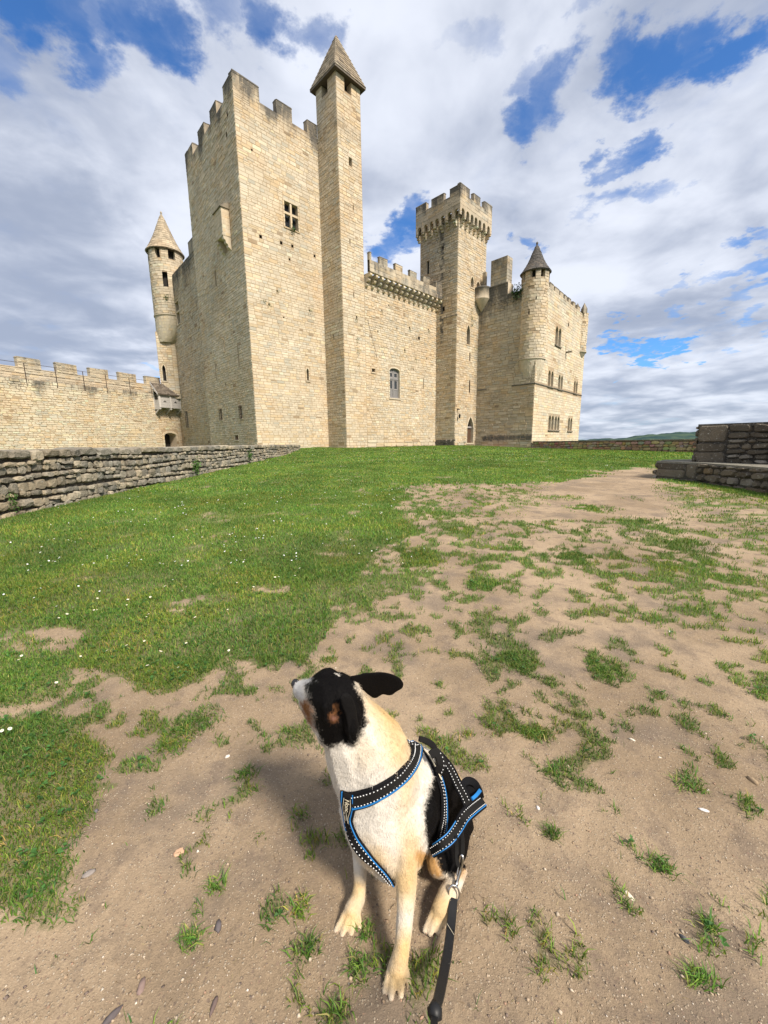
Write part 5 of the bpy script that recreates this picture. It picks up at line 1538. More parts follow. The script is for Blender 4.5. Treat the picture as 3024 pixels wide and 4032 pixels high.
vo, rc, m1 = specks(130, .42, .6); pick = t.math('GREATER_THAN', rc.outputs[0], .70)
sand = t.mix(t.math('MULTIPLY', t.math('MULTIPLY', m1, pick), .8), sand, t.mix(rc.outputs[1], (.33, .26, .18), (.40, .33, .25)))
vo2, rc2, m2 = specks(85, .38, .6); pick2 = t.math('GREATER_THAN', rc2.outputs[0], .80)
sand = t.mix(t.math('MULTIPLY', t.math('MULTIPLY', m2, pick2), .7), sand, t.mix(rc2.outputs[1], (.10, .08, .065), (.22, .15, .11)))
turf = t.mix(t.ramp(t.noise(Pn, .45, 5, .6).outputs['Fac'], .35, .65), (.058, .115, .021), (.105, .155, .033))
turf = t.mix(t.math('MULTIPLY', t.ramp(t.noise(Pn, 2.6, 6, .7).outputs['Fac'], .5, .72), .6), turf, (.155, .175, .05))
tn = t.noise(t.vmath('MULTIPLY', Pn, (1, .5, 1)), 11, 6, .8).outputs['Fac']
turf = t.vmath('SCALE', turf, t.math('ADD', t.math('MULTIPLY', tn, 1.5), .25))
soil = t.mix(.5, turf, (.10, .075, .04))
far_ = t.add('ShaderNodeSeparateXYZ'); t.put(far_.inputs[0], Pn)
turf = t.mix(t.ramp(far_.outputs[1], 2.5, 9), soil, turf)
col = t.mix(t.math('MULTIPLY', t.ramp(sx.outputs[0], .38, .7), t.ramp(far_.outputs[1], .9, 4.5, .55, 1)), sand, turf)
wood = t.mix(t.ramp(t.noise(Pn, .004, 6, .6).outputs['Fac'], .4, .6), (.03, .06, .04), (.06, .09, .045))
col = t.mix(t.ramp(far_.outputs[2], -6, -40), col, wood)
t.put(b.inputs['Base Color'], col); b.inputs['Roughness'].default_value = .95; b.inputs['Specular IOR Level'].default_value = .15
bp = t.add('ShaderNodeBump'); bp.inputs['Strength'].default_value = .8; bp.inputs['Distance'].default_value = .012
hh = t.math('ADD', t.math('ADD', t.math('MULTIPLY', mid, .8), t.math('ADD', t.math('MULTIPLY', fin, .6), t.math('MULTIPLY', grit, .35))), t.math('MULTIPLY', t.math('MULTIPLY', m1, pick), .25))
t.put(bp.inputs['Height'], hh); t.l.new(bp.outputs[0], b.inputs['Normal'])
cols = np.zeros((len(P2), 4)); cols[:, 0] = den; cols[:, 3] = 1
g_o = array_mesh('ground', np.stack([P2[:, 0], P2[:, 1], Z], 1), [quads], cols, mg)
g_o.data.polygons.foreach_set('use_smooth', [True] * len(g_o.data.polygons))
g_o['kind'] = 'structure'
GB = BVHTree.FromPolygons([tuple(v) for v in np.stack([P2[:, 0], P2[:, 1], Z], 1)[:]], [tuple(q) for q in quads]) if False else None
from numpy import searchsorted
Zg = Z.reshape(ny, nx)


def gh(x, y):
    """height of the finished ground surface (bilinear)"""
    x = np.asarray(x, float); y = np.asarray(y, float)
    i = np.clip(searchsorted(xs, x) - 1, 0, nx - 2); j = np.clip(searchsorted(ys, y) - 1, 0, ny - 2)
    fx = (x - xs[i]) / (xs[i + 1] - xs[i]); fy = (y - ys[j]) / (ys[j + 1] - ys[j])
    return (Zg[j, i] * (1 - fx) + Zg[j, i + 1] * fx) * (1 - fy) + (Zg[j + 1, i] * (1 - fx) + Zg[j + 1, i + 1] * fx) * fy


# far hills
hl = MB(); hc = (1, 1, 1, 0)
Rr = np.linspace(2600, 6800, 26); An = np.radians(np.linspace(14, 66, 120))
hv = []
for r in Rr:
    for a in An:
        d_ = math.degrees(a); e = 0
        for (c, w, hgt, rc) in ((27.6, 1.6, 22, 4300), (29.6, 2.6, 14, 4600), (38.5, 5.5, 120, 5200), (34.2, 3.2, 55, 4700), (46, 8, 150, 5400), (60, 9, 130, 5600)):
            e += .5 * hgt * math.exp(-((d_ - c) / w) ** 2) * math.exp(-((r - rc) / 700) ** 2)
        e += 4 * sin(a * 90 + r * .004) * math.exp(-((r - 4700) / 900) ** 2) + 4 * sin(a * 230 + r * .01) * math.exp(-((r - 4700) / 900) ** 2)
        base = -131 + 116 * math.exp(-((r - 4700) / 1000) ** 2)
        hv.append((r * sin(a), r * cos(a), base + e))
na = len(An)
hl.mesh(hv, [(i * na + j, i * na + j + 1, (i + 1) * na + j + 1, (i + 1) * na + j) for i in range(len(Rr) - 1) for j in range(na - 1)], hc)
hm, t, b = new_mat('hazy_wooded_hills'); geo = t.add('ShaderNodeNewGeometry')
n_ = t.noise(geo.outputs['Position'], .006, 6, .65).outputs['Fac']
t.put(b.inputs['Base Color'], t.mix(t.ramp(n_, .42, .6), (.030, .055, .055), (.06, .09, .065))); b.inputs['Roughness'].default_value = 1  # forest greens pushed bluish: distance haze put into the base colour
b.inputs['Specular IOR Level'].default_value = 0
ho = hl.build('hills', hm, None, True); ho['kind'] = 'structure'

# ------------------------------------------------------------------ grass
GREENS = np.array([(.060, .140, .020), (.090, .180, .024), (.130, .205, .032), (.070, .130, .032), (.18, .21, .045), (.27, .235, .085), (.045, .115, .03)])
GW_ = np.array([.24, .25, .17, .12, .11, .05, .06])


def blades(P, hgt, wid, lean, rng, tone):
    """each blade: a bent, tapering strip of one quad and one triangle"""
    n = len(P); az = rng.uniform(0, 2 * pi, n); la = rng.uniform(0, 2 * pi, n)
    base = np.stack([P[:, 0], P[:, 1], gh(P[:, 0], P[:, 1]) - .004], 1)
    side = np.stack([np.cos(az), np.sin(az), np.zeros(n)], 1) * wid[:, None] * .5
    ld = np.stack([np.cos(la), np.sin(la), np.zeros(n)], 1) * (lean * hgt)[:, None]
    up = np.stack([np.zeros(n), np.zeros(n), hgt], 1)
    V = np.stack([base - side, base + side, base + ld * .35 + up * .6 - side * .8, base + ld * .35 + up * .6 + side * .8, base + ld + up * (1 - .35 * np.minimum(lean, 1.3))[:, None]], 1).reshape(-1, 3)
    o = np.arange(n) * 5
    q = np.stack([o, o + 1, o + 3, o + 2], 1); tr = np.stack([o + 2, o + 3, o + 4], 1)
    c = GREENS[rng.choice(len(GREENS), n, p=GW_)] * rng.uniform(.75, 1.45, (n, 1)) * tone
    c = np.concatenate([np.clip(c, 0, .6), np.zeros((n, 1))], 1)
    return V, q, tr, np.repeat(c, 5, 0)


def scatter(n, x0, x1, y0, y1, rng, thr=.25, power=1.0):
    P = np.stack([rng.uniform(x0, x1, n), rng.uniform(y0, y1, n)], 1)
    # only what the camera (or a camera beside it) could see
    P = P[np.abs(P[:, 0]) < P[:, 1] * 1.12 + .9]
    P = P[(P[:, 0] > LWX + .02)]
    d = density(P)
    keep_ = (rng.random(len(P)) < np.clip((d - thr) / (1 - thr), 0, 1) ** power)
    return P[keep_]


def tone_at(P):
    """patches of yellower and darker turf"""
    a = fbm(P, .8, 71); b_ = fbm(P, 2.4, 77)
    k = (.80 + .5 * np.clip((a - .3) / .4, 0, 1))[:, None]
    y = np.clip((b_ - .48) / .16, 0, 1)[:, None]
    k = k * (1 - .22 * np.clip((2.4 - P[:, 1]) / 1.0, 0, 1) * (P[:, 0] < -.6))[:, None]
    return k * (np.array([1., 1, 1]) * (1 - y) + np.array([1.35, 1.10, 1.0]) * y)


parts = []
for (n, x0, x1, y0, y1, h0, h1, w0, w1, ln, thr) in ((330000, -2.6, 2.6, .55, 2.3, .016, .042, .0022, .0042, 1.2, .28), (260000, -4.6, 4.8, 2.3, 4.6, .02, .052, .003, .0055, .9, .26),
                                                     (230000, -6.8, 9, 4.6, 9.5, .025, .058, .005, .010, .8, .26), (150000, -6.8, 16, 9.5, 19, .03, .065, .010, .022, .7, .3), (120000, -6.8, 20, 19, 48, .035, .075, .025, .055, .6, .3)):
    P = scatter(n, x0, x1, y0, y1, NR, thr)
    near_t = np.zeros(len(P), bool)
    m = len(P); hgt = NR.uniform(h0, h1, m) * (.75 + .5 * fbm(P, 3, 81)); wid = NR.uniform(w0, w1, m)
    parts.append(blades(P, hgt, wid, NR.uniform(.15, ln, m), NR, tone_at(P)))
off = 0; VV, QQ, TT, CC = [], [], [], []
for V, q, tr, c in parts:
    VV.append(V); QQ.append(q + off); TT.append(tr + off); CC.append(c); off += len(V)
go = array_mesh('grass', np.concatenate(VV), [np.concatenate(QQ), np.concatenate(TT)], np.concatenate(CC), M['grass'])
go['kind'] = 'stuff'
print('grass blades', off // 5)

# clumps of longer grass on the bare earth that stand out: single plants
TUFT = {(784, 2846): 'large long grass clump left of the dog, greenest at its upper end', (682, 2935): 'yellowish grass clump just below the large clump left of the dog',
        (2026, 2605): 'broad low grass patch above the dog, nearer the middle', (2398, 2632): 'broad low grass patch above the dog, nearer the right edge', (1645, 2189): 'wide bushy grass island at the lawn edge, middle of the picture',
        (1919, 2307): 'oval grass island on the sand, right of the bushy one', (2169, 3022): 'grass clump just right of the dog\'s back', (2722, 3080): 'ragged grass clump on the sand near the right edge',
        (2604, 3404): 'dark brownish round grass tuft right of the leash', (2759, 3869): 'long dark grass tuft in the lower right corner', (2169, 3279): 'small dark green tuft right of the harness',
        (760, 3701): 'dark round grass tuft at lower left beside the oval pebble', (854, 3497): 'upright grass tuft left of the dog\'s front paws', (1175, 3607): 'bright spiky yellow-green tuft left of the dog\'s raised paw',
        (1222, 3764): 'dense grass tuft left of the nearest paw', (1417, 3829): 'tall grass tuft touching the nearest paw', (1441, 3679): 'dark green tuft between the two front paws', (2796, 3640): 'slender dark tuft at the right, above the corner tuft',
        (1340, 3990): 'grass tuft at the bottom edge left of the leash', (1191, 3207): 'small spiky tuft left of the dog\'s chest', (972, 3059): 'small tuft below the yellowish clump', (2110, 2890): 'upper grass clump of the strip right of the harness'}
for (cx, cy, rx, ry, s), (px, py, *_r) in zip(CLW, CL):
    if (px, py) not in TUFT:
        continue
    n = int(min(800, 60 + 45000 * rx * ry * (1 if py > 2500 else .05))); rr = NR.random(n) ** .75 * 1.05; aa = NR.uniform(0, 2 * pi, n)
    P = np.stack([cx + rx * rr * np.cos(aa), cy + ry * rr * np.sin(aa)], 1); P = P[fbm(P, 22, 33) > .36 + .15 * NR.random(n)]; n = len(P)
    hgt = NR.uniform(.014, .042, n) * (1 if py > 2500 else 1.3); tn_ = NR.uniform(.7, 1.15) * np.array([1, 1, 1]) * (np.array([1.5, 1.25, 1]) if (px, py) in ((1175, 3607), (682, 2935)) else 1)
    V, q, tr, c = blades(P, hgt, NR.uniform(.0022, .0045, n) * (1 if py > 2500 else 1.8), NR.uniform(.4, 1.6, n), NR, tn_)
    V -= np.array([cx, cy, 0])
    o_ = array_mesh('grass_tuft', V, [q, tr], c, M['grass']); o_.location = (cx, cy, 0)
    tag(o_, TUFT[(px, py)], 'grass tuft', 'grass tufts on the bare ground')

# broad-leaved weeds in the turf
wv, wf, wc = [], [], []
P = scatter(5200, -4.4, 2.5, .8, 5.0, NR, .5)
wm = MB()
for p in P[:2600]:
    z = float(gh(p[0], p[1])) + .012
    for k in range(NR.integers(3, 6)):
        a = NR.uniform(0, 6.28); L = NR.uniform(.008, .02); w = L * .45; e = np.array([cos(a), sin(a), 0]); s_ = np.array([-e[1], e[0], 0]); o_ = np.array([p[0], p[1], z + NR.uniform(0, .015)]); tip = NR.uniform(-.2, .5) * L
        g_ = NR.uniform(.7, 1.3)
        wm.mesh([o_, o_ + e * L * .5 + s_ * w + UPZ * L * .3, o_ + e * L + UPZ * tip, o_ + e * L * .5 - s_ * w + UPZ * L * .3], [(0, 1, 2, 3)], (.05 * g_, .13 * g_, .028 * g_, 0))
tag(wm.build('clover', M['grass']), kind='stuff')

# daisies
dm = MB()
P = np.concatenate([scatter(420, -4.5, .5, 1.6, 5.2, NR, .5), scatter(700, -6.6, 2.0, 4, 10, NR, .5), scatter(1500, -6, 9, 10, 34, NR, .6)])
cl_ = fbm(P, 1.2, 91); P = P[cl_ > .535 - .05 * (P[:, 0] < -1)]
for p in P:
    z = float(gh(*p)) + NR.uniform(.03, .06); D_ = np.hypot(*p); r = NR.uniform(.005, .009) * (1 + D_ * .045); tx, ty = NR.uniform(-.5, .5, 2); n = 7
    ring = [(p[0] + r * cos(2 * pi * k / n), p[1] + r * sin(2 * pi * k / n), z + r * (tx * cos(2 * pi * k / n) + ty * sin(2 * pi * k / n))) for k in range(n)]
    w = NR.uniform(.62, .8)
    dm.mesh(ring + [(p[0], p[1], z + r * .3)], [(k, (k + 1) % n, n) for k in range(n)], [(w, w, w * .98, 0)] * n + [(.75, .55, .12, 0) if D_ < 4 else (w, w, w, 0)])
    if D_ < 5: dm.tube([(p[0], p[1], z - .05), (p[0], p[1], z)], .0012, 3, (.07, .13, .03, 0), False)
# straw and dead blades trodden into the bare earth
P = np.concatenate([np.stack([NR.uniform(-2.6, 2.8, 5200), NR.uniform(.5, 3.0, 5200)], 1), np.stack([NR.uniform(-3, 6, 5200), NR.uniform(3, 8, 5200)], 1)]); P = P[(np.abs(P[:, 0]) < P[:, 1] * 1.1 + .6) & (density(P) < .5)]
P = P[fbm(P, 2.2, 95) > .44]
n = len(P); V, q, tr, c = blades(P, NR.uniform(.006, .014, n), NR.uniform(.0012, .0026, n), NR.uniform(1.2, 2.6, n), NR, np.ones(3))
sc_ = np.repeat(np.array([(.30, .23, .13), (.20, .14, .08), (.36, .30, .17), (.12, .085, .05)])[NR.choice(4, n)], 5, 0); c[:, :3] = sc_ * NR.uniform(.8, 1.2, (len(sc_), 1))
array_mesh('dead_grass', V, [q, tr], c, M['grass'])['kind'] = 'stuff'
tag(dm.build('daisies', M['petal']), kind='stuff')

# gravel and loose stones
gm_v, gm_f, gm_c = [], [], []
n = 42000; y = .45 + 3.4 * NR.random(n) ** 1.5; x = NR.uniform(-1, 1, n) * (y * 1.1 + .3); P = np.stack([x, y], 1); P = P[density(P) < .5]
m = len(P); r = np.clip(NR.lognormal(-6.75, .55, m), .0006, .0055); zz = gh(P[:, 0], P[:, 1])
oc = np.array([(1, 0, 0), (0, 1, 0), (-1, 0, 0), (0, -1, 0), (0, 0, .7), (0, 0, -.7)]); of = np.array([(0, 1, 4), (1, 2, 4), (2, 3, 4), (3, 0, 4), (1, 0, 5), (2, 1, 5), (3, 2, 5), (0, 3, 5)])
a = NR.uniform(0, 6.28, m); ca, sa = np.cos(a), np.sin(a); S = NR.uniform(.6, 1.5, (m, 1, 3)) * r[:, None, None]
V = oc[None] * S; V = V + NR.uniform(-.28, .28, V.shape) * r[:, None, None]
V = np.stack([V[..., 0] * ca[:, None] - V[..., 1] * sa[:, None], V[..., 0] * sa[:, None] + V[..., 1] * ca[:, None], V[..., 2]], -1)
V += np.stack([P[:, 0], P[:, 1], zz + r * .25], 1)[:, None]
pal = np.array([(.40, .33, .25), (.34, .26, .18), (.28, .20, .13), (.14, .105, .085), (.50, .44, .37), (.30, .19, .13)])
c = pal[NR.choice(6, m, p=[.22, .27, .22, .13, .07, .09])] * NR.uniform(.8, 1.2, (m, 1)); c = np.concatenate([c, np.zeros((m, 1))], 1)
o_ = array_mesh('gravel', V.reshape(-1, 3), [(of[None] + (np.arange(m) * 6)[:, None, None]).reshape(-1, 3)], np.repeat(c, 6, 0), M['pebble']); o_['kind'] = 'stuff'


def rock(px, py, L, Wd, H_, ang, col, label, name='pebble', grp=None):
    c_ = gpx(px, py); z = float(gh(c_[0], c_[1])); mb = MB(); n = 9; rn = random.Random(int(px * 7 + py))
    rings = [(-.3, .8), (.15, 1), (.6, .85), (.95, .45)]
    V = []
    for (h, f) in rings:
        for k in range(n):
            t_ = 2 * pi * k / n; e = 1 + rn.uniform(-.26, .22); u_, v_ = .85 * L * f * cos(t_) * e, Wd * f * sin(t_) * e
            V.append((u_ * cos(ang) - v_ * sin(ang), u_ * sin(ang) + v_ * cos(ang), H_ * h * (1 + rn.uniform(-.1, .1))))
    V.append((0, 0, H_ * 1.02)); F_ = []
    for i in range(3): F_ += [(i * n + k, i * n + (k + 1) % n, (i + 1) * n + (k + 1) % n, (i + 1) * n + k) for k in range(n)]
    F_ += [(3 * n + k, 3 * n + (k + 1) % n, 4 * n) for k in range(n)]
    mb.mesh(V, F_, (*col, 0)); o = mb.build(name, M['pebble'], None, True); o.location = (c_[0], c_[1], z); tag(o, label, 'pebble', grp)


rock(860, 3657, .011, .016, .010, .3, (.10, .085, .085), 'dark oval pebble right of a grass clump at lower left of the dog')
rock(439, 4000, .010, .026, .010, -.6, (.09, .075, .075), 'dark elongated stone at the bottom edge, lower left')
rock(843, 3970, .007, .02, .008, -.1, (.12, .085, .075), 'dark brown narrow stone near the bottom edge, left of centre')
rock(556, 3885, .012, .018, .008, .2, (.20, .14, .12), 'reddish brown pebble near the bottom left corner')
rock(350, 3446, .022, .012, .006, .5, (.22, .19, .17), 'grey flat pebble beside the edge of the left grass patch')
rock(896, 2982, .014, .008, .006, .5, (.62, .56, .48), 'pale angular pebble below the long grass clump left of the dog')
rock(2490, 2905, .018, .005, .006, -.75, (.66, .59, .48), 'pale bone-like splinter lying on the sand right of the dog', 'bone_splinter')
rock(2770, 3182, .022, .008, .004, -.35, (.52, .49, .47), 'flat pale grey chip of stone on the sand at right')
rock(2964, 3070, .012, .020, .013, .4, (.26, .19, .12), 'brown upright stone near the right edge')
rock(2119, 3171, .007, .010, .006, 0, (.62, .58, .55), 'small white pebble right of the harness handle')
rock(2638, 2492, .013, .009, .009, .2, (.70, .67, .62), 'bright white pebble beside a low tuft far right on the sand')
rock(2480, 3520, .009, .018, .004, .3, (.56, .48, .38), 'pale cream chip on the sand at lower right')
rock(2694, 3692, .008, .012, .008, .5, (.08, .08, .085), 'small black pebble above the long tuft at lower right')
rock(704, 3360, .022, .014, .003, .5, (.48, .30, .19), 'flat orange-brown fragment at lower left of the dog')
rock(380, 3205, .008, .008, .008, 0, (.11, .10, .11), 'round dark pebble beside the left grass patch')
rock(1262, 2688, .012, .006, .005, .3, (.55, .5, .42), 'small pale pebble left of the dog muzzle') if False else None

# plants in the walls
def plant(P, n, size, label, nrm, grp='plants rooted in the castle walls', col=(.045, .10, .022), drop=0.):
    mb = MB(); nrm = np.array(nrm, float); P = np.array(P, float); sd = np.cross(nrm, UPZ)
    for i in range(n):
        q = P + nrm * NR.uniform(.02, size * .5) + sd * NR.normal(0, size * .35) + UPZ * (NR.normal(0, size * .4) - drop * NR.random())
        d = NR.normal(0, 1, 3) + nrm * .8; d /= np.linalg.norm(d); e = np.cross(d, NR.normal(0, 1, 3)); e /= np.linalg.norm(e) + 1e-6; L = size * NR.uniform(.15, .3); w = L * .45; k = NR.uniform(.6, 1.4)
        mb.mesh([q, q + d * L * .5 + e * w, q + d * L, q + d * L * .5 - e * w], [(0, 1, 2, 3)], (col[0] * k, col[1] * k, col[2] * k, 0))
    tag(mb.build('wall_plant', M['leaf']), label, 'plant', grp)


gl = 'tiny green plant rooted in a joint of the pale castle masonry'
for (u, z, s) in ((5.06, 14.2, .22), (9.28, 13.3, .3), (8.45, 10.9, .2), (10.3, 10.2, .25), (12.45, 13.7, .3)):
    plant(Wc(u, 0, z), 26, s, gl, -d2)
for (u, z, s) in ((1.62, 13.1, .3), (1.66, 11.2, .3), (1.7, 10.2, .35), (1.8, 8.8, .22)):
    plant(Wc(u, 0, z), 30, s, gl, -d2, drop=.4)
for (u, z, s) in ((2.0, 13.2, .25), (2.9, 14.5, .25), (6.2, 13.6, .3), (1.5, 13.4, .3)):
    plant(FR.at(u, z), 24, s, gl, -d2)
for (u, z, s) in ((2.9, 16.3, .35), (2.95, 15.3, .35), (2.9, 14.6, .3)):
    plant(FDR.at(u, z), 26, s, gl, -d2)
plant(np.array([-26.0, 51.4, 18.9]), 50, .5, 'green bush clinging to the side of the round corner turret', (.3, -.95, 0), None)
plant(FLL.at(2.4, 17.4), 160, .9, 'dark ivy on the lodging wall top beside the round turret', -d1, None, (.03, .06, .02), .5)
plant(FR.at(4.7, 20.0, .05), 60, .45, 'moss and weeds hanging from the sill of the cross window', -d2, None)
for (y_, z_, s, lb) in ((13.9, .72, .30, 'green leafy creeper hanging on the grey rubble wall beside the lawn'), (19.6, .9, .28, 'second small creeper farther along the grey rubble wall'), (6.95, .5, .13, 'small leafy plant in the rubble wall at the left edge')):
    plant((LWX + .06, y_, z_), 120, s, lb, (1, 0, 0), None, (.06, .13, .025), .25)
# ------------------------------------------------------------------ the dog
def depth(P):
    return float((np.asarray(P) - CAM) @ fwd)


def DP(x, y, Y):
    """joint: photo direction plus distance (a number) or height above ground ('z', h)"""
    if isinstance(Y, tuple):
        d = ray(x, y); return CAM + d * ((Y[1] + .004 - EYE) / d[2])
    return at_y(x, y, Y)


zz_ = lambda h: ('z', h)
CH = [
    # trunk
    [(1492, 3055, 1.0, 160), (1490, 3150, .985, 158), (1512, 3235, .965, 158), (1547, 3295, .955, 140), (1540, 3335, .955, 98)],
    [(1500, 3080, 1.02, 158), (1580, 3090, 1.08, 165), (1640, 3110, 1.14, 152), (1710, 3150, 1.18, 138), (1740, 3230, 1.2, 125), (1725, 3300, 1.17, 110)],
    [(1640, 3200, .98, 88), (1600, 3260, .93, 92)],
    # neck and head
    [(1487, 3060, 1.0, 158), (1468, 2965, 1.0, 148), (1432, 2892, 1.0, 120), (1385, 2812, 1.0, 88), (1350, 2775, 1.0, 92)],
    [(1442, 3050, .99, 135), (1402, 2985, .99, 116), (1380, 2920, .985, 106), (1345, 2850, .98, 92)],
    [(1326, 2762, .99, 110), (1300, 2752, 1.0, 100)], [(1330, 2790, .98, 100), (1322, 2860, .975, 84)],
    [(1280, 2740, 1.01, 84), (1240, 2730, 1.035, 62), (1212, 2722, 1.055, 47), (1188, 2715, 1.072, 36)],
    [(1290, 2830, .985, 70), (1248, 2800, 1.01, 52), (1207, 2765, 1.045, 32)], [(1262, 2692, 1.035, 44), (1290, 2680, 1.03, 50)],
    # near ear: folded flap and front rim
    [(1352, 2738, .955, 24), (1372, 2800, .925, 26), (1384, 2865, .915, 28), (1397, 2912, .92, 22)], [(1372, 2740, .96, 26), (1398, 2810, .945, 26), (1402, 2870, .935, 24)],
    [(1300, 2748, .945, 14), (1280, 2785, .925, 13), (1284, 2830, .92, 13), (1305, 2866, .925, 13)],
    # left foreleg (nearest)
    [(1604, 3240, .94, 92), (1600, 3340, .895, 64), (1597, 3420, .87, 49), (1599, 3500, .85, 42), (1596, 3590, .822, 35), (1590, 3665, .80, 34), (1585, 3720, .785, 31), (1577, 3765, .775, 34), (1566, 3812, zz_(.038), 40)],
    [(1540, 3815, zz_(.034), 17), (1524, 3865, zz_(.022), 14), (1514, 3902, zz_(.010), 12)], [(1556, 3830, zz_(.036), 17), (1545, 3885, zz_(.024), 14.5), (1540, 3926, zz_(.010), 13)],
    [(1576, 3832, zz_(.036), 17), (1580, 3882, zz_(.024), 14.5), (1578, 3920, zz_(.010), 13)], [(1592, 3812, zz_(.034), 17), (1607, 3855, zz_(.022), 13), (1611, 3888, zz_(.010), 11.5)],
    # right foreleg
    [(1425, 3220, 1.0, 78), (1428, 3310, .985, 46), (1420, 3400, .962, 30), (1418, 3480, .938, 25), (1410, 3540, .92, 29), (1388, 3585, zz_(.032), 34)],
    [(1364, 3595, zz_(.030), 15), (1340, 3635, zz_(.018), 13), (1323, 3662, zz_(.009), 10.5)], [(1376, 3606, zz_(.032), 15), (1360, 3650, zz_(.02), 13), (1348, 3680, zz_(.009), 11)],
    [(1392, 3606, zz_(.032), 15), (1388, 3648, zz_(.02), 13), (1383, 3676, zz_(.009), 11)], [(1405, 3594, zz_(.030), 15), (1414, 3628, zz_(.018), 12), (1417, 3652, zz_(.009), 10)],
    # left hind leg
    [(1745, 3230, 1.17, 112), (1752, 3330, 1.09, 88), (1740, 3385, 1.02, 62), (1722, 3405, .985, 42)], [(1722, 3405, .985, 42), (1800, 3440, 1.02, 30)],
    [(1812, 3428, zz_(.045), 28), (1790, 3475, zz_(.045), 32), (1760, 3530, zz_(.045), 38), (1735, 3580, zz_(.036), 36)],
    [(1712, 3585, zz_(.032), 16), (1686, 3635, zz_(.018), 13), (1672, 3664, zz_(.009), 10.5)], [(1724, 3597, zz_(.034), 16), (1704, 3648, zz_(.02), 13.5), (1694, 3677, zz_(.009), 11)],
    [(1740, 3597, zz_(.034), 16), (1730, 3644, zz_(.02), 13), (1724, 3669, zz_(.009), 11)], [(1753, 3586, zz_(.032), 16), (1753, 3622, zz_(.018), 12), (1750, 3645, zz_(.009), 10)],
    # right hind leg, mostly hidden
    [(1520, 3300, 1.13, 95), (1500, 3350, 1.08, 55), (1490, 3380, zz_(.035), 30), (1478, 3405, zz_(.022), 22), (1468, 3425, zz_(.012), 14)], [(1492, 3400, zz_(.022), 16), (1486, 3430, zz_(.01), 12)],
    # tail along the ground behind
    [(1765, 3270, 1.25, 40), (1700, 3200, 1.40, 22), (1640, 3150, 1.5, 14)],
]
ico = bmesh.new(); bmesh.ops.create_icosphere(ico, subdivisions=2, radius=1)
IV = np.array([v.co[:] for v in ico.verts]); IF = np.array([[v.index for v in f.verts] for f in ico.faces]); ico.free()
SV, SF = [], []; off = 0
for ch_l in CH:
    J_ = [(DP(x, y, Y), r) for (x, y, Y, r) in ch_l]; J_ = [(p, r * depth(p) / FPX) for p, r in J_]
    for (p, r), (q, s) in zip(J_, J_[1:]):
        n = max(3, int(np.linalg.norm(q - p) / (min(r, s) * .22)) + 1)
        for i in range(n + 1):
            t_ = i / n; SV.append(IV * (r + (s - r) * t_) + (p + (q - p) * t_)); SF.append(IF + off); off += len(IV)
tmp = bpy.data.meshes.new('dog_raw'); tmp.from_pydata(np.concatenate(SV).tolist(), [], np.concatenate(SF).tolist()); tmp.update()
tob = bpy.data.objects.new('dog_raw', tmp); COL.objects.link(tob)
m_ = tob.modifiers.new('r', 'REMESH'); m_.mode = 'VOXEL'; m_.voxel_size = .0034
m_ = tob.modifiers.new('s', 'SMOOTH'); m_.factor = .5; m_.iterations = 5
dg = bpy.context.evaluated_depsgraph_get(); dme = bpy.data.meshes.new_from_object(tob.evaluated_get(dg)); bpy.data.objects.remove(tob); bpy.data.meshes.remove(tmp)
dme.name = 'body'
nv_ = len(dme.vertices); DV = np.zeros(nv_ * 3); dme.vertices.foreach_get('co', DV); DV = DV.reshape(-1, 3)
DN = np.zeros(nv_ * 3); dme.vertices.foreach_get('normal', DN); DN = DN.reshape(-1, 3)
print('dog verts', nv_)
DPX = proj(DV)
ju = np.stack([fbm(DV[:, [0, 2]], 60, 5) + .6 * fbm(DV[:, [1, 2]], 150, 6), fbm(DV[:, [1, 2]], 60, 8) + .6 * fbm(DV[:, [0, 2]], 150, 9)], 1) - .8
Q = DPX + ju * 26


JT = [ju * 22] + [np.random.default_rng(50 + i).normal(0, 6.5, (nv_, 2)) + ju * 22 for i in range(6)]


def ip(lst):
    p = np.array(lst, float); return np.mean([inside(DPX + j, p) for j in JT], 0)


WHITE, CREAM, TAN, BLACK, RUST, PINK = (.55, .505, .44), (.52, .355, .16), (.40, .225, .085), (.0035, .003, .003), (.17, .072, .028), (.19, .095, .075)
CD = np.tile(np.array(WHITE), (nv_, 1))


def wash(mask_or_w, col):
    global CD
    w = np.asarray(mask_or_w, float)[:, None]; CD = CD * (1 - w) + np.array(col) * w


def soft_patch(x, y, rx, ry, rot=0):  # soft oval mask for the cream and tan coat areas
    c_, s_ = cos(rot), sin(rot); dx, dy = Q[:, 0] - x, Q[:, 1] - y
    r = np.hypot((dx * c_ + dy * s_) / rx, (-dx * s_ + dy * c_) / ry); return np.clip(1.25 - r, 0, 1)


wash(soft_patch(1530, 2800, 90, 190, -.55) * .95, CREAM); wash(soft_patch(1570, 2960, 80, 130, -.3) * .7, CREAM); wash(soft_patch(1600, 3120, 45, 130, .15) * .55, CREAM)
wash(soft_patch(1440, 2960, 60, 90, 0) * .3, CREAM); wash(soft_patch(1610, 3300, 60, 90, 0) * .5, CREAM)
wash(soft_patch(1625, 3400, 45, 110, .0) * .8, CREAM); wash(soft_patch(1590, 3480, 80, 120, 0) * .85, CREAM); wash(soft_patch(1590, 3740, 60, 110, 0) * .95, CREAM); wash(soft_patch(1565, 3860, 95, 95, 0) * .9, CREAM)
wash(soft_patch(1405, 3500, 60, 70) * .85, CREAM); wash(soft_patch(1375, 3620, 85, 85) * .9, CREAM); wash(soft_patch(1440, 3330, 50, 60) * .3, CREAM)
wash(soft_patch(1730, 3580, 100, 150) * .85, CREAM); wash(soft_patch(1815, 3430, 36, 45) * .9, TAN); wash(soft_patch(1480, 3390, 60, 60) * .8, CREAM)
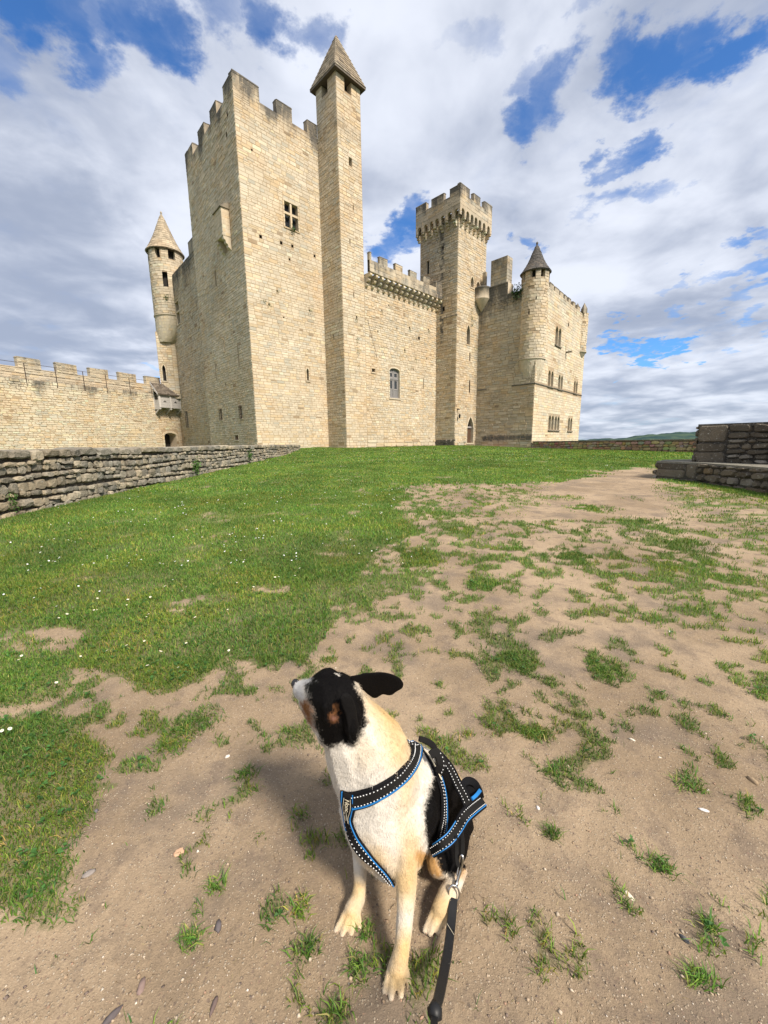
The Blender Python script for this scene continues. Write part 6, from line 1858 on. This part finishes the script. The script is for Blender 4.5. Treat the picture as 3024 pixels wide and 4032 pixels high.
CD *= (.90 + .2 * fbm(DV[:, [0, 2]] + DV[:, [1, 1]], 30, 15))[:, None]
# saddle and thigh
wash(ip([(1725, 2945), (1712, 2990), (1702, 3060), (1680, 3140), (1668, 3200), (1672, 3270), (1690, 3330), (1712, 3365), (1718, 3400), (1740, 3440), (1790, 3445), (1840, 3420), (1900, 3300), (1900, 3130), (1835, 3090), (1790, 3060), (1765, 3010)]), BLACK)
wash(ip([(1765, 2960), (1900, 3000), (1900, 3130), (1835, 3095), (1790, 3060)]), CREAM)
wash(ip([(1640, 3345), (1712, 3365), (1722, 3400), (1745, 3442), (1720, 3460), (1640, 3400)]), TAN)
# head
wash(ip([(1195, 2690), (1215, 2640), (1300, 2610), (1400, 2630), (1402, 2703), (1426, 2741), (1448, 2800), (1448, 2840), (1426, 2878), (1409, 2925), (1366, 2932), (1338, 2925), (1290, 2952), (1268, 2927), (1240, 2865), (1228, 2790), (1212, 2740)]), BLACK)
wash(ip([(1202, 2752), (1214, 2748), (1229, 2795), (1236, 2850), (1246, 2885), (1225, 2862), (1190, 2815), (1176, 2765)]), RUST)
wash(ip([(1150, 2680), (1205, 2670), (1228, 2668), (1226, 2684), (1196, 2694), (1200, 2750), (1176, 2768), (1150, 2740)]), (.47, .455, .44))
wash(inside(DPX, np.array([(1312., 2648), (1330, 2652), (1344, 2667), (1336, 2664), (1322, 2655)])), WHITE)
ed = np.clip(1.2 - np.hypot((Q[:, 0] - 1318) / 24, (Q[:, 1] - 2806) / 42), 0, 1) * (DN @ -fwd > 0)
wash(np.clip(ed * 2.2, 0, 1) * np.clip((fbm(DV[:, [0, 2]], 55, 25) - .36) / .12, 0, 1) * .7, RUST); wash(np.clip(1.1 - np.hypot((Q[:, 0] - 1312) / 15, (Q[:, 1] - 2826) / 15), 0, 1) * .7, PINK)
# toes: darker gaps between the toes come from their shape; claws
a = dme.color_attributes.new('tint', 'FLOAT_COLOR', 'POINT'); a.data.foreach_set('color', np.concatenate([CD, np.zeros((nv_, 1))], 1).astype(np.float32).ravel())
dme.polygons.foreach_set('use_smooth', [True] * len(dme.polygons))
mdog, t, b = new_mat('short_dog_coat')
at = t.add('ShaderNodeAttribute', attribute_name='tint'); geo = t.add('ShaderNodeNewGeometry'); Pn = geo.outputs['Position']
f1 = t.noise(t.vmath('MULTIPLY', Pn, (1, 1, .25)), 420, 3, .6).outputs['Fac']; f2 = t.noise(Pn, 45, 4, .6).outputs['Fac']
t.put(b.inputs['Base Color'], t.vmath('SCALE', at.outputs['Color'], t.math('ADD', t.math('ADD', t.math('MULTIPLY', f1, .22), t.math('MULTIPLY', f2, .3)), .74)))
b.inputs['Roughness'].default_value = .62; b.inputs['Specular IOR Level'].default_value = .06; b.inputs['Sheen Weight'].default_value = .0
bp = t.add('ShaderNodeBump'); bp.inputs['Strength'].default_value = .55; bp.inputs['Distance'].default_value = .005
t.put(bp.inputs['Height'], t.math('ADD', f1, t.math('MULTIPLY', f2, 1.5))); t.l.new(bp.outputs[0], b.inputs['Normal'])
dog = thing('dog', 'white, black and tan dog sitting on the sand in a blue-trimmed black harness, looking left', 'dog', (.05, 1.0, 0))
bpy.context.view_layer.update()


def under(o, parent):
    o.parent = parent; o.matrix_parent_inverse = parent.matrix_world.inverted(); return o


body = under(link('body', dme, None, mdog), dog)
BT = BVHTree.FromPolygons([tuple(v) for v in DV], [tuple(p.vertices) for p in dme.polygons])


def S_(x, y, Y=None):
    """point on the coat seen at photo position x, y, and the surface normal"""
    d = ray(x, y)
    if Y is None:
        h = BT.ray_cast(Vector(CAM), Vector(d))
        if h[0] is not None:
            return np.array(h[0]), np.array(h[1])
        # beside the outline: the nearest point of the coat
        P = CAM + d * 1.45; h = BT.find_nearest(Vector(P)); return np.array(h[0]), np.array(h[1])
    return at_y(x, y, Y), -d


def curve(pts, n):
    """Catmull-Rom through the points"""
    P = np.array(pts, float); P = np.concatenate([[2 * P[0] - P[1]], P, [2 * P[-1] - P[-2]]]); out = []
    m = len(P) - 3
    for i in range(n + 1):
        x = min(i / n * m, m - 1e-6); k = int(x); t_ = x - k; a_, b_, c_, d_ = P[k:k + 4]
        out.append(.5 * (2 * b_ + (c_ - a_) * t_ + (2 * a_ - 5 * b_ + 4 * c_ - d_) * t_ ** 2 + (3 * b_ - a_ - 3 * c_ + d_) * t_ ** 3))
    return np.array(out)


class Strap:
    def __init__(s, px, width, n=26, off=.004, free=None):
        """px: photo points on the coat; free: explicit 3-D points with facing"""
        if free is None:
            C2 = curve(px, n); H = [S_(x, y) for x, y in C2]; P = np.array([h[0] for h in H]); N = np.array([h[1] for h in H])
            for _ in range(3):
                N[1:-1] = (N[:-2] + N[1:-1] * 2 + N[2:]) / 4; P[1:-1] = (P[:-2] + P[1:-1] * 2 + P[2:]) / 4
        else:
            P = curve(free, n); N = CAM - P
        T = np.gradient(P, axis=0); T /= np.linalg.norm(T, axis=1)[:, None] + 1e-9
        N -= T * (N * T).sum(1)[:, None]; N /= np.linalg.norm(N, axis=1)[:, None] + 1e-9
        s.P, s.N, s.T, s.B, s.w, s.off = P, N, T, np.cross(N, T), np.interp(np.linspace(0, 1, n + 1), np.linspace(0, 1, len(np.atleast_1d(width))), np.atleast_1d(width)), off
        s.L = np.concatenate([[0], np.cumsum(np.linalg.norm(np.diff(P, axis=0), axis=1))])

    def band(s, lat, w, h0, h1, mb=None, col=(.02, .02, .02, 0), i0=0, i1=None):
        """lat: centre across the strap (-.5 .. .5), w: width as share of the strap"""
        mb = mb or MB(); i1 = i1 or len(s.P); V = []
        for i in range(i0, i1):
            for (q, h) in ((-.5, h0), (-.42, h1), (.42, h1), (.5, h0), (.4, h0 - .002), (-.4, h0 - .002)):
                V.append(s.P[i] + s.B[i] * s.w[i] * (lat + w * q) + s.N[i] * (s.off + h))
        m = i1 - i0
        F = [(i * 6 + k, i * 6 + (k + 1) % 6, (i + 1) * 6 + (k + 1) % 6, (i + 1) * 6 + k) for i in range(m - 1) for k in range(6)] + [tuple(range(6))[::-1], tuple((m - 1) * 6 + k for k in range(6))]
        mb.mesh(V, F, col); return mb

    def at(s, d, lat, h):
        i = np.interp(d, s.L, np.arange(len(s.L))); k = int(min(i, len(s.L) - 2)); f = i - k; g_ = lambda A: A[k] * (1 - f) + A[k + 1] * f
        return g_(s.P) + g_(s.B) * (g_(s.w) * lat) + g_(s.N) * (s.off + h), g_(s.T), g_(s.B), g_(s.N)

    def stitches(s, lat, mb, d0=.006, d1=None, step=.0092, h=.0052):
        d = d0
        while d < (d1 or s.L[-1]) - .004:
            p, T, B, N = s.at(d, lat, h); a, b_ = T * .0017, B * .0011
            V = [p - a - b_, p + a - b_, p + a + b_, p - a + b_]; V2 = [(v - p) * .6 + p + N * .0016 for v in V]
            mb.mesh(V + V2, [(4, 5, 6, 7), (0, 1, 5, 4), (1, 2, 6, 5), (2, 3, 7, 6), (3, 0, 4, 7)], (.66, .66, .66, 0)); d += step


M['web'] = plain_mat('black_webbing', (.010, .0095, .009), .85, 0, .35, 700, .15)
M['pad'] = plain_mat('black_padding', (.005, .005, .006), .8, 0, .3, 300, .12)
M['pipe'] = plain_mat('blue_piping', (.010, .145, .40), .55, 0, .12, 200, .35)
M['thread'] = attr_mat('reflective_thread', .5, .05, 60, .5)
M['steel'] = plain_mat('polished_steel', (.55, .54, .53), .22, 1.0, .1, 60)
M['cream'] = plain_mat('cream_print', (.55, .49, .36), .6, 0, .1, 100)
har = bpy.data.objects.new('harness', None); COL.objects.link(har); har.empty_display_size = .1; har.location = (.05, 1.0, .3); bpy.context.view_layer.update(); under(har, dog); bpy.context.view_layer.update()


def hb(mb, name, mat):
    return under(mb.build(name, M[mat], None, False), har)


def full(st_, blue=(-1, 1), stitch=True, bw=.065, d0=.006, d1=None, web=True):
    hb(st_.band(0, 1.0, .0, .0035), 'strap', 'pad')
    if web: hb(st_.band(0, .56, .003, .0052), 'webbing', 'web')
    for sgn in blue:
        hb(st_.band(sgn * .345, bw * (1 if sgn == blue[-1] else .45), .003, .0058), 'piping', 'pipe')
    if stitch:
        mb = MB(); st_.stitches(-.24, mb, d0, d1); st_.stitches(.24, mb, d0, d1); o = hb(mb, 'stitching', 'thread')


sa_ = Strap([(1612, 2902), (1636, 2922), (1641, 2955), (1622, 3005), (1575, 3062), (1508, 3108), (1438, 3140), (1382, 3152)], [.026, .040, .044, .046, .050, .052], 34)
full(sa_, blue=(1,), bw=.075)
sb_ = Strap([(1372, 3116), (1372, 3175), (1378, 3240), (1402, 3310), (1440, 3362), (1484, 3402), (1522, 3442), (1548, 3482)], [.044, .050, .046, .040, .030, .022, .016], 30)
full(sb_, blue=(1,), d0=.085, bw=.06)
hb(sb_.band(-.36, .07, .003, .0058, i0=0, i1=11), 'piping', 'pipe')
# chest badge with print on it
pb = MB(); sb_.band(.02, .56, .0052, .0068, pb, i0=1, i1=13); hb(pb, 'badge', 'pad')
for lat in (-.22, .26):
    ol = MB(); ol.tube([sb_.at(d, lat * (1 - .25 * abs(d - .045) / .05), .0075)[0] for d in np.linspace(.012, .092, 14)], .0007, 4); hb(ol, 'badge_outline', 'cream')


def print_text(body_, st_, d, lat, size, rot):
    cu = bpy.data.curves.new('lettering', 'FONT'); cu.body = body_; cu.size = size; cu.align_x = 'CENTER'; cu.align_y = 'CENTER'; cu.extrude = .0004
    to = bpy.data.objects.new('lettering', cu); COL.objects.link(to); bpy.context.view_layer.update()
    me = bpy.data.meshes.new_from_object(to.evaluated_get(bpy.context.evaluated_depsgraph_get())); bpy.data.objects.remove(to)
    p, T, B, N = st_.at(d, lat, .0074); X = T if rot else B; Yv = np.cross(N, X)
    for v in me.vertices:
        q = p + X * v.co.x + Yv * v.co.y + N * v.co.z; v.co = q
    under(link('lettering', me, None, M['cream']), har)


print_text('Nonc', sb_, .034, .02, .020, True)


def oval_logo(st_, d, lat, L, w):
    p, T, B, N = st_.at(d, lat, .0078); n = 20
    ring = lambda kx, ky, h, o=0: [p + T * (L * kx * cos(2 * pi * i / n) + o) + B * (w * ky * sin(2 * pi * i / n)) + N * h for i in range(n)]
    mb = MB(); V = ring(1, 1, 0); mb.mesh(V, [tuple(range(n))]); hb(mb, 'logo', 'cream')
    mb = MB(); mb.mesh(ring(.36, .5, .0006, -L * .38), [tuple(range(n))]); mb.tube([p + T * L * k + B * w * q + N * .0006 for k, q in ((-.1, -.5), (.12, .3), (.4, .1), (.62, .5))], .0012, 4); hb(mb, 'logo_mark', 'pad')
    mb = MB(); mb.mesh(ring(.15, .22, .0012, -L * .38), [tuple(range(n))]); hb(mb, 'logo_mark', 'cream')


oval_logo(sb_, .072, .0, .021, .0085)
# side pieces
sc_ = Strap([(1640, 2935), (1668, 2962), (1700, 3010), (1722, 3060), (1738, 3110), (1744, 3180), (1740, 3250), (1728, 3320)], [.016, .018, .026, .034, .036, .034, .034, .034], 30)
hb(sc_.band(0, 1.0, .0, .003), 'strap', 'pad'); hb(sc_.band(-.42 if sc_.B[15] @ rgt < 0 else .42, .14, .002, .0045, i0=14), 'piping', 'pipe')
mb = MB(); sc_.stitches(-.2, mb, .125, None); sc_.stitches(.2, mb, .125, None, h=.0042); hb(mb, 'stitching', 'thread')
gd = MB(); gd.tube([sc_.at(d, .0, .0045)[0] for d in np.linspace(.03, .085, 8)], .0022, 5); hb(gd, 'strap_edge', 'cream')
oval_logo(sc_, .105, 0, .019, .0068)
# saddle panel lying over the black side
# flank band and belly strap
fr3 = lambda lst: [at_y(*p) for p in lst]
sd_ = Strap(None, [.034, .036, .038, .040, .042], 30, .0, fr3([(1700, 3352, .985), (1738, 3328, .97), (1775, 3298, .985), (1806, 3255, 1.005), (1830, 3215, 1.02), (1862, 3184, 1.06), (1900, 3154, 1.13)]))
full(sd_, blue=(-1,), bw=.075)
hb(sd_.band(.37, .09, .003, .0058, i0=2, i1=17), 'piping', 'pipe')
se_ = Strap(None, [.020, .026, .030, .032], 22, .0, fr3([(1716, 2955, 1.07), (1745, 2988, 1.06), (1775, 3030, 1.05), (1802, 3085, 1.04), (1826, 3130, 1.03), (1842, 3165, 1.02)]))
full(se_, blue=(), bw=.1, d0=.05)
# loop of padding standing off the hip
sf_ = Strap(None, [.012, .022, .024, .022], 24, .0, fr3([(1826, 3110, 1.05), (1824, 3088, 1.07), (1842, 3074, 1.10), (1866, 3082, 1.12), (1884, 3108, 1.13), (1894, 3140, 1.13)]))
hb(sf_.band(0, 1, 0, .004), 'hip_pad', 'pad')
mb = MB(); mb.poly(fr3([(1828, 3090, 1.115), (1850, 3078, 1.115), (1878, 3095, 1.125), (1890, 3125, 1.13), (1868, 3150, 1.12), (1848, 3160, 1.10), (1835, 3125, 1.10)])); hb(mb, 'hip_pad', 'pad')
sg2 = Strap(None, [.010, .012], 14, .0, fr3([(1858, 3146, 1.055), (1876, 3130, 1.08), (1890, 3112, 1.12)])); hb(sg2.band(0, 1, 0, .003), 'piping', 'pipe')
# grip over the back
sg_ = Strap(None, [.016, .020, .020, .020, .018], 26, .0, fr3([(1650, 2908, 1.10), (1680, 2918, 1.12), (1706, 2938, 1.13), (1716, 2966, 1.12), (1728, 2990, 1.10), (1748, 3012, 1.08)]))
hb(sg_.band(0, 1, 0, .004), 'grip', 'web')
sh_ = Strap(None, [.022, .026, .026, .024], 18, .0, fr3([(1694, 2975, 1.04), (1712, 2962, 1.045), (1730, 2978, 1.04), (1738, 3012, 1.03), (1728, 3042, 1.03)]))
hb(sh_.band(0, 1, 0, .004), 'grip', 'web'); mb = MB(); sh_.stitches(.3, mb, .03); hb(mb, 'stitching', 'thread')
# shoulder junction patch
mb = MB(); p = curve([(1618, 2900), (1640, 2912), (1652, 2935), (1640, 2948)], 8); sj = Strap([(1610, 2896), (1634, 2908), (1652, 2930)], .026, 8, .006); hb(sj.band(0, 1, 0, .003), 'strap', 'web')
# belly strap below, with the tether the leash hooks to
sk_ = Strap(None, [.010, .012, .012], 16, .0, fr3([(1818, 3262, 1.0), (1822, 3320, .985), (1818, 3380, .965), (1806, 3410, .955)])); hb(sk_.band(0, 1, 0, .005), 'tether', 'web')
sk_ = Strap(None, [.010, .012, .012], 16, .0, fr3([(1796, 3290, .985), (1798, 3340, .975), (1800, 3390, .955), (1806, 3410, .95)])); hb(sk_.band(0, 1, 0, .005), 'tether', 'web')

# far ear
eo = [(1380, 2662), (1418, 2655), (1432, 2650), (1458, 2649), (1493, 2646), (1528, 2650), (1557, 2660), (1577, 2673), (1588, 2692), (1583, 2710), (1560, 2724), (1546, 2735), (1530, 2738), (1516, 2735), (1505, 2735), (1494, 2741), (1482, 2748), (1468, 2747), (1447, 2733), (1420, 2712), (1385, 2715)]


def flap(outline, yd, th, col):
    """thin rounded sheet: outline in the photo, distance yd(x, y), half thickness th"""
    O = curve(outline + [outline[0]], 72)[:-1]; n = len(O); c = O.mean(0); V, F_ = [], []
    prof = [(1.0, 0), (.985, .45), (.93, .75), (.8, .95), (.55, 1.0), (.25, 1.0)]
    for sg in (-1, 1):
        for (k, h) in prof:
            for p in O:
                q = c + (p - c) * k; V.append(at_y(q[0], q[1], yd(*q) + sg * h * th))
        V.append(at_y(c[0], c[1], yd(*c) + sg * th))
    m = len(prof) * n + 1
    for s0 in (0, m):
        for a_ in range(len(prof) - 1):
            F_ += [(s0 + a_ * n + k, s0 + a_ * n + (k + 1) % n, s0 + (a_ + 1) * n + (k + 1) % n, s0 + (a_ + 1) * n + k) for k in range(n)]
        F_ += [(s0 + (len(prof) - 1) * n + k, s0 + (len(prof) - 1) * n + (k + 1) % n, s0 + m - 1) for k in range(n)]
    mb = MB(); mb.mesh(V, F_, (*col, 0)); return under(mb.build('ear', mdog, None, True), dog)


flap(eo, lambda x, y: 1.0 + (x - 1380) * .00042 + .00012 * (y - 2690) + .010 * sin((x - 1380) / 40), .0055, BLACK)
# hanging flap of the near ear
fe = [(1338, 2742), (1356, 2728), (1380, 2738), (1398, 2775), (1408, 2830), (1418, 2885), (1414, 2922), (1396, 2934), (1378, 2918), (1370, 2870), (1360, 2815), (1345, 2775)]
flap(fe, lambda x, y: .912 + .00006 * (2835 - y) + .00045 * (x - 1384) + .010 * ((x - 1384) / 30) ** 2 * .3, .0075, (.006, .0055, .0055))
# nose and claws
M['nose'] = plain_mat('wet_black_nose', (.012, .011, .012), .3, 0, .3, 300, .5)
mb = MB(); c_ = DP(1163, 2692, 1.085); r = .0155
V = [c_ + IVv * np.array([.85, 1.0, .95]) * r for IVv in IV]; mb.mesh(V, [tuple(f) for f in IF]); under(mb.build('nose', M['nose'], None, True), dog)
M['claw'] = plain_mat('horn_claw', (.30, .20, .14), .4, 0, .3, 300, .4)
for (x, y) in ((1520, 3912), (1544, 3934), (1577, 3926), (1604, 3895), (1328, 3670), (1351, 3684), (1381, 3678), (1411, 3657), (1678, 3670), (1698, 3680), (1722, 3672), (1742, 3649)):
    p = DP(x, y, zz_(.010)); q = DP(x + (-2 if x % 2 else 1), y + 13, zz_(.002)); mb = MB(); mb.tube([p, (p + q) / 2 + UPZ * .002, q], [.0038, .003, .0008], 6); under(mb.build('claw', M['claw'], None, True), dog)
# short coat: fine hairs lying along the body
rngf = np.random.default_rng(3); nh = 60000
pick = rngf.choice(nv_, nh); hp = DV[pick] + rngf.normal(0, .0018, (nh, 3)); hn = DN[pick]
flow = np.tile(np.array([.10, .12, -1.0]), (nh, 1)) + rngf.normal(0, .35, (nh, 3)); flow -= hn * (flow * hn).sum(1)[:, None]; flow /= np.linalg.norm(flow, axis=1)[:, None] + 1e-6
ln_ = rngf.uniform(.006, .012, nh)[:, None] * np.where(DV[pick][:, 2:3] < .2, .55, 1); sdv = np.cross(flow, hn) * .00042
tipv = hp + flow * ln_ + hn * ln_ * .24
V = np.stack([hp - sdv, hp + sdv, tipv], 1).reshape(-1, 3); tri = np.arange(nh * 3).reshape(-1, 3)
fc = np.concatenate([np.clip(CD[pick] * rngf.uniform(.98, 1.25, (nh, 1)), 0, .85), np.zeros((nh, 1))], 1)
fo = array_mesh('fur', V, [tri], np.repeat(fc, 3, 0), mdog); under(fo, dog); fo['kind'] = 'stuff'

# ------------------------------------------------------------------ leash
le = thing('dog_leash', 'black leather dog leash clipped to the harness, leaving at the bottom edge', 'leash', tuple(at_y(1760, 3700, .8)))
bpy.context.view_layer.update()
lb = lambda mb, name, mat, sm=False: under(mb.build(name, M[mat], None, sm), le)
hk = [(1808, 3400, .952), (1812, 3372, .955), (1820, 3368, .955), (1823, 3385, .95), (1816, 3420, .945), (1806, 3452, .938), (1797, 3480, .93)]
mb = MB(); mb.tube(curve(fr3(hk), 22), [.003] * 8 + [.0035] * 8 + [.0042] * 7, 8); lb(mb, 'snap_hook', 'steel', True)
mb = MB(); mb.tube(curve(fr3([(1808, 3402, .950), (1803, 3425, .944), (1798, 3450, .937)]), 8), .0022, 6); lb(mb, 'hook_gate', 'steel', True)
mb = MB(); mb.tube(fr3([(1800, 3470, .931), (1796, 3482, .928), (1792, 3492, .925)]), [.005, .007, .0055], 10); lb(mb, 'swivel', 'steel', True)
c_ = at_y(1787, 3518, .91); ax1 = at_y(1787, 3486, .917) - c_; ax2 = at_y(1808, 3522, .91) - c_
mb = MB(); mb.tube([c_ + ax1 * cos(t_) + ax2 * sin(t_) for t_ in np.linspace(0, 2 * pi, 26)[:-1]], .0028, 8, closed=True); lb(mb, 'ring', 'steel', True)
M['leather'] = plain_mat('worn_black_leather', (.010, .010, .0105), .5, 0, .4, 160, .3)
ls = Strap(None, [.0235, .0235, .0235, .0225, .019], 40, .0, fr3([(1785, 3540, .903), (1776, 3640, .85), (1764, 3740, .79), (1746, 3840, .715), (1728, 3925, .645), (1716, 3965, .615)]))
mb = ls.band(0, 1, -.001, .0032); lb(mb, 'strap', 'leather')
fl = ls.band(0, 1.02, .0032, .006, i1=11); lb(fl, 'strap_fold', 'leather')
mb = MB(); p0 = [ls.at(d, .0, .0066)[0] for d in (.035, .05)]
V = [ls.at(.062, -.45, .0066)[0], ls.at(.082, .45, .0066)[0]]; mb.tube(V, .0006, 4); lb(mb, 'stitch_line', 'cream')
mb = MB(); kc = at_y(1714, 3982, .60); r = 30 * depth(kc) / FPX; rk = random.Random(4)
V = [kc + v * r * np.array([1, 1, .95]) * (1 + .10 * sin(v[0] * 5 + v[2] * 4)) for v in IV]; mb.mesh(V, [tuple(f) for f in IF])
lb(mb, 'knot', 'leather', True)
ls2 = Strap(None, [.014, .015, .016], 14, .0, fr3([(1712, 4005, .595), (1709, 4040, .57), (1700, 4200, .48), (1690, 4500, .38)])); lb(ls2.band(0, 1, -.001, .006), 'strap', 'leather')
